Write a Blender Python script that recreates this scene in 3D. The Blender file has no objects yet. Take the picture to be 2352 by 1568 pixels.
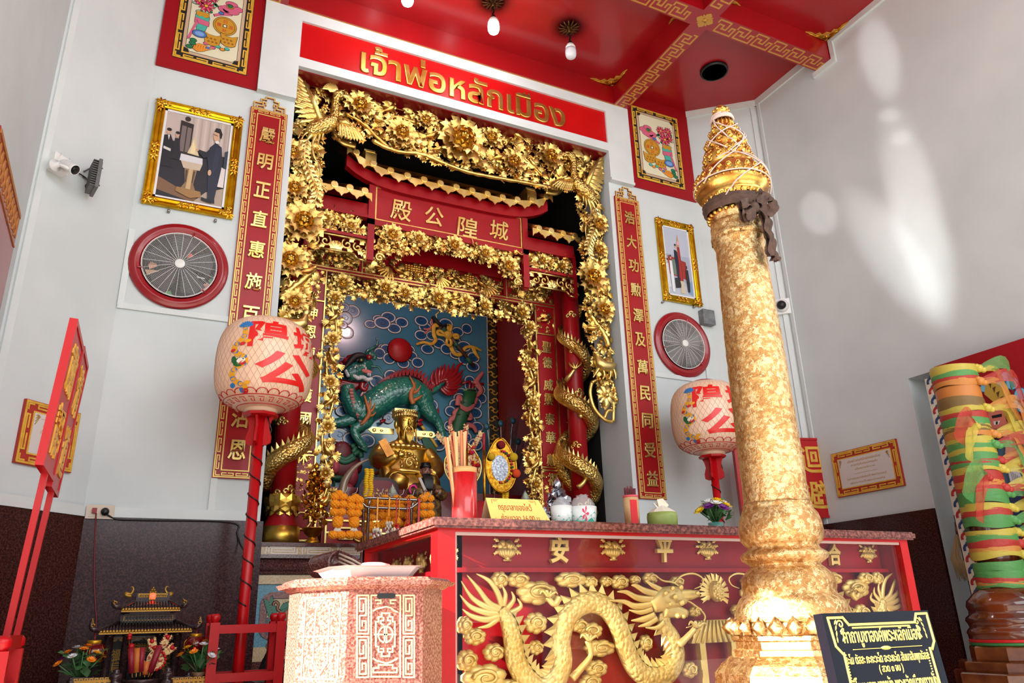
import bpy,bmesh,math,random
from mathutils import Vector,Matrix,noise
SC=bpy.context.scene
COL=SC.collection
PI=math.pi
rnd=random.Random(7)
# --- camera
FPX,YAW,PITCH,ROLL=1761.377,0.4642672,0.3474365,-0.0285823
CAM=Vector((-2.5578,-6.0,1.0))
_F=Vector((math.sin(YAW)*math.cos(PITCH),math.cos(YAW)*math.cos(PITCH),math.sin(PITCH)))
_r=Vector((math.cos(YAW),-math.sin(YAW),0))
_u=_r.cross(_F)
_R=_r*math.cos(ROLL)+_u*math.sin(ROLL)
_U=-_r*math.sin(ROLL)+_u*math.cos(ROLL)
cd=bpy.data.cameras.new('camera')
cd.sensor_width=36.0
cd.lens=FPX*36.0/2352
cd.clip_start=0.05
cam=bpy.data.objects.new('camera',cd)
COL.objects.link(cam)
cam.matrix_world=Matrix(((_R.x,_U.x,-_F.x,CAM.x),(_R.y,_U.y,-_F.y,CAM.y),(_R.z,_U.z,-_F.z,CAM.z),(0,0,0,1)))
SC.camera=cam
# --- view, world, daylight
SC.view_settings.view_transform='Standard'
SC.view_settings.look='None'
SC.view_settings.exposure=0.0
SC.view_settings.gamma=1.0
SC.view_settings.use_curve_mapping=False
cy=SC.cycles
cy.max_bounces=7
cy.diffuse_bounces=4
cy.glossy_bounces=3
cy.transmission_bounces=4
cy.transparent_max_bounces=6
cy.caustics_reflective=False
cy.caustics_refractive=False
cy.sample_clamp_indirect=4.0
world=bpy.data.worlds.new('sky')
SC.world=world
world.use_nodes=True
bg=world.node_tree.nodes['Background']
bg.inputs[0].default_value=(0.80,0.90,1.0,1)
bg.inputs[1].default_value=0.62
def light(name,kind,loc,target,energy,color=(1,1,1),**kw):
 d=bpy.data.lights.new(name,kind)
 d.energy=energy
 d.color=color
 for k,v in kw.items():
  setattr(d,k,v)
 o=bpy.data.objects.new(name,d)
 COL.objects.link(o)
 o.location=loc
 o.rotation_euler=(Vector(target)-Vector(loc)).to_track_quat('-Z','Y').to_euler()
 return o
light('open_front_daylight','AREA',(0.2,-16.0,7.2),(0.2,0,2.6),1500,(0.93,0.97,1.0),shape='RECTANGLE',size=15,size_y=8)
light('open_side_daylight','AREA',(-6.5,-6.5,3.0),(0.5,-1.5,2.5),90,(1.0,0.97,0.93),shape='RECTANGLE',size=4,size_y=3.5)
light('open_right_daylight','AREA',(5.6,-5.5,3.0),(-0.5,-4.0,2.0),110,(1.0,0.98,0.95),shape='RECTANGLE',size=1.5,size_y=3.6)
GLINTS=[((-2.0,-9.0,0.6),(3.498,-2.139,6.079),2600,0.098,0.8,0.3,-0.001),((-2.0,-9.0,0.6),(3.498,-2.142,4.349),2600,0.251,0.9,0.16,0.009),((-2.0,-9.0,0.6),(3.498,-1.84,4.061),2400,0.174,0.9,0.26,0.256),((-2.0,-9.0,0.6),(3.498,-2.087,3.967),1400,0.15,1.0,0.34,0.081),((-2.0,-9.0,0.6),(3.498,-1.118,4.885),2200,0.052,0.6,0.55,0.073),((-2.0,-9.0,0.6),(3.498,-2.1,5.434),1600,0.011,0.7,0.9,0.205),((-2.0,-9.0,0.6),(3.498,-2.161,5.138),1600,0.013,0.7,0.9,0.14)]
SUN_TO=Vector((-0.95,-0.13,0.42)).normalized()
sun=light('sun','SUN',(-8,-8,8),(-8-SUN_TO.x,-8-SUN_TO.y,8-SUN_TO.z),36.0,(1.0,0.95,0.86),angle=0.012)
# sunlight thrown back up on the right wall by the shiny ground outside
def glint(loc,target,energy,size,blend,sx,roll):
 o=light('glint','SPOT',loc,target,energy,(1.0,0.98,0.94),spot_size=size,spot_blend=blend,shadow_soft_size=0.03)
 o.rotation_euler=((Vector(target)-Vector(loc)).to_track_quat('-Z','Y')@Matrix.Rotation(roll,3,'Z').to_quaternion()).to_euler()
 o.scale=(sx,1,1)
for a in GLINTS:glint(*a)
# --- where a pixel of the photograph lies on a surface
def hit(px,py,n,d):
 r=_F+_R*((px-1176)/FPX)-_U*((py-784)/FPX)
 n=Vector(n)
 return CAM+r*((d-n.dot(CAM))/n.dot(r))
def Yp(px,py,y=0.0):return hit(px,py,(0,1,0),y)
def Xp(px,py,x):return hit(px,py,(1,0,0),x)
def Zp(px,py,z):return hit(px,py,(0,0,1),z)
# --- materials
def lin(c):
 c=c/255.0
 return c/12.92 if c<=0.04045 else((c+0.055)/1.055)**2.4
def rgb(r,g,b):return(lin(r),lin(g),lin(b),1)
MATS={}
def mat(name,col,rough=0.5,metal=0.0,col2=None,nscale=8.0,nmix=(0.35,0.65),bump=0.0,bscale=60.0,spec=0.5,coat=0.0,emit=0.0,alpha=1.0,kind='noise',trans=0.0,sub=0.0,bdist=0.01,bkind='noise'):
 m=bpy.data.materials.new(name)
 m.use_nodes=True
 nt=m.node_tree
 b=nt.nodes['Principled BSDF']
 c=rgb(*col)
 b.inputs['Base Color'].default_value=c
 b.inputs['Roughness'].default_value=rough
 b.inputs['Metallic'].default_value=metal
 b.inputs['Specular IOR Level'].default_value=spec
 b.inputs['Coat Weight'].default_value=coat
 b.inputs['Coat Roughness'].default_value=0.08
 b.inputs['Alpha'].default_value=alpha
 b.inputs['Transmission Weight'].default_value=trans
 if sub:
  b.inputs['Subsurface Weight'].default_value=sub
  b.inputs['Subsurface Scale'].default_value=0.03
 if emit:
  b.inputs['Emission Color'].default_value=c
  b.inputs['Emission Strength'].default_value=emit
 tc=nt.nodes.new('ShaderNodeTexCoord')
 if col2:
  if kind=='voronoi':
   t=nt.nodes.new('ShaderNodeTexVoronoi')
   out=t.outputs['Color']
   sp=nt.nodes.new('ShaderNodeSeparateColor')
   nt.links.new(out,sp.inputs[0])
   out=sp.outputs[0]
  else:
   t=nt.nodes.new('ShaderNodeTexNoise')
   t.inputs['Detail'].default_value=4
   out=t.outputs[0]
  t.inputs['Scale'].default_value=nscale
  nt.links.new(tc.outputs['Object'],t.inputs['Vector'])
  r=nt.nodes.new('ShaderNodeValToRGB')
  r.color_ramp.elements[0].position=nmix[0]
  r.color_ramp.elements[1].position=nmix[1]
  r.color_ramp.elements[0].color=c
  r.color_ramp.elements[1].color=rgb(*col2)
  nt.links.new(out,r.inputs[0])
  nt.links.new(r.outputs[0],b.inputs['Base Color'])
 if bump:
  t=nt.nodes.new('ShaderNodeTexNoise' if bkind=='noise' else 'ShaderNodeTexVoronoi')
  t.inputs['Scale'].default_value=bscale
  if bkind=='noise':t.inputs['Detail'].default_value=3
  nt.links.new(tc.outputs['Object'],t.inputs['Vector'])
  bp=nt.nodes.new('ShaderNodeBump')
  bp.inputs['Strength'].default_value=bump
  bp.inputs['Distance'].default_value=bdist
  bp.invert=bkind!='noise'
  nt.links.new(t.outputs[0],bp.inputs['Height'])
  nt.links.new(bp.outputs[0],b.inputs['Normal'])
 MATS[name]=m
 return m
mat('white_plaster',(198,206,207),0.62,col2=(208,215,216),nscale=1.6,bump=0.05,bscale=30)
mat('white_paint',(206,213,213),0.5,col2=(214,220,220),nscale=3)
mat('dado_granite',(44,20,18),0.2,col2=(92,52,44),nscale=90,nmix=(0.42,0.78),spec=0.25)
mat('dado_granite_purple',(46,24,27),0.16,col2=(92,58,58),nscale=90,nmix=(0.42,0.78),spec=0.28)
mat('red_granite',(122,58,48),0.14,col2=(196,138,122),nscale=150,nmix=(0.40,0.72))
mat('dark_granite',(70,40,40),0.12,col2=(140,90,84),nscale=110,nmix=(0.42,0.75))
mat('red_granite_dark',(84,44,40),0.14,col2=(150,92,80),nscale=70,nmix=(0.4,0.72))
mat('grey_granite',(104,92,92),0.15,col2=(150,134,130),nscale=90)
mat('black_granite',(16,17,24),0.08,spec=0.6)
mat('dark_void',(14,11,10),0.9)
mat('floor_tile',(196,186,176),0.2,col2=(208,200,190),nscale=3)
mat('ceiling_red',(146,6,15),0.3,col2=(156,8,18),nscale=2,coat=0.25)
mat('beam_red',(150,24,34),0.32,coat=0.2)
mat('banner_red',(192,10,12),0.38,col2=(180,8,10),nscale=2,coat=0.08,spec=0.3)
mat('lacquer_red',(158,6,18),0.4,col2=(146,5,15),nscale=4,coat=0.08,spec=0.35,bump=0.03,bscale=40)
mat('deep_red',(128,6,14),0.35,coat=0.2)
mat('pole_red',(176,5,14),0.36,coat=0.08,spec=0.35)
mat('cabinet_red',(184,8,12),0.34,col2=(172,7,10),nscale=6,coat=0.12,spec=0.35)
mat('fan_red',(146,10,22),0.34,coat=0.35,bump=0.06,bscale=30)
mat('art_red',(150,8,20),0.5,spec=0.3)
mat('gold',(234,202,120),0.36,1.0,col2=(206,154,70),nscale=14,nmix=(0.42,0.78),bump=0.25,bscale=90,bdist=0.004)
mat('gold_scale',(236,206,126),0.34,1.0,col2=(212,166,82),nscale=10,bump=0.9,bscale=46,bdist=0.012,bkind='scales')
mat('gold_orange',(222,160,84),0.36,1.0,col2=(236,190,96),nscale=10,bump=0.25,bscale=90,bdist=0.004)
mat('gold_amber',(216,170,62),0.3,1.0,col2=(190,120,16),nscale=30,bump=0.2,bscale=80,bdist=0.004)
mat('gold_dull',(150,96,48),0.4,1.0,col2=(190,130,64),nscale=12,bump=0.3,bscale=90,bdist=0.004)
mat('gold_pale',(240,218,144),0.36,1.0,col2=(222,184,96),nscale=10,bump=0.12,bscale=40,bdist=0.004)
mat('gold_smooth',(236,204,116),0.36,1.0,col2=(214,168,66),nscale=8,bump=0.08,bscale=30,bdist=0.005)
mat('relief_gold',(238,208,130),0.42,0.55,col2=(226,188,104),nscale=10,bump=0.1,bscale=40,bdist=0.004)
mat('relief_scale',(238,208,130),0.42,0.55,col2=(224,184,100),nscale=10,bump=0.7,bscale=60,bdist=0.008,bkind='scales')
mat('gold_frame',(214,176,30),0.26,1.0,col2=(190,140,20),nscale=14)
mat('gold_paint',(222,176,66),0.4,col2=(204,152,48),nscale=20)
mat('fret_gold',(226,196,108),0.4,0.35)
mat('ceiling_gold',(186,136,54),0.42)
mat('black',(14,13,13),0.4)
mat('ink',(24,18,16),0.6)
mat('steel',(150,146,142),0.25,1.0)
mat('white_plastic',(228,228,226),0.35)
mat('grey_plastic',(92,92,92),0.5)
mat('grey_box',(120,122,124),0.5,col2=(96,98,102),nscale=20)
mat('glass',(255,255,255),0.02,alpha=0.10,spec=0.5)
# --- mesh builder
class MB:
 def __init__(s,M=None):
  s.v=[];s.f=[];s.mi=[];s.sm=[];s.mats=[];s.cur=0;s.M=M
 def use(s,name):
  if name not in s.mats:s.mats.append(name)
  s.cur=s.mats.index(name)
  return s
 def add(s,vs,fs,smooth=False,M=None):
  n=len(s.v)
  A=s.M
  if M is not None:A=M if A is None else A@M
  if A is not None:vs=[A@Vector(p)for p in vs]
  s.v.extend(tuple(p)for p in vs)
  for f in fs:
   s.f.append([i+n for i in f]);s.mi.append(s.cur);s.sm.append(smooth)
  return s
 def box(s,lo,hi,M=None):
  (a,b,c),(d,e,g)=lo,hi
  s.add([(a,b,c),(d,b,c),(d,e,c),(a,e,c),(a,b,g),(d,b,g),(d,e,g),(a,e,g)],
  [(3,2,1,0),(4,5,6,7),(0,1,5,4),(1,2,6,5),(2,3,7,6),(3,0,4,7)],False,M)
  return s
 def cbox(s,c,d,M=None):
  return s.box([c[i]-d[i]/2 for i in range(3)],[c[i]+d[i]/2 for i in range(3)],M)
 def prism(s,poly,w0,w1,M=None,bev=0.0):
 # polygon in (u, v), thickness from w0 to w1 (front)
  n=len(poly)
  ar=sum(poly[i][0]*poly[(i+1)%n][1]-poly[(i+1)%n][0]*poly[i][1]for i in range(n))
  if ar<0:poly=poly[::-1]
  vs=[(p[0],p[1],w0)for p in poly]
  fs=[tuple(range(n-1,-1,-1))]
  if bev>0:
   ins=inset(poly,bev)
   vs+=[(p[0],p[1],w1-bev)for p in poly]+[(p[0],p[1],w1)for p in ins]
   for i in range(n):
    j=(i+1)%n
    fs+=[(i,j,n+j,n+i),(n+i,n+j,2*n+j,2*n+i)]
   fs.append(tuple(range(2*n,3*n)))
  else:
   vs+=[(p[0],p[1],w1)for p in poly]
   for i in range(n):
    j=(i+1)%n
    fs.append((i,j,n+j,n+i))
   fs.append(tuple(range(n,2*n)))
  return s.add(vs,fs,False,M)
 def flat(s,poly,w,M=None):
  n=len(poly)
  ar=sum(poly[i][0]*poly[(i+1)%n][1]-poly[(i+1)%n][0]*poly[i][1]for i in range(n))
  if ar<0:poly=poly[::-1]
  return s.add([(p[0],p[1],w)for p in poly],[tuple(range(n))],False,M)
 def ell(s,c,r,seg=10,rings=6,M=None):
  if not hasattr(r,'__len__'):r=(r,r,r)
  vs=[(c[0],c[1],c[2]+r[2])]
  for i in range(1,rings):
   t=PI*i/rings
   for j in range(seg):
    a=2*PI*j/seg
    vs.append((c[0]+r[0]*math.sin(t)*math.cos(a),c[1]+r[1]*math.sin(t)*math.sin(a),c[2]+r[2]*math.cos(t)))
  vs.append((c[0],c[1],c[2]-r[2]))
  fs=[(0,1+j,1+(j+1)%seg)for j in range(seg)]
  for i in range(rings-2):
   a=1+i*seg
   for j in range(seg):
    k=(j+1)%seg
    fs.append((a+j,a+seg+j,a+seg+k,a+k))
  a=1+(rings-2)*seg;e=len(vs)-1
  fs+=[(a+j,e,a+(j+1)%seg)for j in range(seg)]
  return s.add(vs,fs,True,M)
 def lathe(s,prof,seg=24,M=None,smooth=True,jit=0.0,flute=None):
 # profile (r, z) about the z axis
  vs=[];fs=[]
  for i,(r,z)in enumerate(prof):
   for j in range(seg):
    a=2*PI*j/seg
    rr=r*(flute(a,i)if flute else 1)
    if jit:rr+=rnd.uniform(-jit,jit)
    vs.append((rr*math.cos(a),rr*math.sin(a),z+(rnd.uniform(-jit,jit)if jit else 0)))
  for i in range(len(prof)-1):
   for j in range(seg):
    k=(j+1)%seg
    fs.append((i*seg+j,i*seg+k,(i+1)*seg+k,(i+1)*seg+j))
  if prof[0][0]>1e-4:fs.append(tuple(range(seg-1,-1,-1)))
  if prof[-1][0]>1e-4:fs.append(tuple((len(prof)-1)*seg+j for j in range(seg)))
  return s.add(vs,fs,smooth,M)
 def tube(s,path,rad,seg=8,M=None,flat=1.0,scale=0.0,smooth=True,up=None):
 # swept tube; flat squashes along the frame's second axis; scale gives overlapping scales
  P=[Vector(p)for p in path];n=len(P)
  R=rad if hasattr(rad,'__len__')else[rad]*n
  vs=[];fs=[]
  nrm=None
  for i in range(n):
   t=(P[min(i+1,n-1)]-P[max(i-1,0)])
   t=t.normalized()if t.length>1e-9 else Vector((0,0,1))
   if up is not None:
    b=Vector(up)-t*t.dot(Vector(up));b=b.normalized()if b.length>1e-6 else Vector((1,0,0))
    a=b.cross(t)
   else:
    if nrm is None:
     ref=Vector((0,0,1))if abs(t.z)<0.9 else Vector((1,0,0))
     nrm=t.cross(ref).normalized()
    nrm=nrm-t*t.dot(nrm)
    nrm=nrm.normalized()if nrm.length>1e-6 else t.orthogonal().normalized()
    a=nrm;b=t.cross(a)
   for j in range(seg):
    an=2*PI*j/seg
    k=R[i]
    if scale:k*=1+scale*(((i+1.5*(j%2))%3)/2.0-0.5)
    vs.append(tuple(P[i]+a*(k*math.cos(an))+b*(k*flat*math.sin(an))))
  for i in range(n-1):
   for j in range(seg):
    k=(j+1)%seg
    fs.append((i*seg+j,i*seg+k,(i+1)*seg+k,(i+1)*seg+j))
  fs.append(tuple(range(seg-1,-1,-1)));fs.append(tuple((n-1)*seg+j for j in range(seg)))
  return s.add(vs,fs,smooth,M)
 def bar(s,a,b,w,d,up=(0,0,1)):
  a=Vector(a);b=Vector(b);t=(b-a).normalized()
  x=t.cross(Vector(up))
  x=x.normalized()if x.length>1e-6 else Vector((1,0,0))
  y=x.cross(t)
  vs=[p+x*(w/2*i)+y*(d/2*j)for p in(a,b)for i,j in((-1,-1),(1,-1),(1,1),(-1,1))]
  return s.add(vs,[(0,1,2,3),(7,6,5,4),(0,4,5,1),(1,5,6,2),(2,6,7,3),(3,7,4,0)])
 def build(s,name,material=None,parent=None,kind=None,label=None):
  me=bpy.data.meshes.new(name)
  me.from_pydata(s.v,[],s.f)
  names=s.mats if s.mats else[material]
  for nm in names:me.materials.append(MATS[nm])
  me.polygons.foreach_set('material_index',s.mi if s.mats else[0]*len(s.f))
  me.polygons.foreach_set('use_smooth',s.sm)
  me.update()
  o=bpy.data.objects.new(name,me)
  COL.objects.link(o)
  if parent is not None:adopt(o,parent)
  if kind:o['kind']=kind
  if label:o['label']=label
  return o
def inset(poly,d):
 n=len(poly);out=[]
 for i in range(n):
  a,b,c=Vector(poly[i-1][:2]),Vector(poly[i][:2]),Vector(poly[(i+1)%n][:2])
  e1=(b-a);e2=(c-b)
  if e1.length<1e-9 or e2.length<1e-9:out.append(tuple(b));continue
  e1.normalize();e2.normalize()
  n1=Vector((-e1.y,e1.x));n2=Vector((-e2.y,e2.x))
  m=n1+n2
  if m.length<0.3:out.append(tuple(b+n1*d));continue
  m.normalize()
  out.append(tuple(b+m*(d/max(0.45,m.dot(n1)))))
 return out
def world_of(o):
 M=Matrix.Identity(4)
 while o is not None:
  M=o.matrix_parent_inverse@o.matrix_basis@M if o.parent is not None else o.matrix_basis@M
  o=o.parent
 return M
def adopt(o,parent):
 o.parent=parent
 o.matrix_parent_inverse=world_of(parent).inverted()
def thing(name,label,cat,loc=(0,0,0),group=None):
 o=bpy.data.objects.new(name,None)
 COL.objects.link(o)
 o.empty_display_size=0.1
 o.location=loc
 o['label']=label;o['category']=cat;o['kind']='thing'
 if group:o['group']=group
 return o
def tag(o,label,cat,group=None):
 o['label']=label;o['category']=cat;o['kind']='thing'
 if group:o['group']=group
 return o
def struct(mb,name,material=None,parent=None):
 return mb.build(name,material,parent,kind='structure')
def inst(me,name,parent,M,material=None):
 o=bpy.data.objects.new(name,me)
 COL.objects.link(o)
 if parent is not None:adopt(o,parent)
 o.matrix_basis=M
 if material:
  o.material_slots[0].link='OBJECT'
  o.material_slots[0].material=MATS[material]
 return o
def dup(root,M,label=None,group=None):
# a copy of a thing with copies of its parts and sub-parts, moved by the world matrix M
 r=root.copy();COL.objects.link(r)
 r.matrix_basis=M@root.matrix_basis
 if label:r['label']=label
 if group:r['group']=group
 for ch in list(root.children):
  c=ch.copy();COL.objects.link(c);c.parent=r
  for g in list(ch.children):
   d=g.copy();COL.objects.link(d);d.parent=c
 return r
def PLY(y):
# relief frame on a plane that faces the room: (u right, v up, w towards the room)
 return Matrix(((1,0,0,0),(0,0,-1,y),(0,1,0,0),(0,0,0,1)))
def frame(o,u,v):
 u=Vector(u).normalized();v=Vector(v).normalized();w=u.cross(v)
 return Matrix(((u.x,v.x,w.x,o[0]),(u.y,v.y,w.y,o[1]),(u.z,v.z,w.z,o[2]),(0,0,0,1)))
def T(x,y,z=0):return Matrix.Translation((x,y,z))
def RZ(a):return Matrix.Rotation(a,4,'Z')
def SCL(a,b=None,c=None):
 b=a if b is None else b;c=a if c is None else c
 return Matrix.Diagonal((a,b,c,1))
def spline(pts,n=6,closed=False):
# Catmull-Rom through points of any dimension
 P=[Vector(p)for p in pts];out=[]
 m=len(P)
 rng=range(m)if closed else range(m-1)
 for i in rng:
  if closed:a,b,c,d=P[i-1],P[i],P[(i+1)%m],P[(i+2)%m]
  else:a,b,c,d=P[max(i-1,0)],P[i],P[i+1],P[min(i+2,m-1)]
  for k in range(n):
   t=k/n
   out.append(0.5*((2*b)+(c-a)*t+(2*a-5*b+4*c-d)*t*t+(3*b-a-3*c+d)*t**3))
 if not closed:out.append(P[-1])
 return out
def ellipse(cx,cy,rx,ry,n=20,rot=0.0):
 c,s_=math.cos(rot),math.sin(rot)
 return[(cx+rx*math.cos(2*PI*i/n)*c-ry*math.sin(2*PI*i/n)*s_,cy+rx*math.cos(2*PI*i/n)*s_+ry*math.sin(2*PI*i/n)*c)for i in range(n)]
def text_mesh(body,size,depth,offset=0.0,bevel=0.0,res=3):
# lettering as verts/faces, centred on its bounding box; returns verts, faces, w, h
 c=bpy.data.curves.new('lettering','FONT')
 c.body=body;c.size=size;c.extrude=depth/2;c.offset=offset
 c.resolution_u=res
 if bevel:c.bevel_depth=bevel;c.bevel_resolution=1
 c.align_x='CENTER'
 o=bpy.data.objects.new('lettering',c)
 COL.objects.link(o)
 dg=bpy.context.evaluated_depsgraph_get()
 me=bpy.data.meshes.new_from_object(o.evaluated_get(dg))
 vs=[tuple(v.co)for v in me.vertices];fs=[tuple(p.vertices)for p in me.polygons]
 bpy.data.objects.remove(o);bpy.data.curves.remove(c);bpy.data.meshes.remove(me)
 if not vs:return[],[],0,0
 x0=min(v[0]for v in vs);x1=max(v[0]for v in vs);y0=min(v[1]for v in vs);y1=max(v[1]for v in vs)
 vs=[(v[0]-(x0+x1)/2,v[1]-(y0+y1)/2,v[2])for v in vs]
 return vs,fs,x1-x0,y1-y0
def glyph(mb,body,size,M,depth=0.02,offset=None,bevel=None,fit=None,shear=0.0):
# fit = (w, h) stretches the lettering to that size
 if offset is None:offset=size*0.018
 if bevel is None:bevel=min(size*0.02,depth*0.6)
 vs,fs,w,h=text_mesh(body,size,depth,offset,bevel)
 if not vs:return
 sx=sy=1.0
 if fit:
  if fit[0]:sx=fit[0]/w
  if fit[1]:sy=fit[1]/h
  if not fit[0]:sx=sy
  if not fit[1]:sy=sx
 mb.add([((x+y*shear)*sx,y*sy,z)for x,y,z in vs],fs,False,M)
 # key-fret strips: bars of width t laid along polylines of a unit grid
def fret_bars(mb,lines,t,w0,w1,M=None):
 k=0
 for ln in lines:
  for(a,b),(c,d)in zip(ln,ln[1:]):
   k+=1
   x0,x1=min(a,c)-t/2,max(a,c)+t/2
   y0,y1=min(b,d)-t/2,max(b,d)+t/2
   mb.box((x0,y0,w0),(x1,y1,w1+0.00012*(k%4)),M)
def fret_border(mb,w,h,bw,t,w0,w1,M=None,pitch=None):
# rectangular border: outer and inner line and interlocking hooks in between
 for k in(0,bw):
  a,b=w/2-k-t/2,h/2-k-t/2
  fret_bars(mb,[[(-a,-b),(a,-b),(a,b),(-a,b),(-a,-b)]],t,w0,w1,M)
 g=bw/3.0
 for side in range(4):
  L=(w if side%2==0 else h)-2*bw
  n=max(1,round(L/(pitch or bw*2.6)))
  p=L/n
  R_=RZ(side*PI/2)
  off=(h if side%2==0 else w)/2
  A=R_@T(0,-off,0)
  if M is not None:A=M@A
  for i in range(n):
   x0=-L/2+i*p;x1=x0+p
   e=p*0.10
   fret_bars(mb,[[(x0+e,g),(x1-e,g),(x1-e,2*g),(x0+p*0.55,2*g)],
   [(x0+e,g),(x0+e,2*g),(x0+p*0.40,2*g)]],t*0.8,w0,w1,A)
  fret_bars(mb,[[(-L/2-bw+1.2*g,g),(-L/2-g*0.3,g)],[(L/2+bw-1.2*g,g),(L/2+g*0.3,g)]],t*0.8,w0,w1,A)
def strip_cloth(mb,path,w0,w1,wave=0.012):
# rippled cloth ribbon along a path
 P_=spline(path,6);n=len(P_);vs=[];m=5
 for i,p in enumerate(P_):
  t_=i/(n-1);d=(P_[min(i+1,n-1)]-P_[max(i-1,0)]).normalized();s=d.cross(Vector((0.3,-1,0.1))).normalized();o=d.cross(s)
  wd=w0+(w1-w0)*t_
  for j in range(m):
   k=(j/(m-1)-0.5)*2;vs.append(p+s*wd*k+o*wave*math.sin(j*1.9+i*0.8))
 fs=[(i*m+j,i*m+j+1,(i+1)*m+j+1,(i+1)*m+j)for i in range(n-1)for j in range(m-1)]
 mb.add(vs,fs,True)
 # --- the room
OX,OZ,ZC,ZB,ZD=1.676,5.81,6.70,6.448,1.728
XL,XR,FL,FR=-3.42,3.498,-2.832,2.87
YL,YR=-0.588,-0.524
def wall_slab(name,a,b,z0,z1,th,m):
# upright slab whose room face runs from a to b (thickness behind)
 a=Vector((a[0],a[1],0));b=Vector((b[0],b[1],0))
 d=(b-a).normalized();nrm=Vector((-d.y,d.x,0))*th
 mb=MB()
 q=[a,b,b+nrm,a+nrm]
 mb.add([(p.x,p.y,z)for z in(z0,z1)for p in q],[(3,2,1,0),(4,5,6,7),(0,1,5,4),(1,2,6,5),(2,3,7,6),(3,0,4,7)])
 return struct(mb,name,m)
mb=MB();mb.box((-12,-16,-0.12),(12,2.8,0));struct(mb,'floor','floor_tile')
# front wall around the altar opening; its reveals run back to the rear of the niche
mb=MB()
mb.box((FL-0.1,0,0),(-OX,0.5,7.0));mb.box((OX,0,0),(FR+0.1,0.5,7.0));mb.box((-OX,0,OZ),(OX,0.5,7.0))
struct(mb,'wall_front','white_plaster')
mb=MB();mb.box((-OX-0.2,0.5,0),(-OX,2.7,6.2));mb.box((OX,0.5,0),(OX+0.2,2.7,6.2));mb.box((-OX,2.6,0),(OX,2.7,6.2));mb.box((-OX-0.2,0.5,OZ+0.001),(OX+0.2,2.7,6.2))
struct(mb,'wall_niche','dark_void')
mb=MB();mb.box((-OX,0.0,OZ-0.012),(OX,0.6,OZ));struct(mb,'trim_soffit','deep_red')
wall_slab('wall_front_left',(XL,YL),(FL,0),0,7.0,0.3,'white_plaster')
wall_slab('wall_front_right',(FR,0),(XR,YR),0,7.0,0.3,'white_plaster')
wall_slab('wall_left',(XL,-3.2),(XL,YL),0,7.0,0.3,'white_plaster')
wall_slab('unseen_sun_lintel',(XL,-9.0),(XL,-3.2),2.45,7.0,0.3,'white_plaster')  # added out of view; its lower edge cuts off the sun over the cabinet
# right wall with a door recess
DY0,DY1,DZ=-1.72,-4.6,2.91
wall_slab('wall_right',(XR,YR),(XR,DY0),0,7.0,0.3,'white_plaster')
wall_slab('wall_right_lintel',(XR,DY0),(XR,DY1),DZ,7.0,0.3,'white_plaster')
wall_slab('wall_right_front',(XR,DY1),(XR,-4.75),0,7.0,0.3,'white_plaster')
wall_slab('wall_right_front_lintel',(XR,-4.75),(XR,-9.0),5.2,7.0,0.3,'white_plaster')
mb=MB();mb.box((XR+0.22,DY1,ZD),(XR+0.34,DY0,DZ));struct(mb,'wall_door_recess','white_plaster')
mb=MB();mb.box((XR+0.215,DY1,0),(XR+0.34,DY0,ZD));struct(mb,'wall_door_recess_dado','dado_granite')
# raised upper blockwork of the front wall: white surround of the name board, with a stepped lower edge
WX0,WX1,LEDGE=-2.012,1.982,5.469
BX0,BX1,BZ0,BZ1=-1.906,1.868,5.909,6.325
mb=MB()
P0=PLY(0)
mb.box((WX0,-0.05,LEDGE),(-OX,0,6.445));mb.box((OX,-0.05,LEDGE),(WX1,0,6.445))
mb.box((-OX,-0.05,OZ),(OX,0,BZ0));mb.box((-OX,-0.05,BZ1),(OX,0,6.445))
mb.box((-OX,-0.05,BZ0),(BX0,0,BZ1))if BX0>-OX else None
mb.box((WX0,-0.065,LEDGE-0.03),(-OX,0,LEDGE));mb.box((OX,-0.065,LEDGE-0.03),(WX1,0,LEDGE))
struct(mb,'trim_1','white_paint')
# dado of polished granite
def dado(name,a,b,z1,m,t=0.03):
 a=Vector((a[0],a[1],0));b=Vector((b[0],b[1],0));d=(b-a).normalized();nr=Vector((d.y,-d.x,0))*t
 mb=MB();q=[a+nr,b+nr,b,a]
 mb.add([(p.x,p.y,z)for z in(0.001,z1)for p in q],[(3,2,1,0),(4,5,6,7),(0,1,5,4),(1,2,6,5),(2,3,7,6),(3,0,4,7)])
 return struct(mb,name,m)
dado('baseboard_front_left',(XL,YL),(FL,0),ZD,'dado_granite')
dado('baseboard_front',(FL,0),(-OX+0.02,0),ZD,'dado_granite_purple')
dado('baseboard_front_2',(OX,0),(FR,0),ZD,'dado_granite')
dado('baseboard_front_right',(FR,0),(XR,YR),ZD+0.02,'dado_granite')
dado('baseboard_left',(XL,-3.2),(XL,YL),ZD,'dado_granite')
dado('baseboard_right',(XR,YR),(XR,DY0),ZD+0.05,'dado_granite')
dado('baseboard_right_2',(XR,DY1),(XR,-4.75),ZD+0.05,'dado_granite')
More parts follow.
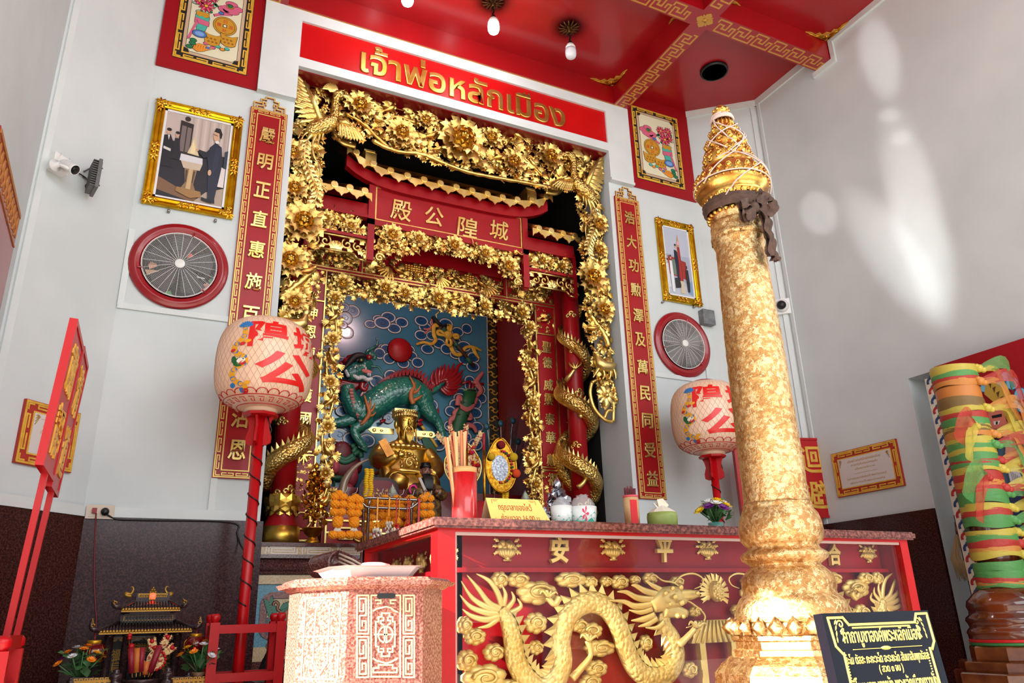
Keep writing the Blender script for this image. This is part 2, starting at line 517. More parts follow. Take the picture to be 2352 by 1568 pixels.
# white battens on the walls
def batten(name,a,b,nrm,w=0.045,t=0.018):
 mb=MB();nrm=Vector(nrm).normalized()
 mb.bar(Vector(a)+nrm*t/2,Vector(b)+nrm*t/2,w,t-(0.003 if abs(Vector(b).z-Vector(a).z)>0.1 else 0),up=nrm)
 return struct(mb,name,'white_paint')
NF=(0,-1,0)
zb_=Yp(390,717).z
xb0,xb1=FL+0.025,Yp(518,850).x
batten('trim_2',(xb0,0,zb_),(xb0,0,Yp(300,527).z),NF)
batten('trim_3',(xb0-0.02,0,zb_),(xb1+0.02,0,zb_),NF)
batten('trim_4',(xb1,0,ZD),(xb1,0,zb_-0.022),NF)
batten('trim_5',(FL,0,ZD+0.035),(-OX-0.005,0,ZD+0.035),NF,0.07)
xr0=Yp(1513,1000).x;zr=Yp(1570,869).z
batten('trim_6',(xr0,0,ZD),(xr0,0,zr),NF)
batten('trim_7',(xr0-0.02,0,zr),(FR-0.02,0,zr),NF)
batten('trim_8',(FR-0.14,0,zr),(FR-0.14,0,Yp(1620,750).z),NF,0.03)
n_l=(0.707,-0.707,0)
batten('trim_9',(XL+0.03,YL+0.03,ZD),(XL+0.03,YL+0.03,ZC),n_l,0.05)
batten('trim_10',(XL+0.03,YL,ZD+0.035),(FL,-0.03,ZD+0.035),n_l,0.07)
d_r=Vector((XR-FR,YR,0)).normalized();n_r=Vector((d_r.y,-d_r.x,0))
batten('trim_11',(XR-0.035,YR+0.028,ZD),(XR-0.035,YR+0.028,ZC),n_r,0.05)
batten('trim_12',(XR,YR-0.04,ZD),(XR,YR-0.04,ZC),(-1,0,0),0.04)
batten('trim_13',(FR,0,ZC-0.04),(XR,YR,ZC-0.04),n_r,0.09,0.02)
batten('trim_14',(XR,YR,ZC-0.04),(XR,-1.40,ZC-0.04),(-1,0,0),0.09,0.02)
batten('trim_15',(XR,-1.64,ZC-0.03),(XR,-9,ZC-0.03),(-1,0,0),0.07,0.03)
batten('trim_16',(XR,-1.38,ZB-0.03),(XR,-1.68,ZB-0.03),(-1,0,0),0.06,0.03)
batten('trim_17',(XR,-1.66,ZB-0.05),(XR,-1.66,ZC-0.02),(-1,0,0),0.05,0.03)
# ceiling and its crossing beams
mb=MB();mb.box((-5,-5.2,ZC),(5,0.5,ZC+0.1));struct(mb,'ceiling','ceiling_red')
BA0,BA1=-1.625,-1.425
for nm,lo,hi in(('ceiling_beam',(-3.9,BA0,ZB),(XR-0.001,BA1,ZC)),
('ceiling_beam.001',(1.79,BA1,ZB),(1.985,0,ZC)),('ceiling_beam.002',(1.79,-5.2,ZB),(1.985,BA0,ZC)),
('ceiling_beam.003',(-2.02,BA1,ZB),(-1.82,0,ZC)),('ceiling_beam.004',(-2.02,-5.2,ZB),(-1.82,BA0,ZC)),
('ceiling_beam.005',(-1.82,-0.07,ZB),(1.79,0,ZC))):
 mb=MB();mb.box(lo,hi);o=struct(mb,nm,'ceiling_red')
 # gold fretwork on the beam soffits (drawn upward: frame with w down)
def fret_run(L,w,n):
# continuous hooked key fret in a strip of length L and width w, centred
 out=[];p=L/n
 for i in range(n):
  x=-L/2+i*p
  a=w/2;c=w/2*0.30
  out.append([(x+0.06*p,a),(x+0.62*p,a),(x+0.62*p,-c),(x+0.40*p,-c),(x+0.40*p,c),(x+0.18*p,c),(x+0.18*p,-a+0.0),(x+0.98*p,-a),(x+0.98*p,c),(x+0.80*p,c),(x+0.80*p,-c)])
  out.append([(x+0.06*p,a),(x+0.06*p,a*0.55)])
 return out
def beam_fret(cx,cyy,L,alongx,n,w=0.15):
 mb=MB(frame((cx,cyy,ZB),(1,0,0)if alongx else(0,1,0),(0,-1,0)if alongx else(1,0,0)))
 fret_bars(mb,fret_run(L,w,n),0.018,-0.001,0.003)
 return struct(mb,'ceiling_fretwork','ceiling_gold')
bm=MB()
bm.box((-3.9,BA0,ZB-0.002),(XR-0.001,BA1,ZB));bm.box((1.79,BA1,ZB-0.002),(1.985,0,ZB));bm.box((1.79,-5.2,ZB-0.002),(1.985,BA0,ZB));bm.box((-2.02,BA1,ZB-0.002),(-1.82,0,ZB));bm.box((-2.02,-5.2,ZB-0.002),(-1.82,BA0,ZB));bm.box((-1.82,-0.07,ZB-0.002),(1.79,0,ZB))
struct(bm,'ceiling_beam_soffit','beam_red')
beam_fret(0,-1.525,3.4,True,15)
beam_fret(2.74,-1.525,1.45,True,6)
beam_fret(1.888,-0.69,1.28,False,6)
beam_fret(1.888,-2.9,2.4,False,10)
beam_fret(-1.92,-0.69,1.28,False,6)
mb=MB();mb.box((-1.82,-0.058,ZB-0.005),(1.79,-0.034,ZB));struct(mb,'ceiling_gold_line','ceiling_gold')
# four-petalled flower where the beams cross
mb=MB(frame((1.888,-1.525,ZB-0.001),(1,0,0),(0,-1,0)))
for k in range(4):
 A=RZ(k*PI/2)
 pet=[(0.015,0),(0.04,0.032),(0.07,0.036),(0.098,0),(0.07,-0.036),(0.04,-0.032)]
 mb.prism(pet,0,0.006,A)
 mb.prism([(0.02,0.0),(0.06,0.014),(0.085,0.0),(0.06,-0.014)],0,0.006,A@RZ(PI/4))
mb.lathe([(0.02,0),(0.02,0.008),(0.0,0.009)],14)
o=mb.build('ceiling_flower','ceiling_gold');tag(o,'gold four-petalled flower where the fretted ceiling beams cross','ceiling ornament')
# gold corner ornaments in the coffers
orn_spots=[((1.79,-0.07),180+45,'nearest the front wall'),((1.79,BA1),135,'tucked beside the fretted crossing'),((XR-0.03,BA0),225,'against the right wall'),((1.985,BA0),315,'cut by the top of the photo')]
def corner_orn(c,ang,lab):
 mb=MB(frame((c[0],c[1],ZC-0.002),(math.cos(math.radians(ang)),math.sin(math.radians(ang)),0),Vector((0,0,-1)).cross(Vector((math.cos(math.radians(ang)),math.sin(math.radians(ang)),0)))))
 # u points along the corner's bisector into the coffer
 mb.use('ceiling_gold')
 s=0.30
 arm=[(0,0),(s*0.72,s*0.70),(s*0.62,s*0.50),(s*0.45,s*0.36),(s*0.50,s*0.22),(s*0.36,s*0.13),(s*0.44,0.0)]
 mb.prism(arm,0,0.012);mb.prism([(x,-y)for x,y in arm],0,0.012)
 mb.use('gold_amber')
 for sg in(1,-1):
  mb.tube([(0.03,sg*0.02,0.014),(0.09,sg*0.07,0.02),(0.13,sg*0.12,0.018),(0.19,sg*0.18,0.014)],[0.012,0.011,0.009,0.004],6)
  mb.tube([(s*0.30,sg*0.03,0.014),(s*0.42,sg*0.10,0.018),(s*0.34,sg*0.17,0.018),(s*0.28,sg*0.11,0.016)],0.008,6)
 mb.ell((0.06,0,0.014),(0.03,0.02,0.014))
 o=mb.build('ceiling_corner_ornament');tag(o,'gilt carved corner piece in a red ceiling coffer '+lab,'ceiling ornament','gilt corner pieces of the ceiling')
for a in orn_spots:corner_orn(*a)
# speaker hole in the ceiling
sp=thing('ceiling_speaker','black round speaker sunk into the red ceiling panel above the golden pillar','speaker',(2.69,-0.75,ZC))
mb=MB(T(2.69,-0.75,ZC));mb.lathe([(0.135,-0.03),(0.15,-0.03),(0.155,-0.012),(0.155,-0.001),(0.135,-0.001),(0.135,-0.03)],32);mb.build('rim','black',sp)
mb=MB(T(2.69,-0.75,ZC));mb.lathe([(0.134,-0.006),(0.05,-0.016),(0.0,-0.02)],28);mb.build('cone','dark_void',sp)
# ceiling lamps: gilt flower rose, twisted stem, bulb
mat('bulb_on',(255,250,246),0.3,emit=22.0)
mat('bulb_off_glow',(206,206,212),0.25,emit=0.12)  # unlit bulb; a faint glow put into it lightens the frosted glass
mat('dark_metal',(34,30,26),0.4,0.8)
mat('rose_brass',(92,58,28),0.42,0.8)
def soot_material():
 m=bpy.data.materials.new('soot');m.use_nodes=True;nt=m.node_tree;b=nt.nodes['Principled BSDF'];b.inputs['Base Color'].default_value=rgb(26,4,6);b.inputs['Roughness'].default_value=0.8
 tc=nt.nodes.new('ShaderNodeTexCoord');g=nt.nodes.new('ShaderNodeTexGradient');g.gradient_type='QUADRATIC_SPHERE';mp=nt.nodes.new('ShaderNodeMapping');mp.inputs['Scale'].default_value=(4.0,4.0,4.0)
 ml=nt.nodes.new('ShaderNodeMath');ml.operation='MULTIPLY';ml.inputs[1].default_value=1.25;ml.use_clamp=True
 nt.links.new(tc.outputs['Object'],mp.inputs[0]);nt.links.new(mp.outputs[0],g.inputs[0]);nt.links.new(g.outputs[1],ml.inputs[0]);nt.links.new(ml.outputs[0],b.inputs['Alpha']);MATS['soot']=m
soot_material()
def ceiling_lamp(x,y,lit,lab):
 t=thing('ceiling_lamp',lab,'ceiling lamp',(x,y,ZC),'row of bulbs hanging from the red ceiling')
 mb=MB();mb.lathe([(0.25,-0.0015),(0.0,-0.0015)],32);so_=mb.build('soot_stain','soot',t,kind='stuff');so_.matrix_basis=T(x,y,ZC)
 mb=MB(T(x,y,ZC-0.001))
 for k in range(14):
  A=RZ(2*PI*k/14+0.1)
  mb.tube([(0.015,0,-0.012),(0.06,0,-0.03),(0.10,0,-0.026),(0.115,0,-0.006)],[0.006,0.012,0.010,0.003],5,A,flat=0.5)
 for k in range(8):
  A=RZ(2*PI*k/8)
  mb.tube([(0.01,0,-0.025),(0.04,0,-0.05),(0.065,0,-0.045)],[0.006,0.012,0.003],5,A,flat=0.6)
 mb.lathe([(0.03,0),(0.03,-0.03),(0.012,-0.05),(0.012,-0.07)],12)
 mb.build('ceiling_rose','rose_brass',t)
 mb=MB(T(x,y,ZC-0.06))
 mb.tube([(0.006*math.cos(i*1.1),0.006*math.sin(i*1.1),-0.013*i)for i in range(12)],0.009,6)
 mb.lathe([(0.012,-0.135),(0.026,-0.14),(0.027,-0.165),(0.024,-0.17)],14)
 mb.build('stem','dark_metal',t)
 mb=MB(T(x,y,ZC-0.225))
 mb.use('white_plastic');mb.lathe([(0.02,0.01),(0.035,0.0),(0.05,-0.03),(0.053,-0.055)],20)
 mb.build('bulb_collar',None,t)
 mb=MB(T(x,y,ZC-0.225))
 mb.lathe([(0.053,-0.055),(0.056,-0.09),(0.055,-0.13),(0.046,-0.155),(0.025,-0.168),(0.0,-0.172)],20)
 b=mb.build('bulb','bulb_on' if lit else 'bulb_off_glow',t)
 if lit:light('bulb_light','POINT',(x,y,ZC-0.46),(x,y,0),14,(0.97,0.98,1.0),shadow_soft_size=0.06)
ceiling_lamp(-0.855,-0.66,True,'lit white bulb on a red ceiling, cut by the top of the photo')
ceiling_lamp(0.014,-0.66,True,'lit white bulb hanging from a gilt flower, middle of the row')
ceiling_lamp(0.875,-0.66,False,'unlit frosted bulb hanging from a gilt flower rose on the ceiling')
# --- name board over the altar
nb=thing('name_board','long red board with raised gold lettering above the carved altar frame','name board',(0,-0.03,BZ0))
mb=MB();mb.box((BX0,-0.026,BZ0),(BX1,-0.001,BZ1));mb.build('panel','banner_red',nb)
pa,pb=Yp(826,142),Yp(1294,268)
mb=MB()
glyph(mb,'เจ้าพ่อหลักเมือง',0.3,PLY(-0.03)@T((pa.x+pb.x)/2,(BZ0+BZ1)/2+0.005),0.016,0.002,0.006,fit=(pb.x-pa.x,0.345))
mb.build('lettering','gold_smooth',nb,label='raised gold Thai lettering')
# --- things on the walls
PAINTS={}
def P(r,g,b,rough=0.5):
 k='paint_%d_%d_%d'%(r,g,b)
 if k not in MATS:mat(k,(r,g,b),rough)
 return k
def pw(pts,y):
# points of the photograph on the upright plane y, as (x, z)
 return[(q.x,q.z)for q in(Yp(a,b,y)for a,b in pts)]
LXA,CW,RXA,CZT,CZB=-2.0454,0.313,1.7256,5.273,2.030
def couplet(x0,chars,label):
 cx=x0+CW/2;h=CZT-CZB
 t=thing('couplet_board',label,'couplet board',(cx,0,CZB),'pair of tall red couplet boards')
 mb=MB(PLY(0)@T(cx,(CZT+CZB)/2,0.001));mb.box((-CW/2,-h/2,0),(CW/2,h/2,0.022));mb.build('panel','lacquer_red',t)
 mb=MB(PLY(0)@T(cx,(CZT+CZB)/2,0.021));fret_border(mb,CW-0.012,h-0.012,0.05,0.0085,0,0.006,None,0.125);mb.build('fretwork_border','fret_gold',t)
 # stepped openwork crest
 mb=MB(PLY(0)@T(cx,CZT,0.008))
 mb.use('lacquer_red');
 ln=[(-0.13,0.0),(-0.13,0.06),(-0.075,0.06),(-0.075,0.105),(-0.035,0.105),(-0.035,0.135),(0.035,0.135),(0.035,0.105),(0.075,0.105),(0.075,0.06),(0.13,0.06),(0.13,0.0)]
 hook=[(-0.105,0.0),(-0.105,0.03),(-0.06,0.03),(-0.06,0.075),(-0.035,0.075),(-0.035,0.05)]
 L=[ln,hook,[(-x,y)for x,y in hook],[(-0.09,0),(-0.045,0),(-0.045,0.03)],[(0.09,0),(0.045,0),(0.045,0.03)]]
 fret_bars(mb,L,0.013,0,0.008)
 mb.use('fret_gold');fret_bars(mb,L,0.009,0.008,0.013)
 mb.build('crest',None,t)
 for ch,px,py in chars:
  q=Yp(px,py)
  mb=MB();glyph(mb,ch,0.155,PLY(-0.032)@T(cx+0.002,q.z),0.014,0.0016,0.002,fit=(0.128,0.152),shear=0.06)
  mb.build('character','gold_pale',t)
couplet(LXA,[('嚴',612,316),('明',608,376),('正',602,441),('直',595,507),('惠',590,577),('施',583,650),('百',577,727),('姓',571,805),('共',563,884),('沾',556,962),('恩',548,1035)],'tall red couplet board behind the big lantern, left of the altar')
couplet(RXA,[('浩',1440,503),('大',1446,558),('功',1449,612),('勲',1455,668),('澤',1461,727),('及',1465,782),('萬',1472,845),('民',1477,905),('同',1483,968),('受',1490,1035),('益',1493,1100)],'tall red couplet board reading down from 浩, right of the altar')
# ---- painted fortune panels under the ceiling (right one traced on the wall, left one its mirror image)
def fortune_panel(mirror,label):
 sg=-1 if mirror else 1
 y=-0.02
 def W(pts):return[(sg*a,b)for a,b in pw(pts,y)]
 x0,x1=(1.984,2.868)if not mirror else(-2.83,-2.014)
 zb=Yp(1594,465).z
 t=thing('painted_panel',label,'wall panel',((x0+x1)/2,y,zb),'red panels with painted vases')
 mb=MB(PLY(0));mb.box((x0,zb,0.0005),(x1,ZC-0.001,0.02));mb.build('panel','art_red',t)
 A=W([(1450,245),(1557,276),(1573.5,440),(1466,413)])
 xa,xb=min(A[0][0],A[1][0],A[2][0]),max(A[1][0],A[2][0],A[0][0]);za,zb2=A[2][1],A[0][1]
 if mirror:xa,xb=-2.72,-2.11
 else:xa,xb=2.05,2.72
 za=Yp(1520,426).z;zb2=Yp(1500,259).z
 cx,cz,w,h=(xa+xb)/2,(za+zb2)/2,xb-xa,zb2-za
 M=PLY(y)@T(cx,cz,0)
 mb=MB(M);mb.use('ink');mb.box((-w/2,-h/2,0),(w/2,h/2,0.003));mb.use('gold_paint');fret_border(mb,w-0.01,h-0.01,0.062,0.014,0.003,0.005,None,0.24)
 mb.build('fret_border',None,t)
 a,b,n=w/2-0.075,h/2-0.075,0.06
 oct_=lambda d:[(-a+d,-b+n),(-a+n*0.7,-b+n*0.7),(-a+n,-b+d),(a-n,-b+d),(a-n*0.7,-b+n*0.7),(a-d,-b+n),(a-d,b-n),(a-n*0.7,b-n*0.7),(a-n,b-d),(-a+n,b-d),(-a+n*0.7,b-n*0.7),(-a+d,b-n)]
 mb=MB(M);mb.use(P(196,168,140));mb.prism(oct_(-0.008),0.003,0.006);mb.use('ink');mb.prism(oct_(0.018),0.006,0.0066)
 mb.use(P(222,216,186));mb.prism(oct_(0.022),0.006,0.0075);mb.build('picture_ground',None,t)
 # picture: everything in fractions of the ground, x to the right (vase side)
 k=sg
 def E(x,z,rx,rz,c,lift,rot=0,n=18,ol=True):
  pts=ellipse(x*a*k,z*b,rx*a,rz*a,n,rot*k)
  if ol:mb.use('ink');mb.flat(ellipse(x*a*k,z*b,rx*a+0.004,rz*a+0.004,n,rot*k),lift-0.0003)
  mb.use(c);mb.flat(pts,lift)
 def G(pts,c,lift,ol=True):
  q=[(x*a*k,z*b)for x,z in pts]
  if ol:
   cx_,cz_=sum(p[0]for p in q)/len(q),sum(p[1]for p in q)/len(q)
   mb.use('ink');mb.flat([(cx_+(p[0]-cx_)*1.06,cz_+(p[1]-cz_)*1.06)for p in q],lift-0.0003)
  mb.use(c);mb.flat(q,lift)
 PK,DPK,GN,TQ,GD,BL,OR=P(206,96,128),P(166,32,62),P(28,112,70),P(70,172,156),P(196,142,38),P(70,112,176),P(222,140,40)
 mb=MB(M)
 # ruyi sceptre
 G([(-0.62,0.40),(-0.55,0.24),(-0.2,0.18),(0.05,0.10),(0.1,0.16),(-0.2,0.26),(-0.45,0.30),(-0.52,0.42)],PK,0.0085)
 for x,z,rx,rz in((-0.72,0.45,0.2,0.13),(-0.25,0.36,0.22,0.15),(-0.5,0.36,0.30,0.16),(-0.5,0.54,0.22,0.13)):E(x,z,rx,rz,PK,0.009)
 E(-0.5,0.42,0.34,0.17,PK,0.0094,ol=False);E(-0.45,0.47,0.13,0.10,GD,0.0098);E(-0.45,0.48,0.09,0.07,GN,0.0102)
 E(-0.16,0.23,0.09,0.06,BL,0.0105)
 # coin and ingots
 E(-0.35,-0.08,0.42,0.42,GD,0.0110,n=28);mb.use('ink');mb.flat(ellipse(-0.35*a*k,-0.08*b,0.37*a,0.37*a,28),0.0113);mb.use(GD);mb.flat(ellipse(-0.35*a*k,-0.08*b,0.355*a,0.355*a,28),0.0116)
 mb.use('ink');mb.prism([(-0.35*a*k+sx*0.075*a,-0.08*b+sz*0.075*a)for sx,sz in((-1,-1),(1,-1),(1,1),(-1,1))],0.0116,0.0119)
 mb.use(P(222,216,186));mb.prism([(-0.35*a*k+sx*0.05*a,-0.08*b+sz*0.05*a)for sx,sz in((-1,-1),(1,-1),(1,1),(-1,1))],0.0119,0.0121)
 mb.use(P(196,52,36))
 for ch,dx,dz in(('招',0,0.22),('財',0,-0.22),('進',0.22,0),('寶',-0.22,0)):
  glyph(mb,ch,0.06,T(-0.35*a*k+dx*a,-0.08*b+dz*a,0.0121),0.0006,0,0,fit=(0.16*a,0.17*a))
 for x,z in((-0.55,-0.42),(0.02,-0.50)):
  G([(x-0.30,z+0.14),(x-0.1,z+0.09),(x+0.12,z+0.09),(x+0.32,z+0.14),(x+0.26,z-0.12),(x+0.1,z-0.17),(x-0.1,z-0.17),(x-0.24,z-0.12)],GD,0.0126)
  mb.use(P(150,98,20))
  for i in range(3):
   for j in range(2):mb.flat(ellipse((x-0.14+0.14*i+0.06*j)*a*k,(z-0.08+0.08*j)*b,0.05*a,0.05*a,8),0.0129)
   # vase with flowers
 G([(0.28,0.10),(0.68,0.10),(0.72,-0.02),(0.66,-0.18),(0.62,-0.40),(0.34,-0.40),(0.26,-0.18),(0.22,-0.02)],TQ,0.0122)
 G([(0.26,0.12),(0.70,0.12),(0.70,0.02),(0.58,-0.02),(0.48,0.02),(0.38,-0.02),(0.25,0.02)],GD,0.0126)
 G([(0.22,-0.10),(0.72,-0.06),(0.72,-0.20),(0.22,-0.22)],PK,0.0130)
 G([(0.66,-0.12),(0.80,-0.4),(0.92,-0.66),(0.80,-0.62),(0.70,-0.36),(0.60,-0.2)],PK,0.0133)
 E(0.5,-0.46,0.25,0.16,BL,0.0136);E(0.5,-0.46,0.17,0.10,P(120,160,214),0.0139,ol=False)
 for i in range(12):E(0.42+0.36*math.cos(i*2.4),0.30+0.20*math.sin(i*1.7),0.10,0.05,GN if i%3 else P(150,190,160),0.0125,rot=i*0.9,n=10)
 for x,z,r in((0.22,0.56,0.24),(0.62,0.60,0.22),(0.66,0.38,0.2),(0.40,0.30,0.30)):
  for i in range(12):
   an=2*PI*i/12
   E(x+0.62*r*math.cos(an),z+0.62*r*math.sin(an)*a/b,r*0.42,r*0.13,DPK if i%2 else P(224,90,116),0.0142+0.0001*(i%2),rot=an,n=8,ol=(i%2==0))
  E(x,z,r*0.22,r*0.18,P(226,180,60),0.0146)
  # carrot and pebbles
 G([(-0.05,-0.74),(0.2,-0.72),(0.45,-0.70),(0.62,-0.76),(0.66,-0.86),(0.5,-0.92),(0.3,-0.88),(0.1,-0.80)],OR,0.0126)
 mb.use('ink')
 for i in range(5):mb.flat([((0.2+0.09*i)*a*k,(-0.73-0.005*i)*b),((0.215+0.09*i)*a*k,(-0.73-0.005*i)*b),((0.24+0.09*i)*a*k,(-0.84-0.015*i)*b)],0.0130)
 for x,z in((0.70,-0.74),(0.78,-0.84),(0.68,-0.66)):E(x,z,0.11,0.08,GN,0.0132)
 for i,(x,z)in enumerate(((-0.52,-0.66),(-0.36,-0.70),(-0.2,-0.66),(-0.02,-0.72),(0.24,-0.66),(0.15,-0.76))):E(x,z,0.085,0.055,(TQ,OR,TQ,PK,PK,BL)[i],0.0128)
 mb.build('fortune_painting',None,t)
fortune_panel(False,'red panel with a painted vase and coin, above the couplet right of the altar')
fortune_panel(True,'red panel with a painted vase and coin, cut by the top of the photo')
# ---- gilt framed photographs
def leaf_cluster(mb,M,s,n=5,seed=1):
 r=random.Random(seed)
 for i in range(n):
  a=2*PI*i/n+r.uniform(-0.3,0.3)
  A=M@RZ(a)
  mb.add([(0,0,0.010),(s*0.45,s*0.22,0.006),(s,0,0.002),(s*0.45,-s*0.22,0.006),(s*0.5,0,0.016)],[(0,4,1),(1,4,2),(2,4,3),(3,4,0)],True,A)
 mb.ell((0,0,0.01),(s*0.22,s*0.22,s*0.22),7,4,M)
def photo_frame(x0,x1,z0,z1,label):
 t=thing('framed_photograph',label,'framed picture',((x0+x1)/2,0,z0),'gilt framed photographs')
 w,h=x1-x0,z1-z0
 M=PLY(0)@T((x0+x1)/2,(z0+z1)/2,0.002)
 mb=MB(M);mb.use('gold_frame')
 prof=[(0,0),(0,0.03),(0.012,0.042),(0.026,0.026),(0.045,0.022),(0.06,0.034),(0.072,0.03),(0.078,0.014),(0.078,0)]
 n=len(prof);vs=[]
 for cxx,czz in((-1,-1),(1,-1),(1,1),(-1,1)):
  for d,e in prof:vs.append((cxx*(w/2-d),czz*(h/2-d),e))
 fs=[]
 for i in range(4):
  j=(i+1)%4
  for k in range(n-1):fs.append((i*n+k,j*n+k,j*n+k+1,i*n+k+1))
 mb.add(vs,fs);mb.build('frame',None,t)
 for i,(sx,sz)in enumerate(((-1,-1),(1,-1),(1,1),(-1,1))):
  mb=MB(M)
  leaf_cluster(mb,T(sx*(w/2-0.035),sz*(h/2-0.035),0.03),0.055,7,i)
  leaf_cluster(mb,T(sx*(w/2-0.085),sz*(h/2-0.035),0.03),0.035,5,i+9)
  leaf_cluster(mb,T(sx*(w/2-0.035),sz*(h/2-0.085),0.03),0.035,5,i+19)
  mb.build('corner_ornament','gold_amber',t)
 for i,(x,z)in enumerate(((0,1),(0,-1),(1,0),(-1,0))):
  mb=MB(M)
  for q in(-0.05,0,0.05):
   leaf_cluster(mb,T(x*(w/2-0.036)+(q if x==0 else 0),z*(h/2-0.036)+(q if z==0 else 0),0.028),0.046,6,i+31)
  mb.build('middle_ornament','gold_amber',t)
 mb=MB(M);mb.use(P(230,228,230))
 a,b=w/2-0.076,h/2-0.076
 for lo,hi in(((-a,-b),(a,-b+0.016)),((-a,b-0.016),(a,b)),((-a,-b),(-a+0.016,b)),((a-0.016,-b),(a,b))):mb.box((lo[0],lo[1],0.004),(hi[0],hi[1],0.020))
 mb.build('inner_slip',None,t)
 return t,M,a-0.014,b-0.014
def picture(M,a,b,shapes):
# shapes: (colour, points in fractions of the half sizes) painted one over another
 mb=MB(M);lift=0.006
 for c,pts in shapes:
  mb.use(P(*c));mb.flat([(max(-1,min(1,x))*a,max(-1,min(1,z))*b)for x,z in pts],lift);lift+=0.0004
 return mb
def el(x,z,rx,rz,n=14):return ellipse(x,z,rx,rz,n)
t,M,a,b=photo_frame(Yp(358,236).x+0.005,Yp(533,505).x,Yp(430,487).z,Yp(455,252).z,'large gilt framed photograph of a man in a dark suit beside a golden pedestal')
SKIN=(196,154,126)
sh=[((186,170,164),[(-1,-1),(1,-1),(1,1),(-1,1)])]
for i in range(9):sh.append(((200,182,172)if i%2 else(172,154,146),[(-0.2+i*0.13,1),(-0.14+i*0.13,1),(-0.12+i*0.13,0.0),(-0.2+i*0.13,0.0)]))
sh+=[((28,26,34),[(-1,0.36),(0.6,0.2),(1,0.2),(1,-0.1),(1,-1),(-1,-1)]),
((120,86,60),[(-1,-0.55),(0.4,-0.95),(0.1,-1),(-1,-0.85)]),((168,150,134),[(0.1,-1),(0.45,-0.72),(1,-0.55),(1,-1)]),
((40,28,28),[(-0.55,0.86),(-0.15,0.82),(-0.17,0.05),(-0.55,0.05)]),((52,34,30),el(-0.35,0.92,0.09,0.06)),((112,98,96),[(-0.5,0.74),(-0.36,0.73),(-0.36,0.12),(-0.5,0.12)]),((112,98,96),[(-0.33,0.72),(-0.2,0.71),(-0.2,0.12),(-0.33,0.12)]),
((20,20,26),[(-1,0.42),(-0.8,0.46),(-0.7,0.3),(-0.66,-0.3),(-1,-0.3)]),(SKIN,el(-0.86,0.52,0.07,0.06)),((24,18,16),el(-0.86,0.57,0.075,0.04)),((216,214,214),[(-0.88,0.44),(-0.82,0.44),(-0.84,0.32)]),((206,200,196),[(-0.96,0.16),(-0.74,0.12),(-0.74,0.06),(-0.96,0.1)]),
((24,24,30),[(-0.66,0.40),(-0.52,0.40),(-0.46,0.1),(-0.5,-0.1),(-0.68,-0.1)]),(SKIN,el(-0.6,0.48,0.06,0.06)),((24,18,16),el(-0.6,0.53,0.065,0.035)),
((206,188,150),[(-0.16,0.30),(-0.10,0.52),(-0.02,0.42),(0.03,0.25),(0.12,0.08),(-0.24,0.1)]),((226,206,160),[(-0.13,0.3),(-0.10,0.44),(-0.03,0.28),(0.0,0.12),(-0.15,0.12)]),
((206,204,210),[(-0.42,0.06),(0.24,0.04),(0.26,-0.10),(-0.44,-0.10)]),((190,172,152),[(-0.40,-0.1),(0.26,-0.1),(0.20,-0.26),(-0.30,-0.26)]),
((132,104,74),[(-0.26,-0.26),(0.12,-0.26),(0.06,-0.6),(0.2,-0.84),(-0.36,-0.8),(-0.2,-0.6)]),((190,160,116),[(-0.12,-0.26),(0.0,-0.26),(-0.02,-0.8),(-0.16,-0.8)]),((70,54,44),[(-0.22,-0.3),(-0.16,-0.3),(-0.16,-0.58),(-0.2,-0.58)]),((70,54,44),[(0.02,-0.3),(0.07,-0.3),(0.03,-0.58),(0.0,-0.58)]),((150,112,66),[(-0.42,-0.72),(0.3,-0.74),(0.34,-0.86),(0.0,-0.93),(-0.44,-0.82)]),
((216,206,204),[(0.74,-0.05),(0.97,-0.1),(0.97,-0.55),(0.7,-0.55)]),
((28,34,52),[(0.42,0.34),(0.58,0.48),(0.78,0.40),(0.86,0.0),(0.82,-0.30),(0.74,-0.84),(0.76,-0.95),(0.5,-0.95),(0.52,-0.84),(0.46,-0.3),(0.42,-0.05),(0.36,0.12)]),
((22,26,42),[(0.44,0.32),(0.28,0.16),(0.06,0.24),(0.04,0.20),(0.26,0.06),(0.44,0.12)]),((36,42,62),[(0.62,0.4),(0.76,0.36),(0.72,-0.1),(0.60,-0.26),(0.56,-0.1)]),(SKIN,el(0.05,0.22,0.045,0.03)),(SKIN,el(0.5,-0.26,0.055,0.07)),
(SKIN,[(0.50,0.56),(0.48,0.66),(0.52,0.76),(0.66,0.74),(0.68,0.56),(0.6,0.48)]),((18,16,18),[(0.50,0.74),(0.54,0.84),(0.68,0.84),(0.76,0.72),(0.74,0.6),(0.69,0.62),(0.66,0.72)]),((18,18,20),[(0.48,0.68),(0.62,0.66),(0.62,0.645),(0.48,0.665)]),((220,218,216),[(0.54,0.50),(0.64,0.54),(0.72,0.48),(0.6,0.46)]),
((14,14,18),[(0.34,-0.86),(0.66,-0.9),(0.66,-0.97),(0.34,-0.93)]),((40,52,62),[(0.9,0.3),(1,0.34),(1,-0.1),(0.9,-0.1)])]
picture(M,a,b,sh).build('photograph',None,t)
for x in(387,494):
 q=Yp(x,487 if x<400 else 509)
 mb=MB(PLY(0)@T(q.x,q.z,0));mb.lathe([(0.012,0.001),(0.012,0.03),(0.007,0.034),(0.0,0.034)],12);mb.build('support_screw','steel',t)
t,M,a,b=photo_frame(Yp(1499,499).x+0.02,Yp(1613,706).x-0.02,Yp(1555,696).z,Yp(1550,512).z,'smaller looking gilt framed photograph of people in white beside a tall red pillar')
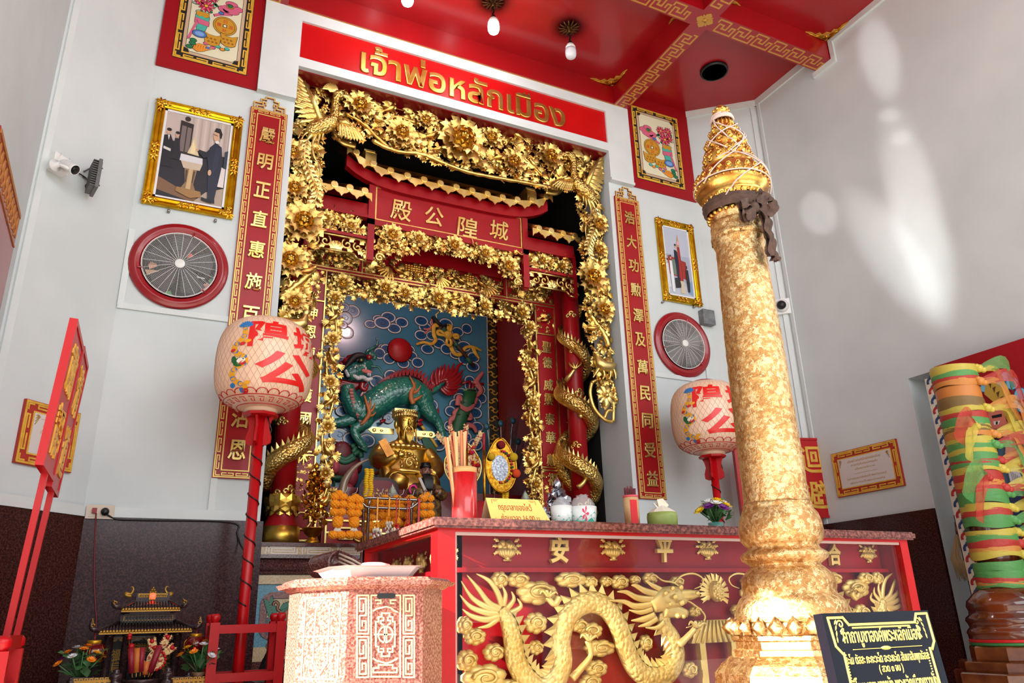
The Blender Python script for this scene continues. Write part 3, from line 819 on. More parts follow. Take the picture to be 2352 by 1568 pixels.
sh=[((158,166,186),[(-1,-1),(1,-1),(1,1),(-1,1)]),((178,184,200),[(-1,0.2),(1,0.2),(1,1),(-1,1)]),((176,184,196),[(-1,-1),(1,-1),(1,-0.55),(-1,-0.7)]),((120,150,186),[(0.6,-0.62),(1,-0.5),(1,-0.95),(0.6,-0.9)]),
((150,44,36),[(-0.8,0.16),(0.66,0.04),(0.66,-0.5),(-0.8,-0.4)]),((104,120,108),[(-0.5,0.06),(-0.2,0.06),(-0.2,-0.4),(-0.5,-0.4)]),((40,34,40),[(-0.4,-0.5),(0.1,-0.45),(0.1,-0.75),(-0.4,-0.8)]),
((22,28,50),[(-0.24,0.36),(0.02,0.34),(0.04,0.0),(-0.02,-0.55),(-0.16,-0.55),(-0.2,-0.1),(-0.26,0.1)]),(SKIN,el(-0.1,0.46,0.07,0.05)),((20,18,20),el(-0.1,0.51,0.075,0.035)),(SKIN,el(0.02,0.33,0.05,0.03)),
((142,30,26),[(0.04,0.46),(0.24,0.46),(0.30,-0.6),(0.04,-0.6)]),((176,52,40),[(0.10,0.46),(0.15,0.46),(0.16,-0.6),(0.10,-0.6)]),((178,140,110),[(0.02,0.56),(0.14,0.80),(0.26,0.56),(0.24,0.46),(0.04,0.46)]),((214,160,166),el(0.15,0.58,0.13,0.06)),((196,150,90),[(0.09,0.66),(0.15,0.86),(0.21,0.66)]),
((196,184,160),[(0.0,-0.56),(0.34,-0.56),(0.30,-0.68),(0.36,-0.8),(0.40,-0.92),(-0.04,-0.92),(0.0,-0.8),(0.06,-0.68)]),
((222,222,226),[(-0.72,0.0),(-0.52,0.0),(-0.48,-0.4),(-0.5,-0.92),(-0.68,-0.92),(-0.72,-0.4)]),(SKIN,el(-0.6,0.10,0.06,0.05)),((20,18,20),el(-0.6,0.14,0.065,0.03)),((206,206,214),[(-0.98,-0.1),(-0.82,-0.1),(-0.78,-0.8),(-0.96,-0.8)]),(SKIN,el(-0.9,-0.02,0.06,0.045)),((18,16,18),el(-0.9,0.02,0.06,0.03)),
((34,30,40),[(0.54,-0.2),(0.74,-0.2),(0.78,-0.6),(0.72,-0.86),(0.56,-0.86),(0.52,-0.6)]),((70,48,40),el(0.64,-0.12,0.06,0.05))]
picture(M,a,b,sh).build('photograph',None,t)
for x,yy in((1520,695),(1592,706)):
 q=Yp(x,yy)
 mb=MB(PLY(0)@T(q.x,q.z,0));mb.lathe([(0.012,0.001),(0.012,0.03),(0.007,0.034),(0.0,0.034)],12);mb.build('support_screw','steel',t)
 # ---- wall fans in round red surrounds
def wall_fan(cx,cz,label,patches,spin):
 t=thing('wall_fan',label,'fan',(cx,0,cz),'round wall fans')
 M=PLY(0)@T(cx,cz,0)
 mb=MB(M);mb.lathe([(0.275,0.002),(0.358,0.002),(0.362,0.016),(0.350,0.032),(0.336,0.030),(0.326,0.044),(0.308,0.046),(0.298,0.034),(0.288,0.036),(0.276,0.022),(0.275,0.002)],48);mb.build('surround','fan_red',t)
 mb=MB(M);mb.lathe([(0.276,0.003),(0.0,0.003)],40);mb.build('backing','dark_void',t)
 mb=MB(M)
 for k in range(5):
  A=RZ(2*PI*k/5+0.3)
  mb.add([(0.04,-0.02,0.012),(0.20,-0.10,0.008),(0.25,-0.02,0.010),(0.24,0.08,0.024),(0.10,0.06,0.026),(0.04,0.02,0.022)],[(0,1,2,3,4,5)],False,A)
 mb.build('blades',spin,t)
 if patches:
  lf=0.0045
  for c,pts in patches:
   mb=MB(M);mb.flat([(q.x-cx,q.z-cz)for q in(Yp(u,v)for u,v in pts)],lf);lf+=0.0003
   mb.build('painted_daylight',P(*c),t)  # coloured flats on the backing paint the bright outdoors glimpsed past the blades
 mb=MB(M)
 for i in range(24):
  r=0.048+i*(0.270-0.048)/23
  z=0.058-0.02*(r/0.27)**2
  mb.tube([(r*math.cos(2*PI*k/40),r*math.sin(2*PI*k/40),z)for k in range(41)],0.0013 if i<23 else 0.005,4)
 for k in range(24):
  A=RZ(2*PI*k/24)
  mb.tube([(0.03,0,0.061),(0.15,0,0.055),(0.271,0,0.040)],0.0017,4,A)
 mb.build('grille','white_plastic',t)
 mb=MB(M);mb.lathe([(0.038,0.050),(0.038,0.064),(0.03,0.068),(0,0.069)],20);mb.build('grille_hub','white_plastic',t)
 for an in(75,195,315):
  c_,s_=math.cos(math.radians(an)),math.sin(math.radians(an))
  mb=MB(M);mb.bar((0.262*c_,0.262*s_,0.04),(0.295*c_,0.295*s_,0.046),0.012,0.008,(0,-1,0));mb.build('clip','fan_red',t)
mat('fan_blur',(84,84,88),0.6);mat('fan_dark',(30,30,36),0.5)
q1,q2=Yp(412,612),Yp(1566,792)
wall_fan(q1.x,q1.z,'round wall fan in a red surround below the photograph of the dark suited man',
[((214,150,112),[(340,610),(352,588),(362,612),(344,618)]),((190,150,110),[(332,619),(352,620),(372,624),(338,632)]),((232,92,60),[(420,581),(440,583),(446,592),(422,592)]),((206,140,116),[(456,656),(478,650),(482,664),(464,674)]),((70,150,80),[(478,645),(486,640),(484,654)]),((70,150,80),[(376,672),(392,668),(396,680)]),((210,214,210),[(452,635),(470,639),(470,642),(452,638)])],'fan_dark')
wall_fan(q2.x,q2.z,'round wall fan in a red surround left of the grey box',[],'fan_blur')
# ---- grey junction box and its conduit on the right
q=Yp(1618,733)
gb=thing('junction_box','small grey metal junction box above the right lantern beside the fan','junction box',(q.x,0,q.z-0.09))
mb=MB(PLY(0)@T(q.x,q.z,0.001));mb.box((-0.078,-0.082,0),(0.078,0.082,0.072));mb.build('box','grey_box',gb)
mb=MB(PLY(0)@T(q.x,q.z,0.073));mb.box((-0.08,-0.084,0),(0.08,0.084,0.006));mb.build('cover','grey_box',gb)
for sx in(-1,1):
 mb=MB(PLY(0)@T(q.x+sx*0.06,q.z+sx*0.062,0.079));mb.lathe([(0.008,0),(0.006,0.004),(0,0.004)],8);mb.build('screw','steel',gb)
 # ---- equipment on the angled wall at the left
NL=Vector((0.707,-0.707,0));UL=Vector((0.707,0.707,0));KL=NL.dot(Vector((FL,0,0)))
def Lp(px,py,off=0.0):return hit(px,py,tuple(NL),KL+off)
def FLW(px,py,off=0.0):return frame(Lp(px,py,off),UL,(0,0,1))
sc=thing('security_camera','white bullet security camera on a square box by the left corner','security camera',Lp(125,380))
mb=MB(FLW(124,380));mb.box((-0.062,-0.062,0.001),(0.062,0.062,0.07));mb.build('mounting_box','white_plastic',sc)
M=FLW(124,380,0.07)
mb=MB(M);mb.lathe([(0.045,0.001),(0.045,0.012),(0.02,0.02),(0.018,0.05),(0,0.05)],16);mb.tube([(0,0,0.04),(0.03,-0.01,0.07),(0.05,-0.02,0.085)],0.014,8);mb.build('bracket','white_plastic',sc)
va_=(CAM-Lp(165,385,0.12)).normalized();ux_=Vector((0.9,0.25,-0.1));dirc=(va_*0.75+ux_*0.65+Vector((0,0,-0.12))).normalized()
cb_=Lp(160,383,0.13);A=Matrix.Translation(cb_)@dirc.to_track_quat('Z','Y').to_matrix().to_4x4()
mb=MB(A);mb.lathe([(0.0,-0.075),(0.024,-0.075),(0.034,-0.05),(0.038,0.04),(0.038,0.06),(0.034,0.062),(0.034,0.055)],20);mb.build('camera_body','white_plastic',sc)
mb=MB(A);mb.lathe([(0.035,0.058),(0.018,0.056),(0.018,0.062),(0.010,0.063),(0.0,0.058)],18);mb.build('lens_face','black',sc)
for dx in(0.0,0.07):
 mb=MB(M);mb.tube([(dx,0.03,0.03),(dx+0.015,0.10,0.03)],0.0035,5);mb.build('antenna','white_plastic',sc)
fl=thing('floodlight','grey finned floodlight on a wall bracket beside the bullet camera','floodlight',Lp(205,410))
M=FLW(213,406,0.11)@Matrix.Rotation(math.radians(58),4,'Y')
mb=MB(M);mb.box((-0.085,-0.115,0.012),(0.085,0.115,0.034));mb.build('housing','grey_plastic',fl)
mb=MB(M);mb.box((-0.07,-0.10,0.034),(0.07,0.10,0.038));mb.build('glass','fan_dark',fl)
mb=MB(M)
for k in range(12):mb.box((-0.078,-0.104+k*0.0182,-0.022),(0.078,-0.098+k*0.0182,0.012))
mb.build('fins','grey_plastic',fl)
mb=MB(FLW(198,405));mb.tube([(-0.03,0.02,0.002),(0.0,0.07,0.05),(0.05,0.075,0.09)],0.006,6);mb.tube([(-0.03,-0.02,0.002),(0.0,-0.06,0.05),(0.05,-0.07,0.09)],0.006,6);mb.build('bracket','grey_plastic',fl)
mb=MB(FLW(194,408));mb.tube(spline([(-0.16,0.03,0.01),(-0.08,0.0,0.012),(0.0,-0.01,0.02),(0.05,-0.05,0.03),(0.03,-0.10,0.03),(0.0,-0.07,0.025),(0.03,-0.03,0.06)],5),0.005,5);mb.build('cable','black',fl)
# dome camera on the right wall fold
DRV=Vector((XR-FR,YR,0)).normalized();NR=Vector((DRV.y,-DRV.x,0));KR=NR.dot(Vector((FR,0,0)))
def Rp(px,py,off=0.0):return hit(px,py,tuple(NR),KR+off)
M=frame(Rp(1795,707),tuple(DRV),(0,0,1))
dc=thing('security_camera','white dome security camera on a square plate right of the golden pillar','security camera',Rp(1795,707))
mb=MB(M);mb.box((-0.085,-0.085,0.001),(0.085,0.085,0.05));mb.build('base_plate','white_plastic',dc)
mb=MB(M@T(0,0,0.05));mb.lathe([(0.07,0.0),(0.07,0.02),(0.06,0.04),(0.05,0.055)],20);mb.build('dome_ring','white_plastic',dc)
mb=MB(M@T(-0.01,-0.005,0.10));mb.ell((0,0,0),0.05,14,9);mb.build('dome','black',dc)
# power socket
so=thing('power_socket','white wall socket with two plugs above the dark granite at the left corner','power socket',Yp(228,1176,-0.02))
M=PLY(-0.03)@T(Yp(230,1176,-0.03).x,Yp(230,1176,-0.03).z,0)
mb=MB(M);mb.box((-0.085,-0.046,0.0),(0.085,0.046,0.022));mb.box((-0.07,-0.034,0.022),(0.07,0.034,0.026));mb.build('faceplate',P(206,190,172),so)
mb=MB(M);mb.box((-0.048,-0.012,0.026),(-0.02,0.022,0.045));mb.build('plug',P(140,20,26),so)
mb=MB(M@T(0.03,0,0));mb.lathe([(0.026,0.026),(0.026,0.045),(0.014,0.06),(0,0.06)],14);mb.build('plug','black',so)
def cord(name,pts,r,m,label):
 mb=MB();mb.tube(spline(pts,6),r,6);return mb.build(name,m,so,label=label)
cord('power_cord',[Yp(236,1176,-0.08),Yp(250,1184,-0.06),Yp(270,1192,-0.045),Yp(330,1194,-0.045),Yp(530,1199,-0.045),Yp(545,1225,-0.05),Yp(552,1250,-0.12),Yp(575,1285,-0.6)],0.006,'black','black cord')
cord('power_cord',[Yp(221,1178,-0.07),Yp(218,1230,-0.05),Yp(216,1330,-0.05),Yp(220,1400,-0.06),Yp(222,1445,-0.1)],0.005,P(110,16,24),'thin red cord')
# ---- fret bordered plaques
def plaque(M,w,h,label,lines,cat='plaque'):
 t=thing('plaque',label,cat,tuple(M.translation))
 mb=MB(M);mb.box((-w/2,-h/2,0.001),(w/2,h/2,0.022));mb.build('backboard',P(166,40,30),t)
 mb=MB(M);fret_border(mb,w-0.01,h-0.01,0.06,0.013,0.022,0.026,None,0.21);mb.build('fret_border','gold_paint',t)
 mb=MB(M);mb.box((-w/2+0.075,-h/2+0.075,0.022),(w/2-0.075,h/2-0.075,0.028));mb.build('marble_slab',P(208,200,196),t)
 mb=MB(M)
 for i,(s,wd)in enumerate(lines):
  if s:glyph(mb,s,0.03,T(0,h*0.24-i*h*0.098,0.0285),0.001,0,0,fit=(wd*w,None if False else 0.026))
  else:mb.box((-wd*w/2,h*0.24-i*h*0.098-0.001,0.028),(wd*w/2,h*0.24-i*h*0.098+0.001,0.0295))
 mb.build('lettering',P(176,140,70),t)
 for sx in(-1,1):
  mb=MB(M)
  for k in range(4):
   mb.tube([(sx*(w/2-0.085),h/2-0.09-0.02*k,0.029),(sx*(w/2-0.10-0.005*k),h/2-0.095,0.029),(sx*(w/2-0.11+0.006*k),h/2-0.085,0.029)],0.003,4)
  mb.build('corner_scroll',P(176,140,70),t)
pr_=[Xp(*p,XR)for p in((1912,1045),(2060,1007),(2080,1115),(1930,1142))]
cy_=(pr_[0].y+pr_[1].y)/2;cz_=sum(p.z for p in pr_)/4
plaque(frame((XR,cy_,cz_),(0,-1,0),(0,0,1)),abs(pr_[1].y-pr_[0].y),pr_[1].z-pr_[2].z,'white plaque with red and gold fret border on the right wall by the door',
[('เมื่อสร้างองค์เจ้าพ่อหลักเมือง',0.5),('การปฏิสังขรณ์ศาลเจ้า',0.4),('เมื่อพุทธศักราช',0.3),('',0.35),('ในการบูรณะครั้งใหม่นี้ จังหวัดราชบุรี',0.6),('เพื่อถวายเป็นพระราชกุศล',0.52),('',0.2)])
pl_=[Lp(*p)for p in((57,912),(182,948),(155,1090),(25,1065))]
c_=(pl_[0]+pl_[1]+pl_[2]+pl_[3])/4
plaque(frame((c_+NL*0.0),UL,(0,0,1)),(pl_[1]-pl_[0]).xy.length,pl_[0].z-pl_[3].z-0.02,'white plaque with fret border half hidden behind red procession boards',
[('',0.4),('ประวัติศาลเจ้า',0.3),('เจ้าพ่อหลักเมือง',0.36),('ราชบุรี',0.2)])
# red board with gilt scrolls at the edge of the photo
q=Xp(35,490,XL)
rb=thing('carved_board','red board with gilt scroll border cut by the left edge of the photo','carved board',(XL,q.y-0.5,Xp(2,655,XL).z))
M=frame((XL,q.y-0.5,(q.z+Xp(2,655,XL).z)/2),(0,1,0),(0,0,1))
hh=0.42
mb=MB(M);mb.box((-0.5,-hh-0.12,0.001),(0.5,hh*0.55,0.03));mb.build('panel','fan_red',rb)
mb=MB(M)
for i in range(12):
 x=0.46-i*0.085
 mb.tube(spline([(x,0.05,0.03),(x-0.03,0.17,0.034),(x-0.06,0.12,0.034),(x-0.03,0.09,0.034),(x-0.07,0.04,0.03)],3),0.011,5,flat=0.5)
mb.box((-0.49,0.195,0.03),(0.49,0.22,0.036));mb.box((-0.49,0.0,0.03),(0.49,0.012,0.036));mb.build('gilt_scrolls',P(176,112,52),rb)
# --- carving: leaves, flowers, birds
def leaf_geo(lobes=3):
# serrated leaf along +x, length 1, slightly arched
 vs=[(0,0,0.04)];mid=[0];up=[];dn=[]
 n=lobes*2
 for i in range(1,n+1):
  x=i/(n+1)
  vs.append((x,0,0.10*math.sin(PI*x)+0.05));mid.append(len(vs)-1)
 vs.append((1.0,0,0.0));tip=len(vs)-1
 for i in range(n):
  x=(i+0.6)/(n+0.6)
  wv=0.46*math.sin(PI*min(1,x*0.86+0.12))*(1.0 if i%2 else 0.50)+0.05
  xx=x+(0.10 if i%2 else 0.0)
  vs.append((xx,wv,-0.03 if i%2 else 0.05));up.append(len(vs)-1)
  vs.append((xx,-wv,-0.03 if i%2 else 0.05));dn.append(len(vs)-1)
 fs=[]
 u=[0]+up+[tip];d=[0]+dn+[tip];m=mid+[tip]
 for i in range(len(m)-1):
  fs.append((m[i],m[i+1],u[i+1],u[i])if i else(m[0],m[1],u[1]))
  fs.append((m[i+1],m[i],d[i],d[i+1])if i else(m[1],m[0],d[1]))
 return vs,[f for f in fs if len(set(f))==len(f)]
LEAF3,LEAF2=leaf_geo(3),leaf_geo(2)
def put(mb,geo,M,smooth=True):mb.add(geo[0],geo[1],smooth,M)
def peony_mb(outer=9,rows=4,dome=0.52,seed=0):
# unit flower facing +z: serrated leaves around a dome of scale petals
 r=random.Random(seed);mb=MB()
 mb.use('gold')
 for ring,(k,L,tilt)in enumerate(((outer,1.0,0.25),(outer,0.85,0.6))):
  for i in range(k):
   a=2*PI*(i+0.5*ring)/k+r.uniform(-0.08,0.08)
   put(mb,LEAF3,RZ(a)@Matrix.Rotation(-tilt,4,'Y')@T(0.22,0,0.05)@SCL(L*0.78,0.62,0.7))
 mb.use('gold_amber')
 mb.ell((0,0,0.10),(dome*0.86,dome*0.86,dome*0.75),14,8)
 for j in range(rows):
  t=PI/2*(0.06+0.88*j/rows)
  k=max(5,round(13*math.cos(t)))
  for i in range(k):
   a=2*PI*(i+0.5*(j%2))/k
   rr=dome*math.cos(t)*0.98;zz=0.10+dome*0.86*math.sin(t)
   w=PI*dome*max(0.35,math.cos(t))/k*1.15
   A=RZ(a)@T(rr,0,zz)@Matrix.Rotation(-t*0.8,4,'Y')
   mb.add([(0,-w,-0.05),(0.055,-w*0.75,0.09),(0.085,0,0.13),(0.055,w*0.75,0.09),(0,w,-0.05),(-0.05,0,0.02)],[(0,5,2,1),(4,3,2,5),(0,1,2),(4,2,3)],True,A)
 mb.use('gold_pale')
 for i in range(6):
  a=2*PI*i/6;mb.ell((0.11*math.cos(a),0.11*math.sin(a),dome*0.92),(0.07,0.07,0.10),6,4)
 return mb
def proto_mesh(mb,name):
 o=mb.build(name);me=o.data;bpy.data.objects.remove(o);return me
PEONY=[proto_mesh(peony_mb(9,5,0.52,1),'peony'),proto_mesh(peony_mb(8,4,0.46,2),'peony')]
def bird(mb,M,s,wing=True,gold='gold'):
 mb.use(gold)
 A=M@SCL(s)
 mb.tube(spline([(-0.55,-0.10,0.06),(-0.2,-0.05,0.12),(0.12,0.05,0.14),(0.34,0.24,0.14),(0.44,0.34,0.13),(0.60,0.33,0.10)],3),[0.05]+[0.08,0.12,0.16,0.19,0.2,0.19,0.17,0.14,0.11,0.10,0.115,0.12,0.09,0.04,0.01][:15],7,A)
 for i in range(4):put(mb,LEAF2,A@T(-0.45,-0.10,0.1)@RZ(PI+0.25*(i-1.5))@SCL(0.7,0.16,0.3))
 if wing:
  for i in range(5):put(mb,LEAF2,A@T(0.02,0.1,0.24)@RZ(PI*0.62+0.22*i)@SCL(0.62-0.03*i,0.18,0.4))
def scatter(mb,region,n,s,rng,depth=(0.0,0.05),keep=None,ang=None):
# leaves, buds and berries strewn through a region given by sampling functions
 done=0;tries=0
 while done<n and tries<n*8:
  tries+=1
  u,v=region(rng)
  if keep and not keep(u,v):continue
  done+=1
  w=rng.uniform(*depth)
  k=rng.random()
  mb.use('gold' if rng.random()<0.62 else('gold_orange' if rng.random()<0.75 else 'gold_pale'))
  A=T(u,v,w)@RZ(rng.uniform(0,2*PI))@Matrix.Rotation(rng.uniform(-0.5,0.2),4,'Y')@Matrix.Rotation(rng.uniform(-0.5,0.5),4,'X')
  ss=s*rng.uniform(0.7,1.3)
  if k<0.62:put(mb,LEAF3 if rng.random()<0.7 else LEAF2,A@SCL(ss,ss*1.1,ss))
  elif k<0.80:
   for i in range(5):put(mb,LEAF2,A@RZ(i*1.257)@SCL(ss*0.55,ss*0.5,ss*0.6))
   mb.ell((0,0,0.015),ss*0.14,6,4,A)
  elif k<0.9:mb.ell((0,0,0.01),(ss*0.24,ss*0.22,ss*0.22),7,5,A)
  else:mb.tube([(0,0,0),(ss*0.4,ss*0.1,0.015),(ss*0.9,-ss*0.1,0.0),(ss*1.3,ss*0.15,0)],[ss*0.10,ss*0.09,ss*0.07,ss*0.04],5,A)
def place_flowers(t,y,spots,off=0.05):
 for px,py,r,k in spots:
  q=Yp(px,py,y)
  o=inst(PEONY[k],'peony',t,PLY(y)@T(q.x,q.z,off)@RZ(rnd.uniform(0,6))@SCL(r,r,r*0.85))
def vine(mb,pts,r,y,lift=0.03):
 q=[(a,b,lift)for a,b in pw(pts,y)]
 path=spline(q,5)
 n=len(path)
 mb.tube([(p[0]+rnd.uniform(-0.004,0.004),p[1]+rnd.uniform(-0.004,0.004),p[2])for p in path],[r*(0.75+0.5*abs(math.sin(i*1.3)))for i in range(n)],6)
 # --- the large carved frame in the opening
YC=0.18
cf=thing('openwork_carving','deeply carved openwork gilt frame of flowers and phoenixes hung inside the altar opening','carved frame',(0,YC,2.8))
rg=random.Random(11)
ZIN=5.34
big=[(821,253,0.185,1),(916,316,0.185,1),(972,286,0.13,1),(1052,335,0.30,0),(1122,325,0.15,1),(1173,380,0.165,1),(1255,368,0.185,1),
(686,232,0.13,1),(668,360,0.15,1),(672,442,0.15,1),(692,520,0.225,1),(662,606,0.185,1),(1358,401,0.14,1),(1366,522,0.15,1),(1350,645,0.22,1),(1376,718,0.17,1),(672,700,0.13,1),(1368,580,0.12,1)]
place_flowers(cf,YC,big,0.06)
fl_pos=[(Yp(a,b,YC),r)for a,b,r,k in big]
def clear_of(u,v):
 for q,r in fl_pos:
  if(u-q.x)**2+(v-q.z)**2<(r*0.5)**2:return False
 return True
def top_low(u):
 return 5.30+0.03*math.sin(u*5)+(0.0 if abs(u)>0.3 else-0.05*math.cos(u*5))
def reg_top(r):
 u=r.uniform(-1.3,1.3);return u,r.uniform(top_low(u),OZ-0.03)
def reg_side(sg):
 def f(r):
  v=r.uniform(2.95,OZ-0.04)
  inner=1.375 if v>3.6 else 1.375+(3.6-v)*0.22
  return sg*r.uniform(inner,1.655),v
 return f
M=PLY(YC)
mb=MB(M);scatter(mb,reg_top,560,0.085,rg,(0.0,0.06),clear_of)
mb.build('head_foliage',None,cf,kind='stuff')
for sg,nm in((-1,'side_foliage'),(1,'side_foliage')):
 mb=MB(M);scatter(mb,reg_side(sg),430,0.08,rg,(0.0,0.06),clear_of)
 mb.build(nm,None,cf,kind='stuff')
 # gnarled branches
for pts,r in(([(850,328),(900,352),(960,360),(1000,375),(1060,398),(1120,412),(1200,425),(1275,440)],0.020),([(790,268),(830,290),(870,330),(905,355)],0.018),([(640,690),(668,668),(700,640),(716,622)],0.032),([(1160,345),(1200,370),(1240,410)],0.016),([(880,285),(910,275),(950,290)],0.016),
([(1392,800),(1380,770),(1358,740),(1345,715)],0.026),([(655,560),(680,590),(672,640)],0.016),([(1372,600),(1368,650),(1380,700)],0.016)):
 mb=MB(M);mb.use('gold_orange' if r<0.019 else 'gold');vine(mb,pts,r,YC,0.055);mb.build('branch',None,cf)
 # thin red-backed rails the carving is pinned to
mb=MB(M);mb.use('gold_dull')
for sg in(-1,1):mb.tube([(sg*1.662,2.95,0.0),(sg*1.662,OZ-0.01,0.0)],0.010,5)
mb.tube([(-1.66,OZ-0.01,0.0),(1.66,OZ-0.01,0.0)],0.010,5);mb.build('edge_rail',None,cf)
# birds among the flowers
for px,py,s,fx in((890,262,0.14,1),(862,285,0.13,-1),(985,322,0.13,1),(1000,352,0.11,1),(1180,322,0.15,-1),(1140,370,0.13,1),(1215,385,0.13,-1),(640,545,0.16,1),(700,632,0.15,1),(1378,620,0.13,1),(1372,675,0.15,-1),(1352,760,0.12,1)):
 q=Yp(px,py,YC)
 mb=MB(M@T(q.x,q.z,0.075)@SCL(fx,1,1)@RZ(rnd.uniform(-0.3,0.4)));bird(mb,Matrix.Identity(4),s,True,rnd.choice(['gold','gold_orange']));mb.build('bird',None,cf)
 # phoenixes: left one traced, right one its mirror image
def phoenix(sg):
 def S(pts,lift):return[(sg*abs(q.x)if True else 0,q.z,lift)for q in(Yp(a,b,YC)for a,b in pts)]
 mb=MB(M);mb.use('gold_scale')
 body=S([(702,318),(722,306),(742,300),(757,290),(764,272),(764,252),(768,236),(778,228),(790,229)],0.10)
 mb.tube(spline(body,5),[0.03,0.04,0.052,0.062,0.07,0.075,0.078,0.08,0.08,0.08,0.079,0.077,0.074,0.07,0.065,0.06,0.054,0.049,0.044,0.04,0.038,0.036,0.035,0.034,0.034,0.034,0.034,0.034,0.035,0.037,0.041,0.045,0.047,0.046,0.042,0.034,0.025,0.018,0.012,0.008,0.004][:41],12,scale=0.10,flat=0.8)
 o=mb.build('phoenix',None,cf)
 hd=Vector(S([(770,232)],0.12)[0])
 w=MB(M);w.use('gold')
 for i in range(7):put(w,LEAF2,T(hd.x,hd.y+0.02,0.115)@RZ((PI/2+sg*(-0.1)*0)+sg*(0.35+0.19*i)*1.0 if sg<0 else PI/2-(0.35+0.19*i))@SCL(0.16-0.01*i,0.05,0.1))if False else put(w,LEAF2,T(hd.x,hd.y+0.02,0.115)@(SCL(-1,1,1)if sg>0 else Matrix.Identity(4))@RZ(PI*0.98-0.17*i)@SCL(0.17-0.008*i,0.05,0.12))
 w.build('crest',None,o)
 w=MB(M);w.use('gold_pale');w.ell((hd.x,hd.y+0.01,0.10),(0.05,0.042,0.036),10,7);w.tube([(hd.x-sg*0.03,hd.y+0.01,0.10),(hd.x-sg*0.085,hd.y+0.0,0.10),(hd.x-sg*0.10,hd.y-0.02,0.10)],[0.024,0.014,0.003],7);w.ell((hd.x-sg*0.02,hd.y+0.022,0.135),0.009,6,4);w.build('head',None,o)
 # raised wing, four rows of feathers
 for nm,root,tip,rows,L in(('wing',(730,292),(692,205),4,0.24),('wing',(772,296),(798,306),3,0.22)):
  w=MB(M);a=Vector(S([root],0.12)[0]);b=Vector(S([tip],0.13)[0])
  d=b-a
  for j in range(rows):
   w.use('gold_pale' if j%2 else 'gold')
   for i in range(9):
    t_=i/8
    p=a+d*(t_*(0.95-0.12*j))
    an=math.atan2(d.y,d.x)+sg*(-1.0 if nm and root[0]<750 else 0.9)*(1.35-0.95*t_)*(1 if root[0]<750 else 1)
    put(w,LEAF2,T(p.x,p.y,0.115-0.008*j+0.006*(i%2))@RZ(an)@SCL(L*(0.55+0.18*j)*(0.8+0.35*t_),0.055,0.12))
  w.tube([a,a+d*0.5+Vector((0,0.015,0.0)),b],[0.03,0.026,0.012],7)
  w.build(nm,None,o)
  # tail: streaming ribbons, the longest leafed
 for pts,r in(([(716,316),(700,335),(692,365),(704,400),(716,430),(722,460),(706,492)],0.022),([(722,318),(712,345),(716,372),(728,392),(730,415),(722,440)],0.016),([(712,312),(694,322),(684,345),(688,375),(700,412),(708,450)],0.016),([(730,318),(726,340),(732,352)],0.012),([(738,316),(735,332),(742,342)],0.011),([(708,308),(690,312),(680,330)],0.012)):
  w=MB(M);w.use('gold_pale')
  path=spline(S(pts,0.095),6);n=len(path)
  w.tube(path,[r*(0.7+0.3*math.sin(i*0.7))*(1.1-0.6*i/n)for i in range(n)],7,flat=0.7)
  if r>0.02:
   for i in range(6,n-1,2):
    p=path[i];dd=path[i+1]-path[i];a0=math.atan2(dd.y,dd.x)
    for q in(0.9,-0.9):put(w,LEAF2,T(p.x,p.y,0.10)@RZ(a0+q)@SCL(0.085,0.04,0.06))
   put(w,LEAF3,T(path[-1].x,path[-1].y,0.10)@RZ(-PI/2)@SCL(0.13,0.10,0.1))
  w.build('tail_feather',None,o)
phoenix(-1);phoenix(1)
# deer, lotus and scroll end at the foot of each side
for sg in(-1,1):
 def S(pts,lift=0.06):return[(sg*abs(q.x),q.z,lift)for q in(Yp(a,b,YC)for a,b in pts)]
 mb=MB(M);mb.use('gold_pale')
 mb.tube(spline(S([(1402,843),(1385,848),(1368,842),(1362,828),(1360,818),(1352,815)],0.09),4),[0.02,0.03,0.042,0.05,0.054,0.055,0.055,0.055,0.055,0.052,0.045,0.038,0.032,0.028,0.026,0.026,0.028,0.028,0.022,0.014,0.008],9)
 for a in([(1366,850),(1358,862),(1352,872)],[(1374,852),(1378,866),(1374,876)],[(1396,848),(1402,862),(1404,876)],[(1390,850),(1392,866),(1388,876)]):mb.tube(spline(S(a,0.085),3),[0.02,0.017,0.014,0.012,0.010,0.010,0.009],6)
 for a in([(1362,818),(1366,806),(1360,798)],[(1365,810),(1372,804),(1374,796)]):mb.tube(S(a,0.085),[0.009,0.007,0.004],5)
 mb.build('deer',None,cf)
 mb=MB(M);mb.use('gold')
 for q in([(1356,880),(1352,905),(1362,940),(1385,965),(1403,970)],[(1404,880),(1406,920),(1405,970)],[(1356,880),(1372,874),(1382,884),(1392,874),(1404,880)],[(1382,884),(1380,900)],[(1385,962),(1392,945),(1404,945)]):mb.tube(spline(S(q,0.03),5),0.02,7,flat=0.8)
 c=S([(1384,912)],0.055)[0]
 mb.use('gold_pale')
 for i in range(8):put(mb,LEAF2,T(*c)@RZ(i*PI/4+0.2)@SCL(0.115,0.085,0.14))
 mb.ell((c[0],c[1],c[2]+0.02),0.028,8,5);mb.build('scroll_foot',None,cf)
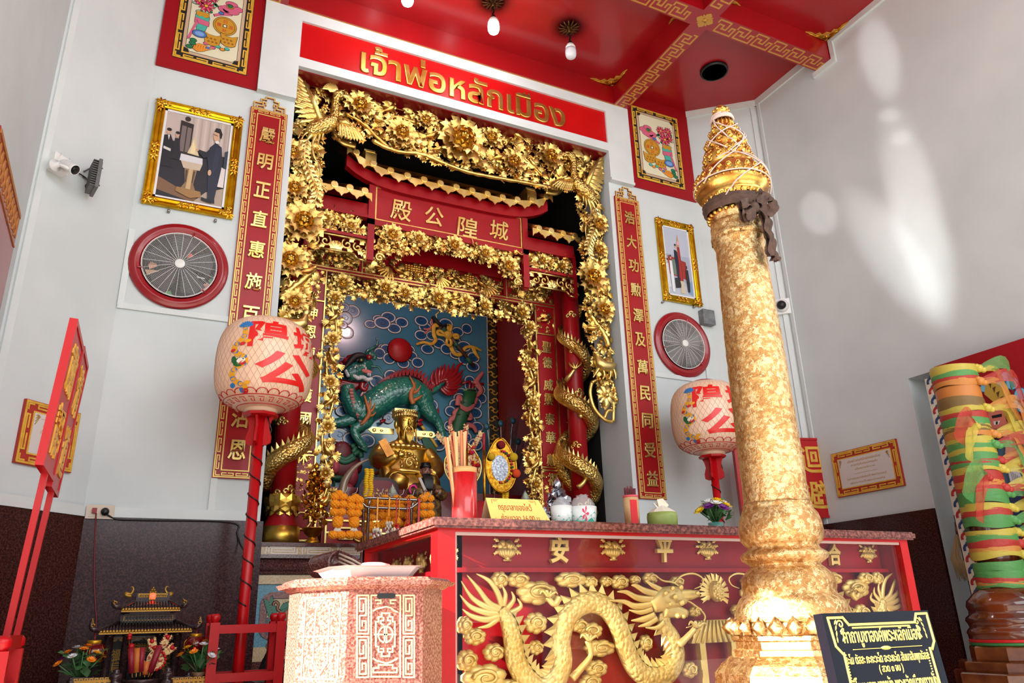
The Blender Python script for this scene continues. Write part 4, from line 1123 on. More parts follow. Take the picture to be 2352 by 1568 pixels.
 # --- the red and gold canopy (in front) with roof and sign board
YK=0.40
ck=thing('altar_canopy','red wooden canopy with gilt tiled roof and signboard reading 殿公隍城 under the carved frame','altar canopy',(0,YK,4.18))
M=PLY(YK)
mb=MB(M);mb.box((-0.80,4.625,-0.03),(0.80,5.02,0.0));mb.build('sign_panel','lacquer_red',ck)
mb=MB(M)
for a,b in(((-0.86,5.005),(0.86,5.075)),((-0.86,4.575),(0.86,4.635)),((-0.86,4.20),(-0.795,5.02)),((0.795,4.20),(0.86,5.02))):mb.box((a[0],a[1],-0.03),(b[0],b[1],0.025))
mb.build('sign_frame','lacquer_red',ck)
mb=MB(M);fret_bars(mb,[[(-0.785,4.645),(0.785,4.645),(0.785,4.995),(-0.785,4.995),(-0.785,4.645)]],0.012,0.0,0.014);mb.build('gilt_moulding','gold',ck)
for ch,px,py,sz in(('殿',921,485,0.21),('公',996,498,0.20),('隍',1073,524,0.22),('城',1145,530,0.21)):
 q=Yp(px,py,YK)
 mb=MB(M@T(q.x,q.z,0.010));glyph(mb,ch,0.2,None,0.016,0.001,0.0012,fit=(sz,sz*1.05),shear=0.10);mb.build('character','gold_pale',ck)
for sg in(-1,1):
 mb=MB(M)
 mb.box((sg*0.83-0.03,4.19,-0.06),(sg*0.83+0.03,5.0,0.0));mb.build('post','lacquer_red',ck)
 x0,x1=(0.86,1.43)if sg>0 else(-1.43,-0.86)
 mb=MB(M);mb.box((x0,4.645,-0.05),(x1,4.80,0.0));mb.box((x0,4.64,-0.05),(x1,4.67,0.02));mb.box((x0,4.415,-0.05),(x1,4.445,0.012));mb.box((sg*1.42-0.02,4.18,-0.05),(sg*1.42+0.02,4.66,0.01));mb.build('wing_rails','lacquer_red',ck)
 # carved panel
 mb=MB(M);rr=random.Random(20+sg);scatter(mb,lambda r:(r.uniform(x0+0.02,x1-0.04),r.uniform(4.455,4.635)),150,0.06,rr,(-0.03,0.01));o=mb.build('carved_panel',None,ck,kind='stuff')
 for fx,fz in((0.3,0.55),(0.72,0.4)):inst(PEONY[1],'peony',o,M@T(x0+(x1-x0)*fx,4.455+0.18*fz,0.0)@SCL(0.085,0.085,0.07))
 # bracket apron with scrolls
 ap=[(x0,4.40),(x1,4.40),(x1,4.19),(x1-0.08,4.20),(x1-0.12,4.245),(x0+0.12,4.245),(x0+0.08,4.20),(x0,4.19)]
 mb=MB(M);
 for a,b in zip(ap,ap[1:]+ap[:1]):mb.tube([(a[0],a[1],0.0),(b[0],b[1],0.0)],0.010,5)
 xm=(x0+x1)/2
 for k in(-1,1):
  for cxx,rr_ in((0.10,0.055),(0.20,0.045),(0.255,0.03)):
   c0=(xm+k*cxx,4.315+(0.01 if cxx<0.2 else-0.03*(cxx>0.22)))
   mb.tube([(c0[0]+k*(rr_*(1-i/16))*math.cos(i*0.55+2),c0[1]+(rr_*(1-i/16))*math.sin(i*0.55+2),0.0)for i in range(15)],0.011,5)
   put(mb,LEAF2,T(c0[0]+k*0.02,c0[1]+0.03,0.0)@RZ(k*0.8 if k>0 else PI-0.8)@SCL(0.08,0.06,0.08));put(mb,LEAF2,T(c0[0],c0[1]-0.03,0.0)@RZ(-0.6 if k>0 else PI+0.6)@SCL(0.08,0.06,0.08))
 for i in range(5):put(mb,LEAF2,T(xm,4.26,0.0)@RZ(PI/2+(i-2)*0.5)@SCL(0.10,0.06,0.08))
 mb.build('scroll_apron','gold_pale',ck)
 # carved arch beneath the sign: deep at both ends
mb=MB(M);rr=random.Random(31)
def reg_arch(r):
 u=r.uniform(-0.78,0.78);a=abs(u)
 low=4.20 if a>0.70 else(4.30 if a>0.55 else 4.44-0.14*max(0,(a-0.3))/0.25 if a>0.3 else 4.44)
 return u,r.uniform(low,4.585)
scatter(mb,reg_arch,420,0.06,rr,(-0.03,0.02));arch=mb.build('arch_carving',None,ck,kind='stuff')
for u,v,s in((-0.62,4.50,0.13),(0.62,4.40,0.13),(-0.35,4.52,0.09),(0.02,4.52,0.12),(0.36,4.50,0.10)):inst(PEONY[1],'peony',arch,M@T(u,v,0.02)@SCL(s,s,s*0.8))
for u,s in((-0.76,1),(0.76,-1)):
 mb=MB(M);mb.tube([(u+s*0.03+0.05*(1-i/18)*math.cos(i*0.6),4.25+0.05*(1-i/18)*math.sin(i*0.6),0.0)for i in range(17)],0.014,6);mb.build('scroll_end','gold_pale',arch)
 # tiled roofs: main roof with upturned ends, lower wing roofs
def roof(x0,x1,z0,lift,n,name,drop=0.0):
 def zc(x):
  t_=(x-(x0+x1)/2)/((x1-x0)/2)
  return z0+lift*abs(t_)**5
 rt=MB();rt.use('gold_dull');N=28
 for i in range(N):
  xa,xb=x0+(x1-x0)*i/N,x0+(x1-x0)*(i+1)/N
  rt.add([(xa,YK-0.12,zc(xa)),(xb,YK-0.12,zc(xb)),(xb,YK+0.30,zc(xb)+0.26),(xa,YK+0.30,zc(xa)+0.26),(xa,YK-0.12,zc(xa)-0.02),(xb,YK-0.12,zc(xb)-0.02),(xb,YK+0.30,zc(xb)+0.22),(xa,YK+0.30,zc(xa)+0.22)],[(0,1,2,3),(7,6,5,4),(0,4,5,1)])
 o=rt.build(name,None,ck)
 p=(x1-x0)/n
 for i in range(n):
  xc=x0+p*(i+0.5)
  tb=MB();tb.use('gold_dull');tb.tube([(xc,YK-0.135,zc(xc)+0.022),(xc,YK+0.30,zc(xc)+0.285)],0.030,10)
  tb.use('gold_pale');tb.lathe([(0.034,0),(0.034,0.012),(0.026,0.013),(0,0.013)],14,PLY(YK-0.135)@T(xc,zc(xc)+0.018,0),smooth=False)
  tb.build('roof_tile',None,o)
 dt=MB();dt.use('gold_pale')
 for i in range(n+1):
  xc=x0+p*i;w=p*0.49
  a,b=max(x0,xc-w),min(x1,xc+w)
  if b-a<0.01:continue
  poly=[(a,zc(a)+0.012),(b,zc(b)+0.012),(b,zc(b)-0.022),(xc+w*0.62,zc(xc)-0.045),(xc+w*0.3,zc(xc)-0.052),(xc,zc(xc)-0.085),(xc-w*0.3,zc(xc)-0.052),(xc-w*0.62,zc(xc)-0.045),(a,zc(a)-0.022)]
  dt.prism([(min(x1,max(x0,q[0])),q[1])for q in poly],0.125,0.135,PLY(YK))
 dt.build('drip_tiles',None,o)
 return o,zc
o,zc=roof(-1.12,1.12,5.10,0.19,13,'main_roof')
# red fascia curving up beneath the eaves
mb=MB(M);N=24
for i in range(N):
 xa,xb=-1.10+2.2*i/N,-1.10+2.2*(i+1)/N
 mb.add([(xa,zc(xa)-0.135,-0.02),(xb,zc(xb)-0.135,-0.02),(xb,zc(xb)-0.012,-0.02),(xa,zc(xa)-0.012,-0.02),(xa,zc(xa)-0.135,0.05),(xb,zc(xb)-0.135,0.05),(xb,zc(xb)-0.012,0.05),(xa,zc(xa)-0.012,0.05)],[(3,2,1,0),(4,5,6,7),(0,1,5,4),(2,3,7,6)]+([(0,4,7,3)]if i==0 else[])+([(1,2,6,5)]if i==N-1 else[]))
mb.build('fascia','lacquer_red',ck)
mb=MB();mb.use('gold_dull');mb.box((-0.92,YK+0.28,5.30),(0.92,YK+0.34,5.40));mb.use('lacquer_red');mb.box((-0.86,YK+0.265,5.33),(0.86,YK+0.28,5.39));mb.use('gold_dull');mb.box((-0.98,YK+0.30,5.40),(0.98,YK+0.36,5.47));mb.build('ridge',None,ck)
for sg in(-1,1):
 mb=MB();mb.use('gold_pale');mb.box((sg*0.88-0.055,YK-0.11,zc(0.88)+0.01),(sg*0.88+0.055,YK+0.05,zc(0.88)+0.15));mb.box((sg*0.88-0.07,YK-0.115,zc(0.88)+0.15),(sg*0.88+0.04,YK+0.05,zc(0.88)+0.17));mb.build('ridge_block',None,ck)
 # upturned dragon-tail finial at the eave corner
 mb=MB(PLY(YK-0.12));mb.use('gold_pale')
 pts=[(1.04,5.33),(1.16,5.34),(1.24,5.42),(1.24,5.53),(1.17,5.58),(1.11,5.54),(1.12,5.47),(1.165,5.46),(1.175,5.50)]
 mb.tube(spline([(sg*a,b,0.0)for a,b in pts],5),[0.045-0.0008*i for i in range(41)],9,flat=0.6)
 for a,b,an in((1.25,5.46,0.3),(1.23,5.57,1.0),(1.15,5.60,2.0),(1.07,5.40,2.4)):put(mb,LEAF2,T(sg*a,b,0.01)@(Matrix.Identity(4)if sg>0 else SCL(-1,1,1))@RZ(an)@SCL(0.10,0.08,0.1))
 mb.build('eave_finial',None,ck)
 x0,x1=(0.86,1.44)if sg>0 else(-1.44,-0.86)
 ro,zw=roof(x0,x1,4.83,0.0,4,'wing_roof')
 mb=MB();mb.use('gold_dull');mb.box((x0,YK+0.27,5.03),(x1,YK+0.33,5.09));mb.use('lacquer_red');mb.box((x0,YK+0.255,4.98),(x1-0.05 if sg>0 else x1,YK+0.275,5.04));mb.build('wing_ridge',None,ck)
 # --- the inner gate
YG=0.80
ig=thing('altar_gate','red and gold inner gate framing the blue mural, with carved flower border and couplet panels','altar gate',(0,YG,2.05))
M=PLY(YG)
mb=MB(M)
for sg in(-1,1):
 mb.box((min(sg*1.13,sg*1.50),1.62,-0.12),(max(sg*1.13,sg*1.50),4.235,0.0))
 mb.box((min(sg*1.37,sg*1.50),1.62,0.0),(max(sg*1.37,sg*1.50),4.9,0.03))
mb.box((-1.50,4.225,-0.12),(1.50,4.95,-0.03));mb.box((-1.5,4.20,-0.03),(1.5,4.26,0.012));mb.box((-1.5,4.46,-0.03),(1.5,4.62,0.012))
for x in(-0.79,0.79):mb.box((x-0.03,4.24,-0.03),(x+0.03,4.5,0.012))
mb.build('frame','lacquer_red',ig)
mb=MB(M)
for sg in(-1,1):
 fret_bars(mb,[[(sg*1.135,1.66),(sg*1.135,4.20)],[(sg*1.37,1.66),(sg*1.37,4.2)],[(sg*1.135,3.885),(sg*1.37,3.885)],[(sg*1.135,2.44),(sg*1.37,2.44)],[(sg*1.135,2.41),(sg*1.37,2.41)]],0.012,0.0,0.016)
fret_bars(mb,[[(-1.5,4.212),(1.5,4.212)],[(-1.5,4.245),(1.5,4.245)],[(-0.79,4.24),(-0.79,4.5)],[(0.79,4.24),(0.79,4.5)]],0.012,0.012,0.02)
mb.build('gilt_lines','gold',ig)
def panel_of(name,x0,x1,z0,z1,n,s,seed,flowers=(),depth=(-0.03,0.0),birds=0,col=None):
 mb=MB(M);r=random.Random(seed)
 scatter(mb,lambda q:(q.uniform(x0,x1),q.uniform(z0,z1)),n,s,r,depth)
 o=mb.build(name,None,ig,kind='stuff')
 for u,v,f in flowers:inst(PEONY[1],'peony',o,M@T(u,v,depth[1]+0.01)@RZ(u*7)@SCL(f,f,f*0.8))
 for i in range(birds):
  b=MB(M@T(r.uniform(x0+0.1,x1-0.1),r.uniform(z0+0.06,z1-0.06),depth[1]+0.02)@SCL(r.choice((-1,1)),1,1));bird(b,Matrix.Identity(4),0.11,True,'gold_orange');b.build('bird',None,o)
 return o
panel_of('lintel_carving',-0.75,0.75,4.265,4.455,330,0.06,41,[],birds=4)
for sg in(-1,1):
 a,b=(0.83,1.36)if sg>0 else(-1.36,-0.83)
 panel_of('lintel_carving',a,b,4.265,4.455,120,0.06,42+sg,[],birds=1)
 a,b=(1.155,1.355)if sg>0 else(-1.355,-1.155)
 panel_of('square_carving',a,b,3.91,4.19,90,0.05,46+sg,birds=1)
 panel_of('square_carving',a,b,2.05,2.40,100,0.05,56+sg)
 # two phoenixes and grape clusters in the lintel
for u,k in((0.56,1),(-0.5,-1),(0.02,1)):
 mb=MB(M)
 for i in range(6):mb.use('gold_orange');put(mb,LEAF2,T(u,4.36,0.012)@RZ(-0.4-0.28*i if k>0 else PI+0.4+0.28*i)@SCL(0.17,0.045,0.1))
 mb.build('small_phoenix',None,ig);mb=MB(M);mb.use('gold_orange')
 for i in range(14):mb.ell((u-k*(0.16+0.03*(i%5)),4.37+0.025*(i//5),0.012),0.018,7,5)
 mb.build('grape_cluster',None,ig)
 # carved flower border of the opening
def border_flowers(sg):return[(sg*1.05,2.25+0.42*i,0.085)for i in range(5)]
panel_of('border_head',-1.12,1.12,3.985,4.19,430,0.065,61,[(-0.98,4.09,0.12),(-0.56,4.11,0.12),(-0.36,4.09,0.11),(0.0,4.09,0.135),(0.30,4.10,0.11),(0.52,4.09,0.10),(0.95,4.08,0.12)],(-0.02,0.03),5)
for sg in(-1,1):
 a,b=(0.975,1.12)if sg>0 else(-1.12,-0.975)
 o=panel_of('border_side',a,b,1.66,4.02,330,0.06,63+sg,border_flowers(sg),(-0.02,0.03),0)
 for i,z in enumerate((2.0,2.45,2.9,3.3,3.72)):
  w=MB(M@T(sg*1.045,z,0.05)@SCL(sg if i%2 else-sg,1,1)@RZ(0.5));bird(w,Matrix.Identity(4),0.13,True,'gold');w.build('bird',None,o)
 w=MB(M);w.use('gold');w.tube([(sg*(1.05+0.04*math.sin(i*0.9)),1.68+i*0.1,0.02)for i in range(24)],0.016,6);w.build('stem',None,o)
 # couplet panels and characters of the gate
for sg in(-1,1):
 a,b=(1.155,1.355)if sg>0 else(-1.355,-1.155)
 mb=MB(M);mb.box((a,2.46,0.0),(b,3.87,0.008));mb.build('couplet_panel','lacquer_red',ig)
for chars,x in(('聖德威靈泰華戴福',1.255),('神恩顯赫護國家庥',-1.255)):
 zs=[Yp(1253 if x>0 else 718,p,YG).z for p in((798,833,884,917,962,1005,1056,1100)if x>0 else(720,764,815,862,910,965,1018,1050))]
 for ch,z in zip(chars,zs):
  mb=MB(M@T(x,z,0.014));glyph(mb,ch,0.13,None,0.010,0.0012,0.0018,fit=(0.115,0.13),shear=0.08);mb.build('character','gold_pale',ig)
  # low balustrade panels at the foot of the gate
for x0,x1,z0,z1 in((-1.36,-1.14,1.66,1.98),(-1.05,-0.45,1.63,1.83),(1.14,1.36,1.66,1.98),(0.45,1.05,1.63,1.83)):
 yb=0.62
 mb=MB(PLY(yb));mb.box((x0-0.03,z0-0.03,-0.03),(x1+0.03,z1+0.03,-0.01));mb.build('balustrade_panel','lacquer_red',ig)
 mb=MB(PLY(yb)@T((x0+x1)/2,(z0+z1)/2,0));w,h=x1-x0,z1-z0
 fret_bars(mb,[[(-w/2,-h/2),(w/2,-h/2),(w/2,h/2),(-w/2,h/2),(-w/2,-h/2)],[(-w/2,0),(-w*0.3,0),(-w*0.3,-h*0.25),(-w*0.12,-h*0.25)],[(w/2,0),(w*0.3,0),(w*0.3,h*0.25),(w*0.12,h*0.25)],[(-w*0.36,h/2),(-w*0.36,h*0.2),(-w*0.15,h*0.2)],[(w*0.36,-h/2),(w*0.36,-h*0.2),(w*0.15,-h*0.2)]],0.014,-0.01,0.012)
 mb.tube([(0.07*math.cos(i*0.45),0.07*math.sin(i*0.45),0.0)for i in range(15)],0.012,5)
 mb.build('balustrade_fretwork','gold_pale',ig)
 # --- inside the niche: shell, steps, mural
YM=2.40
light('niche_lamp','POINT',(-0.2,0.99,4.76),(0,2,3),26,(0.92,0.97,1.0),shadow_soft_size=0.05)
for sg in(-1,1):
 mb=MB();mb.box((min(sg*1.43,sg*1.45),0.85,1.5),(max(sg*1.43,sg*1.45),YM,4.9));struct(mb,'wall_niche_side','deep_red')
mb=MB();mb.box((-1.44,0.85,4.86),(1.44,YM,4.92));struct(mb,'ceiling_niche','deep_red')
st=thing('altar_steps','stepped red platform inside the altar niche carrying the golden statue','altar platform',(0,1.6,0))
mb=MB();mb.box((-1.41,0.93,0.2),(1.41,2.10,1.93));mb.build('lower_step','deep_red',st)
mb=MB();mb.box((-1.2,1.36,1.93),(1.2,2.09,2.24));mb.build('upper_step','deep_red',st)
mat('mural_blue',(58,112,136),0.22,col2=(70,124,146),nscale=2,coat=0.6,bump=0.06,bscale=120)
mat('qilin_green',(24,92,84),0.2,col2=(44,120,96),nscale=6,coat=0.6,bump=0.7,bscale=26,bdist=0.012,bkind='scales')
mat('mural_red',(150,24,28),0.25,coat=0.5)
mu=thing('mural','blue mural with a green qilin, red sun, clouds, sword and bamboo behind the statue','mural',(0,YM,2.2))
M=PLY(YM)
mb=MB(M);mb.box((-1.42,2.26,-0.02),(1.42,4.85,0.0));mb.build('border_ground',P(46,36,20),mu)
mb=MB(M);mb.use(P(206,206,206));mb.box((-1.30,2.26,0),(1.30,4.70,0.004));mb.use('mural_blue');mb.box((-1.285,2.26,0.004),(1.285,4.685,0.008));mb.build('blue_field',None,mu)
mb=MB(M)
def scroll_strip(mb,x0,z0,dx,dz,n,r,w):
 for i in range(n):
  cx,cz=x0+dx*(i+0.5),z0+dz*(i+0.5)
  s=1 if i%2 else-1
  for q in(0,1):
   pth=[]
   for k in range(12):
    a=k*0.5+(0 if q else PI);rr=r*(1-k/13)
    pth.append((cx+rr*math.cos(a*s)+(0.02 if q else-0.02)*(dz!=0),cz+rr*math.sin(a*s),w))
   mb.tube(pth,0.009,4,flat=0.4)
  put(mb,LEAF2,T(cx,cz,w-0.01)@RZ(i*1.3)@SCL(r*1.6,r,0.02))
scroll_strip(mb,-1.30,4.765,0.115,0,23,0.05,0.004)
for sg in(-1,1):scroll_strip(mb,sg*1.36,2.25,0,0.115,22,0.045,0.004)
mb.build('border_scrolls','gold_paint',mu)
def zm(zx,zy):return(750+zx/4.704,660+zy/4.704)
def W4(pts,w):return[(q.x,q.z,w)for q in(Yp(*zm(a,b),YM)for a,b in pts)]
KZ=(Yp(*zm(1100,700),YM).x-Yp(*zm(600,700),YM).x)/500
def V4(x,y):q=Yp(*zm(x,y),YM);return q.x,q.z
lobes=[(275,258,78,62),(190,215,50,40),(205,335,65,62),(215,490,70,58),(180,410,40,35),(470,400,60,40),(560,345,60,40),(665,325,78,55),(810,380,70,52),(728,445,74,50),(600,385,88,60),
(600,650,40,30),(640,670,60,50),(900,680,50,45),(570,715,60,55),(675,770,65,55),(825,820,65,50),(915,745,62,50),(980,815,65,52),
(1170,390,60,45),(1060,435,70,50),(1020,365,75,52),(1015,520,70,52),(1130,525,60,48),(1210,610,72,52),(1085,670,72,50),(1285,400,80,60),(1510,450,62,55),(1410,485,70,52),(1310,500,60,50),(1385,575,60,45),(1290,670,68,55),(1390,730,70,45),(1480,640,80,55),(1490,780,80,60),(1580,760,72,55),(1575,860,78,52),
(690,960,70,60),(540,1020,75,60),(1540,1010,60,50),(1550,1070,70,55),(1450,1145,65,52),(1650,1110,60,52),(1430,1200,70,50),(1665,1200,60,55),(1390,1280,75,65),(1610,1260,60,55),(1330,1340,60,50),(1600,1360,75,55),(1130,1275,65,55),(1100,1330,60,50),(1540,1440,65,50),(1390,1430,60,60),(1620,1510,70,50),(1320,1500,60,50),(160,1340,60,45),(660,1420,50,45),(150,800,50,40),(130,1600,90,60),(260,1640,80,60),(430,1660,80,60),(1040,1640,80,60),(1200,1700,80,60),(1480,1620,80,60),(1600,1700,80,60)]
mat('cloud_blue',(22,74,118),0.3,coat=0.4)
mb=MB(M);lf=0.0085
for i,(x,y,rx,ry)in enumerate(lobes):
 c=V4(x,y);a,b=rx*KZ,ry*KZ*1.08
 lf+=0.00035
 mb.use('ink');mb.flat(ellipse(c[0],c[1],a+0.008,b+0.008,24),lf);mb.use(P(196,188,184));mb.flat(ellipse(c[0],c[1],a,b,24),lf+0.0001);mb.use('cloud_blue');mb.flat(ellipse(c[0],c[1],a*0.83,b*0.80,24),lf+0.0002)
 mb.use('ink');s=1 if i%2 else-1
 sp_=[(c[0]+s*a*0.5*(1-k/15)*math.cos(k*0.5+1.2),c[1]+b*0.5*(1-k/15)*math.sin(k*0.5+1.2))for k in range(13)]
 for p,q in zip(sp_,sp_[1:]):
  d=Vector((q[0]-p[0],q[1]-p[1]));nn=Vector((-d.y,d.x)).normalized()*0.0035
  mb.flat([(p[0]+nn.x,p[1]+nn.y),(q[0]+nn.x,q[1]+nn.y),(q[0]-nn.x,q[1]-nn.y),(p[0]-nn.x,p[1]-nn.y)],lf+0.0003)
mb.build('painted_clouds',None,mu)
LW=lf+0.001
c=V4(785,685)
mb=MB(M@T(c[0],c[1],0));mb.use('ink');mb.lathe([(0.155,LW),(0,LW)],32);mb.use(P(168,18,22));mb.lathe([(0.149,0.008),(0.149,LW+0.006),(0,LW+0.006)],32);mb.build('red_sun',None,mu)
# sword tied with yellow ribbons
mb=MB(M)
mb.use('ink');mb.tube(W4([(1125,330),(1235,440)],0.05),[0.022,0.026],8)
mb.use(P(70,44,26));mb.tube(W4([(1250,455),(1575,865)],0.05),[0.028,0.022],8);mb.tube(W4([(1180,475),(1270,410)],0.05),0.016,6)
mb.use(P(40,96,70))
for a,b in(((1238,455),(1262,490)),((1370,610),(1395,645)),((1500,775),(1545,830))):mb.tube(W4([a,b],0.052),0.030,8)
mb.build('sword',None,mu)
mb=MB(M);mb.use('gold_paint')
for p in([(1290,520),(1300,440),(1290,425),(1330,440),(1300,520)],[(1290,530),(1200,480),(1190,520),(1290,535)],[(1300,540),(1390,525),(1400,560),(1300,545)],[(1295,545),(1280,620),(1320,640),(1330,600),(1300,545)]):mb.tube(spline(W4(p,0.055),4),0.022,6,flat=0.5)
mb.ell((*V4(1295,528),0.06),(0.06,0.06,0.04),12,6)
for p in([(1200,415),(1150,430),(1150,520),(1170,580),(1120,620),(1040,600),(960,625)],[(1330,640),(1370,720),(1440,730),(1490,660),(1570,650),(1660,690)],[(1570,650),(1600,720),(1640,780)]):
 q=spline(W4(p,LW+0.004),5);mb.tube(q,[0.035*(1-0.6*i/len(q))for i in range(len(q))],6,flat=0.25)
mb.build('sword_ribbons',None,mu)
mb=MB(M);mb.use(P(200,110,100));mb.tube(spline(W4([(1125,350),(1130,430),(1080,460),(1040,455)],LW+0.003),4),0.012,5,flat=0.4);mb.tube(spline(W4([(1130,430),(1090,470),(1050,510)],LW+0.003),4),0.010,5,flat=0.4);mb.build('tassel',None,mu)
# bamboo drum with clappers and pink ribbons
mb=MB(M);mb.use(P(30,84,44));q=W4([(1535,1140),(1500,1270),(1440,1400),(1400,1540),(1350,1700)],0.06);mb.tube(q,[0.085,0.083,0.083,0.083,0.08],14,flat=0.7);mb.use(P(120,150,90));c=W4([(1535,1135)],0.06)[0];mb.ell(c,(0.095,0.035,0.06),14,6);mb.use('ink');mb.ell((c[0],c[1],c[2]+0.03),(0.07,0.02,0.04),12,6)
for p in((1500,1270),(1440,1400)):mb.tube(W4([(p[0]-62,p[1]-8),(p[0]+62,p[1]+8)],0.105),0.008,5)
mb.build('bamboo_drum',None,mu)
mb=MB(M);mb.use('mural_red')
for a in([(1520,1130),(1535,1025),(1440,1050)],[(1555,1130),(1570,1045),(1680,1055)]):
 for p,q in zip(a,a[1:]):mb.tube(W4([p,q],0.05),0.018,6)
mb.build('clappers',None,mu)
mb=MB(M);mb.use(P(190,96,92))
for p in([(1400,1290),(1480,1330),(1555,1290)],[(1405,1305),(1480,1345),(1552,1305)],[(1405,1320),(1470,1360),(1548,1320)]):mb.tube(spline(W4(p,0.12),4),0.014,6)
for p in([(1400,1290),(1410,1190),(1450,1240)],[(1550,1290),(1600,1200),(1580,1270)],[(1420,1340),(1360,1370),(1390,1400)],[(1500,1350),(1540,1420),(1500,1430)],[(1590,1060),(1610,1010),(1670,930)],[(1600,1050),(1650,1130),(1580,1200)],[(1400,1400),(1320,1450),(1330,1560)],[(1450,1500),(1560,1510),(1600,1580)]):
 q=spline(W4(p,0.06),5);mb.tube(q,[0.045-0.025*i/len(q)for i in range(len(q))],6,flat=0.35)
mb.build('drum_ribbons',None,mu)
# qilin in relief
ql=MB(M);ql.use('qilin_green')
def tb(mb,pts,rad,w,seg=12,n=5,scale=0.0,flat=0.75):
 q=spline(W4(pts,w),n);m=len(q)
 R_=[]
 for i in range(m):
  t_=i/(m-1)*(len(rad)-1);k=min(int(t_),len(rad)-2);R_.append(rad[k]+(rad[k+1]-rad[k])*(t_-k))
 mb.tube(q,[r*KZ for r in R_],seg,flat=flat,scale=scale)
tb(ql,[(200,1080),(230,1230),(330,1350),(480,1290),(650,1180),(830,1140),(980,1200),(1050,1330)],[60,85,120,145,150,150,130,80],0.10,18,9,0.05)
tb(ql,[(330,1400),(400,1470),(300,1540),(262,1565),(300,1660),(370,1750),(360,1790)],[90,70,48,42,40,34,44],0.14,12,5,0.04)
tb(ql,[(300,1420),(200,1455),(90,1475),(30,1480)],[80,55,40,40],0.08,12,5,0.04)
tb(ql,[(1020,1300),(1100,1400),(1170,1480),(1215,1600),(1235,1690)],[100,75,48,36,40],0.11,12,5,0.04)
tb(ql,[(940,1290),(930,1400),(860,1480),(900,1580)],[80,60,44,40],0.07,12,4)
tb(ql,[(1050,1150),(1150,1120),(1210,1060),(1260,1015)],[40,32,26,18],0.08,10)
tb(ql,[(190,970),(260,940),(340,900),(400,870),(440,830)],[80,88,78,60,36],0.13,14)
tb(ql,[(220,1000),(300,1000),(380,1010),(435,1025)],[40,36,26,14],0.15,10)
tb(ql,[(400,800),(430,760),(480,780),(470,820)],[30,34,30,16],0.15,10)
tb(ql,[(385,770),(410,720),(470,690),(515,650),(500,580)],[18,16,14,12,5],0.13,8)
tb(ql,[(400,860),(450,890),(520,900),(555,950),(575,990)],[16,14,13,10,5],0.15,8)
qo=ql.build('qilin',None,mu)
mb=MB(M);mb.use('mural_red')
for p in([(360,1190),(440,1170),(520,1090),(600,1040)],):pass
top=spline([Vector((a,b,0))for a,b in((345,1170),(430,1160),(520,1080),(620,1010),(740,960),(860,945),(980,985),(1060,1090),(1110,1120))],3)
for i in range(len(top)-1):
 a,b=top[i],top[i+1]
 m_=(a+b)/2
 mb.prism([V4(a.x-6,a.y+30),V4(b.x+8,b.y+30),V4(b.x+6,b.y),V4(m_.x+44,m_.y-62),V4(a.x,a.y)],0.06,0.11)
mb.build('back_fins',None,qo);mb=MB(M);mb.use('mural_red')
for pts,r in(([(1150,1090),(1110,1020),(1135,910)],26),([(1170,1080),(1160,960),(1178,880)],26),([(1190,1060),(1200,940),(1215,860)],26),([(1205,1050),(1235,930),(1250,845)],26),([(1220,1040),(1280,930),(1285,850)],26),([(1240,1030),(1320,930),(1350,835)],26),([(1250,1030),(1360,940),(1395,870),(1455,830)],26),([(1260,1050),(1370,990),(1450,910)],24),([(1265,1070),(1380,1030),(1450,955)],24),([(1260,1080),(1370,1070),(1450,1010)],24),([(1250,1090),(1340,1110),(1440,1080)],24),([(1230,1100),(1320,1150),(1410,1120)],24),([(1210,1110),(1280,1170),(1370,1165)],22)):
 tb(mb,pts,[r,r*1.1,r*0.7,2],0.09,7,4,flat=0.5)
mb.build('tail_flame',None,qo);mb=MB(M);mb.use('mural_red')
for i in range(7):tb(mb,[(430-i*8,1020+i*10),(330-20*i,1070+i*10),(120-12*i,1030+i*18)],[10,24,18],0.09-0.004*i,7,4,flat=0.6)
for i in range(8):tb(mb,[(190+i*14,900-i*8),(150+i*12,860-i*10),(120+i*16,830-i*8)],[22,20,12],0.09,7,3)
for x,y in((190,830),(225,800),(262,790)):mb.ell((*V4(x,y),0.11),0.05,8,6)
mb.ell((*V4(415,800),0.17),(0.04,0.035,0.03),8,6)
tb(mb,[(360,1060),(350,1110),(390,1130),(420,1070)],[30,26,22,8],0.12,8,4)
mb.build('mane',None,qo);mb=MB(M);mb.use('mural_red')
for p in([(1085,1390),(1100,1320)],[(1120,1400),(1140,1310)],[(1150,1420),(1185,1320)],[(560,1470),(620,1440)],[(960,1490),(1020,1500)],[(960,1460),(1020,1440)],[(240,1500),(270,1580)],[(300,1500),(310,1570)]):tb(mb,[p[0],((p[0][0]+p[1][0])/2+8,(p[0][1]+p[1][1])/2),p[1]],[22,18,3],0.08,6,3)
mb.build('leg_flames',None,qo)
mb=MB(M);mb.use(P(30,10,12));tb(mb,[(140,930),(200,860),(260,800),(330,785),(380,800)],[10,30,36,30,14],0.19,8,4);mb.use('ink');mb.ell((*V4(318,850),0.215),(0.035,0.028,0.02),10,6);mb.use(P(180,170,60));mb.ell((*V4(318,848),0.225),(0.016,0.016,0.014),8,5);mb.use(P(210,110,100));tb(mb,[(335,940),(390,955),(440,965)],[18,24,16],0.18,8,3);mb.build('brow_and_eye',None,qo)
mb=MB(M);mb.use(P(214,208,206))
for i in range(16):mb.ell((*V4(178+i*17 if i>3 else 175+i*6,950+i*14 if i<4 else 1005+10*math.sin(i*1.1)+(i-4)*3),0.17),0.026,7,5)
for x,y in((362,900),(375,925),(400,985),(420,990)):mb.ell((*V4(x,y),0.19),(0.012,0.022,0.012),6,5)
mb.build('white_fringe',None,qo)
mb=MB(M);mb.use(P(176,96,40))
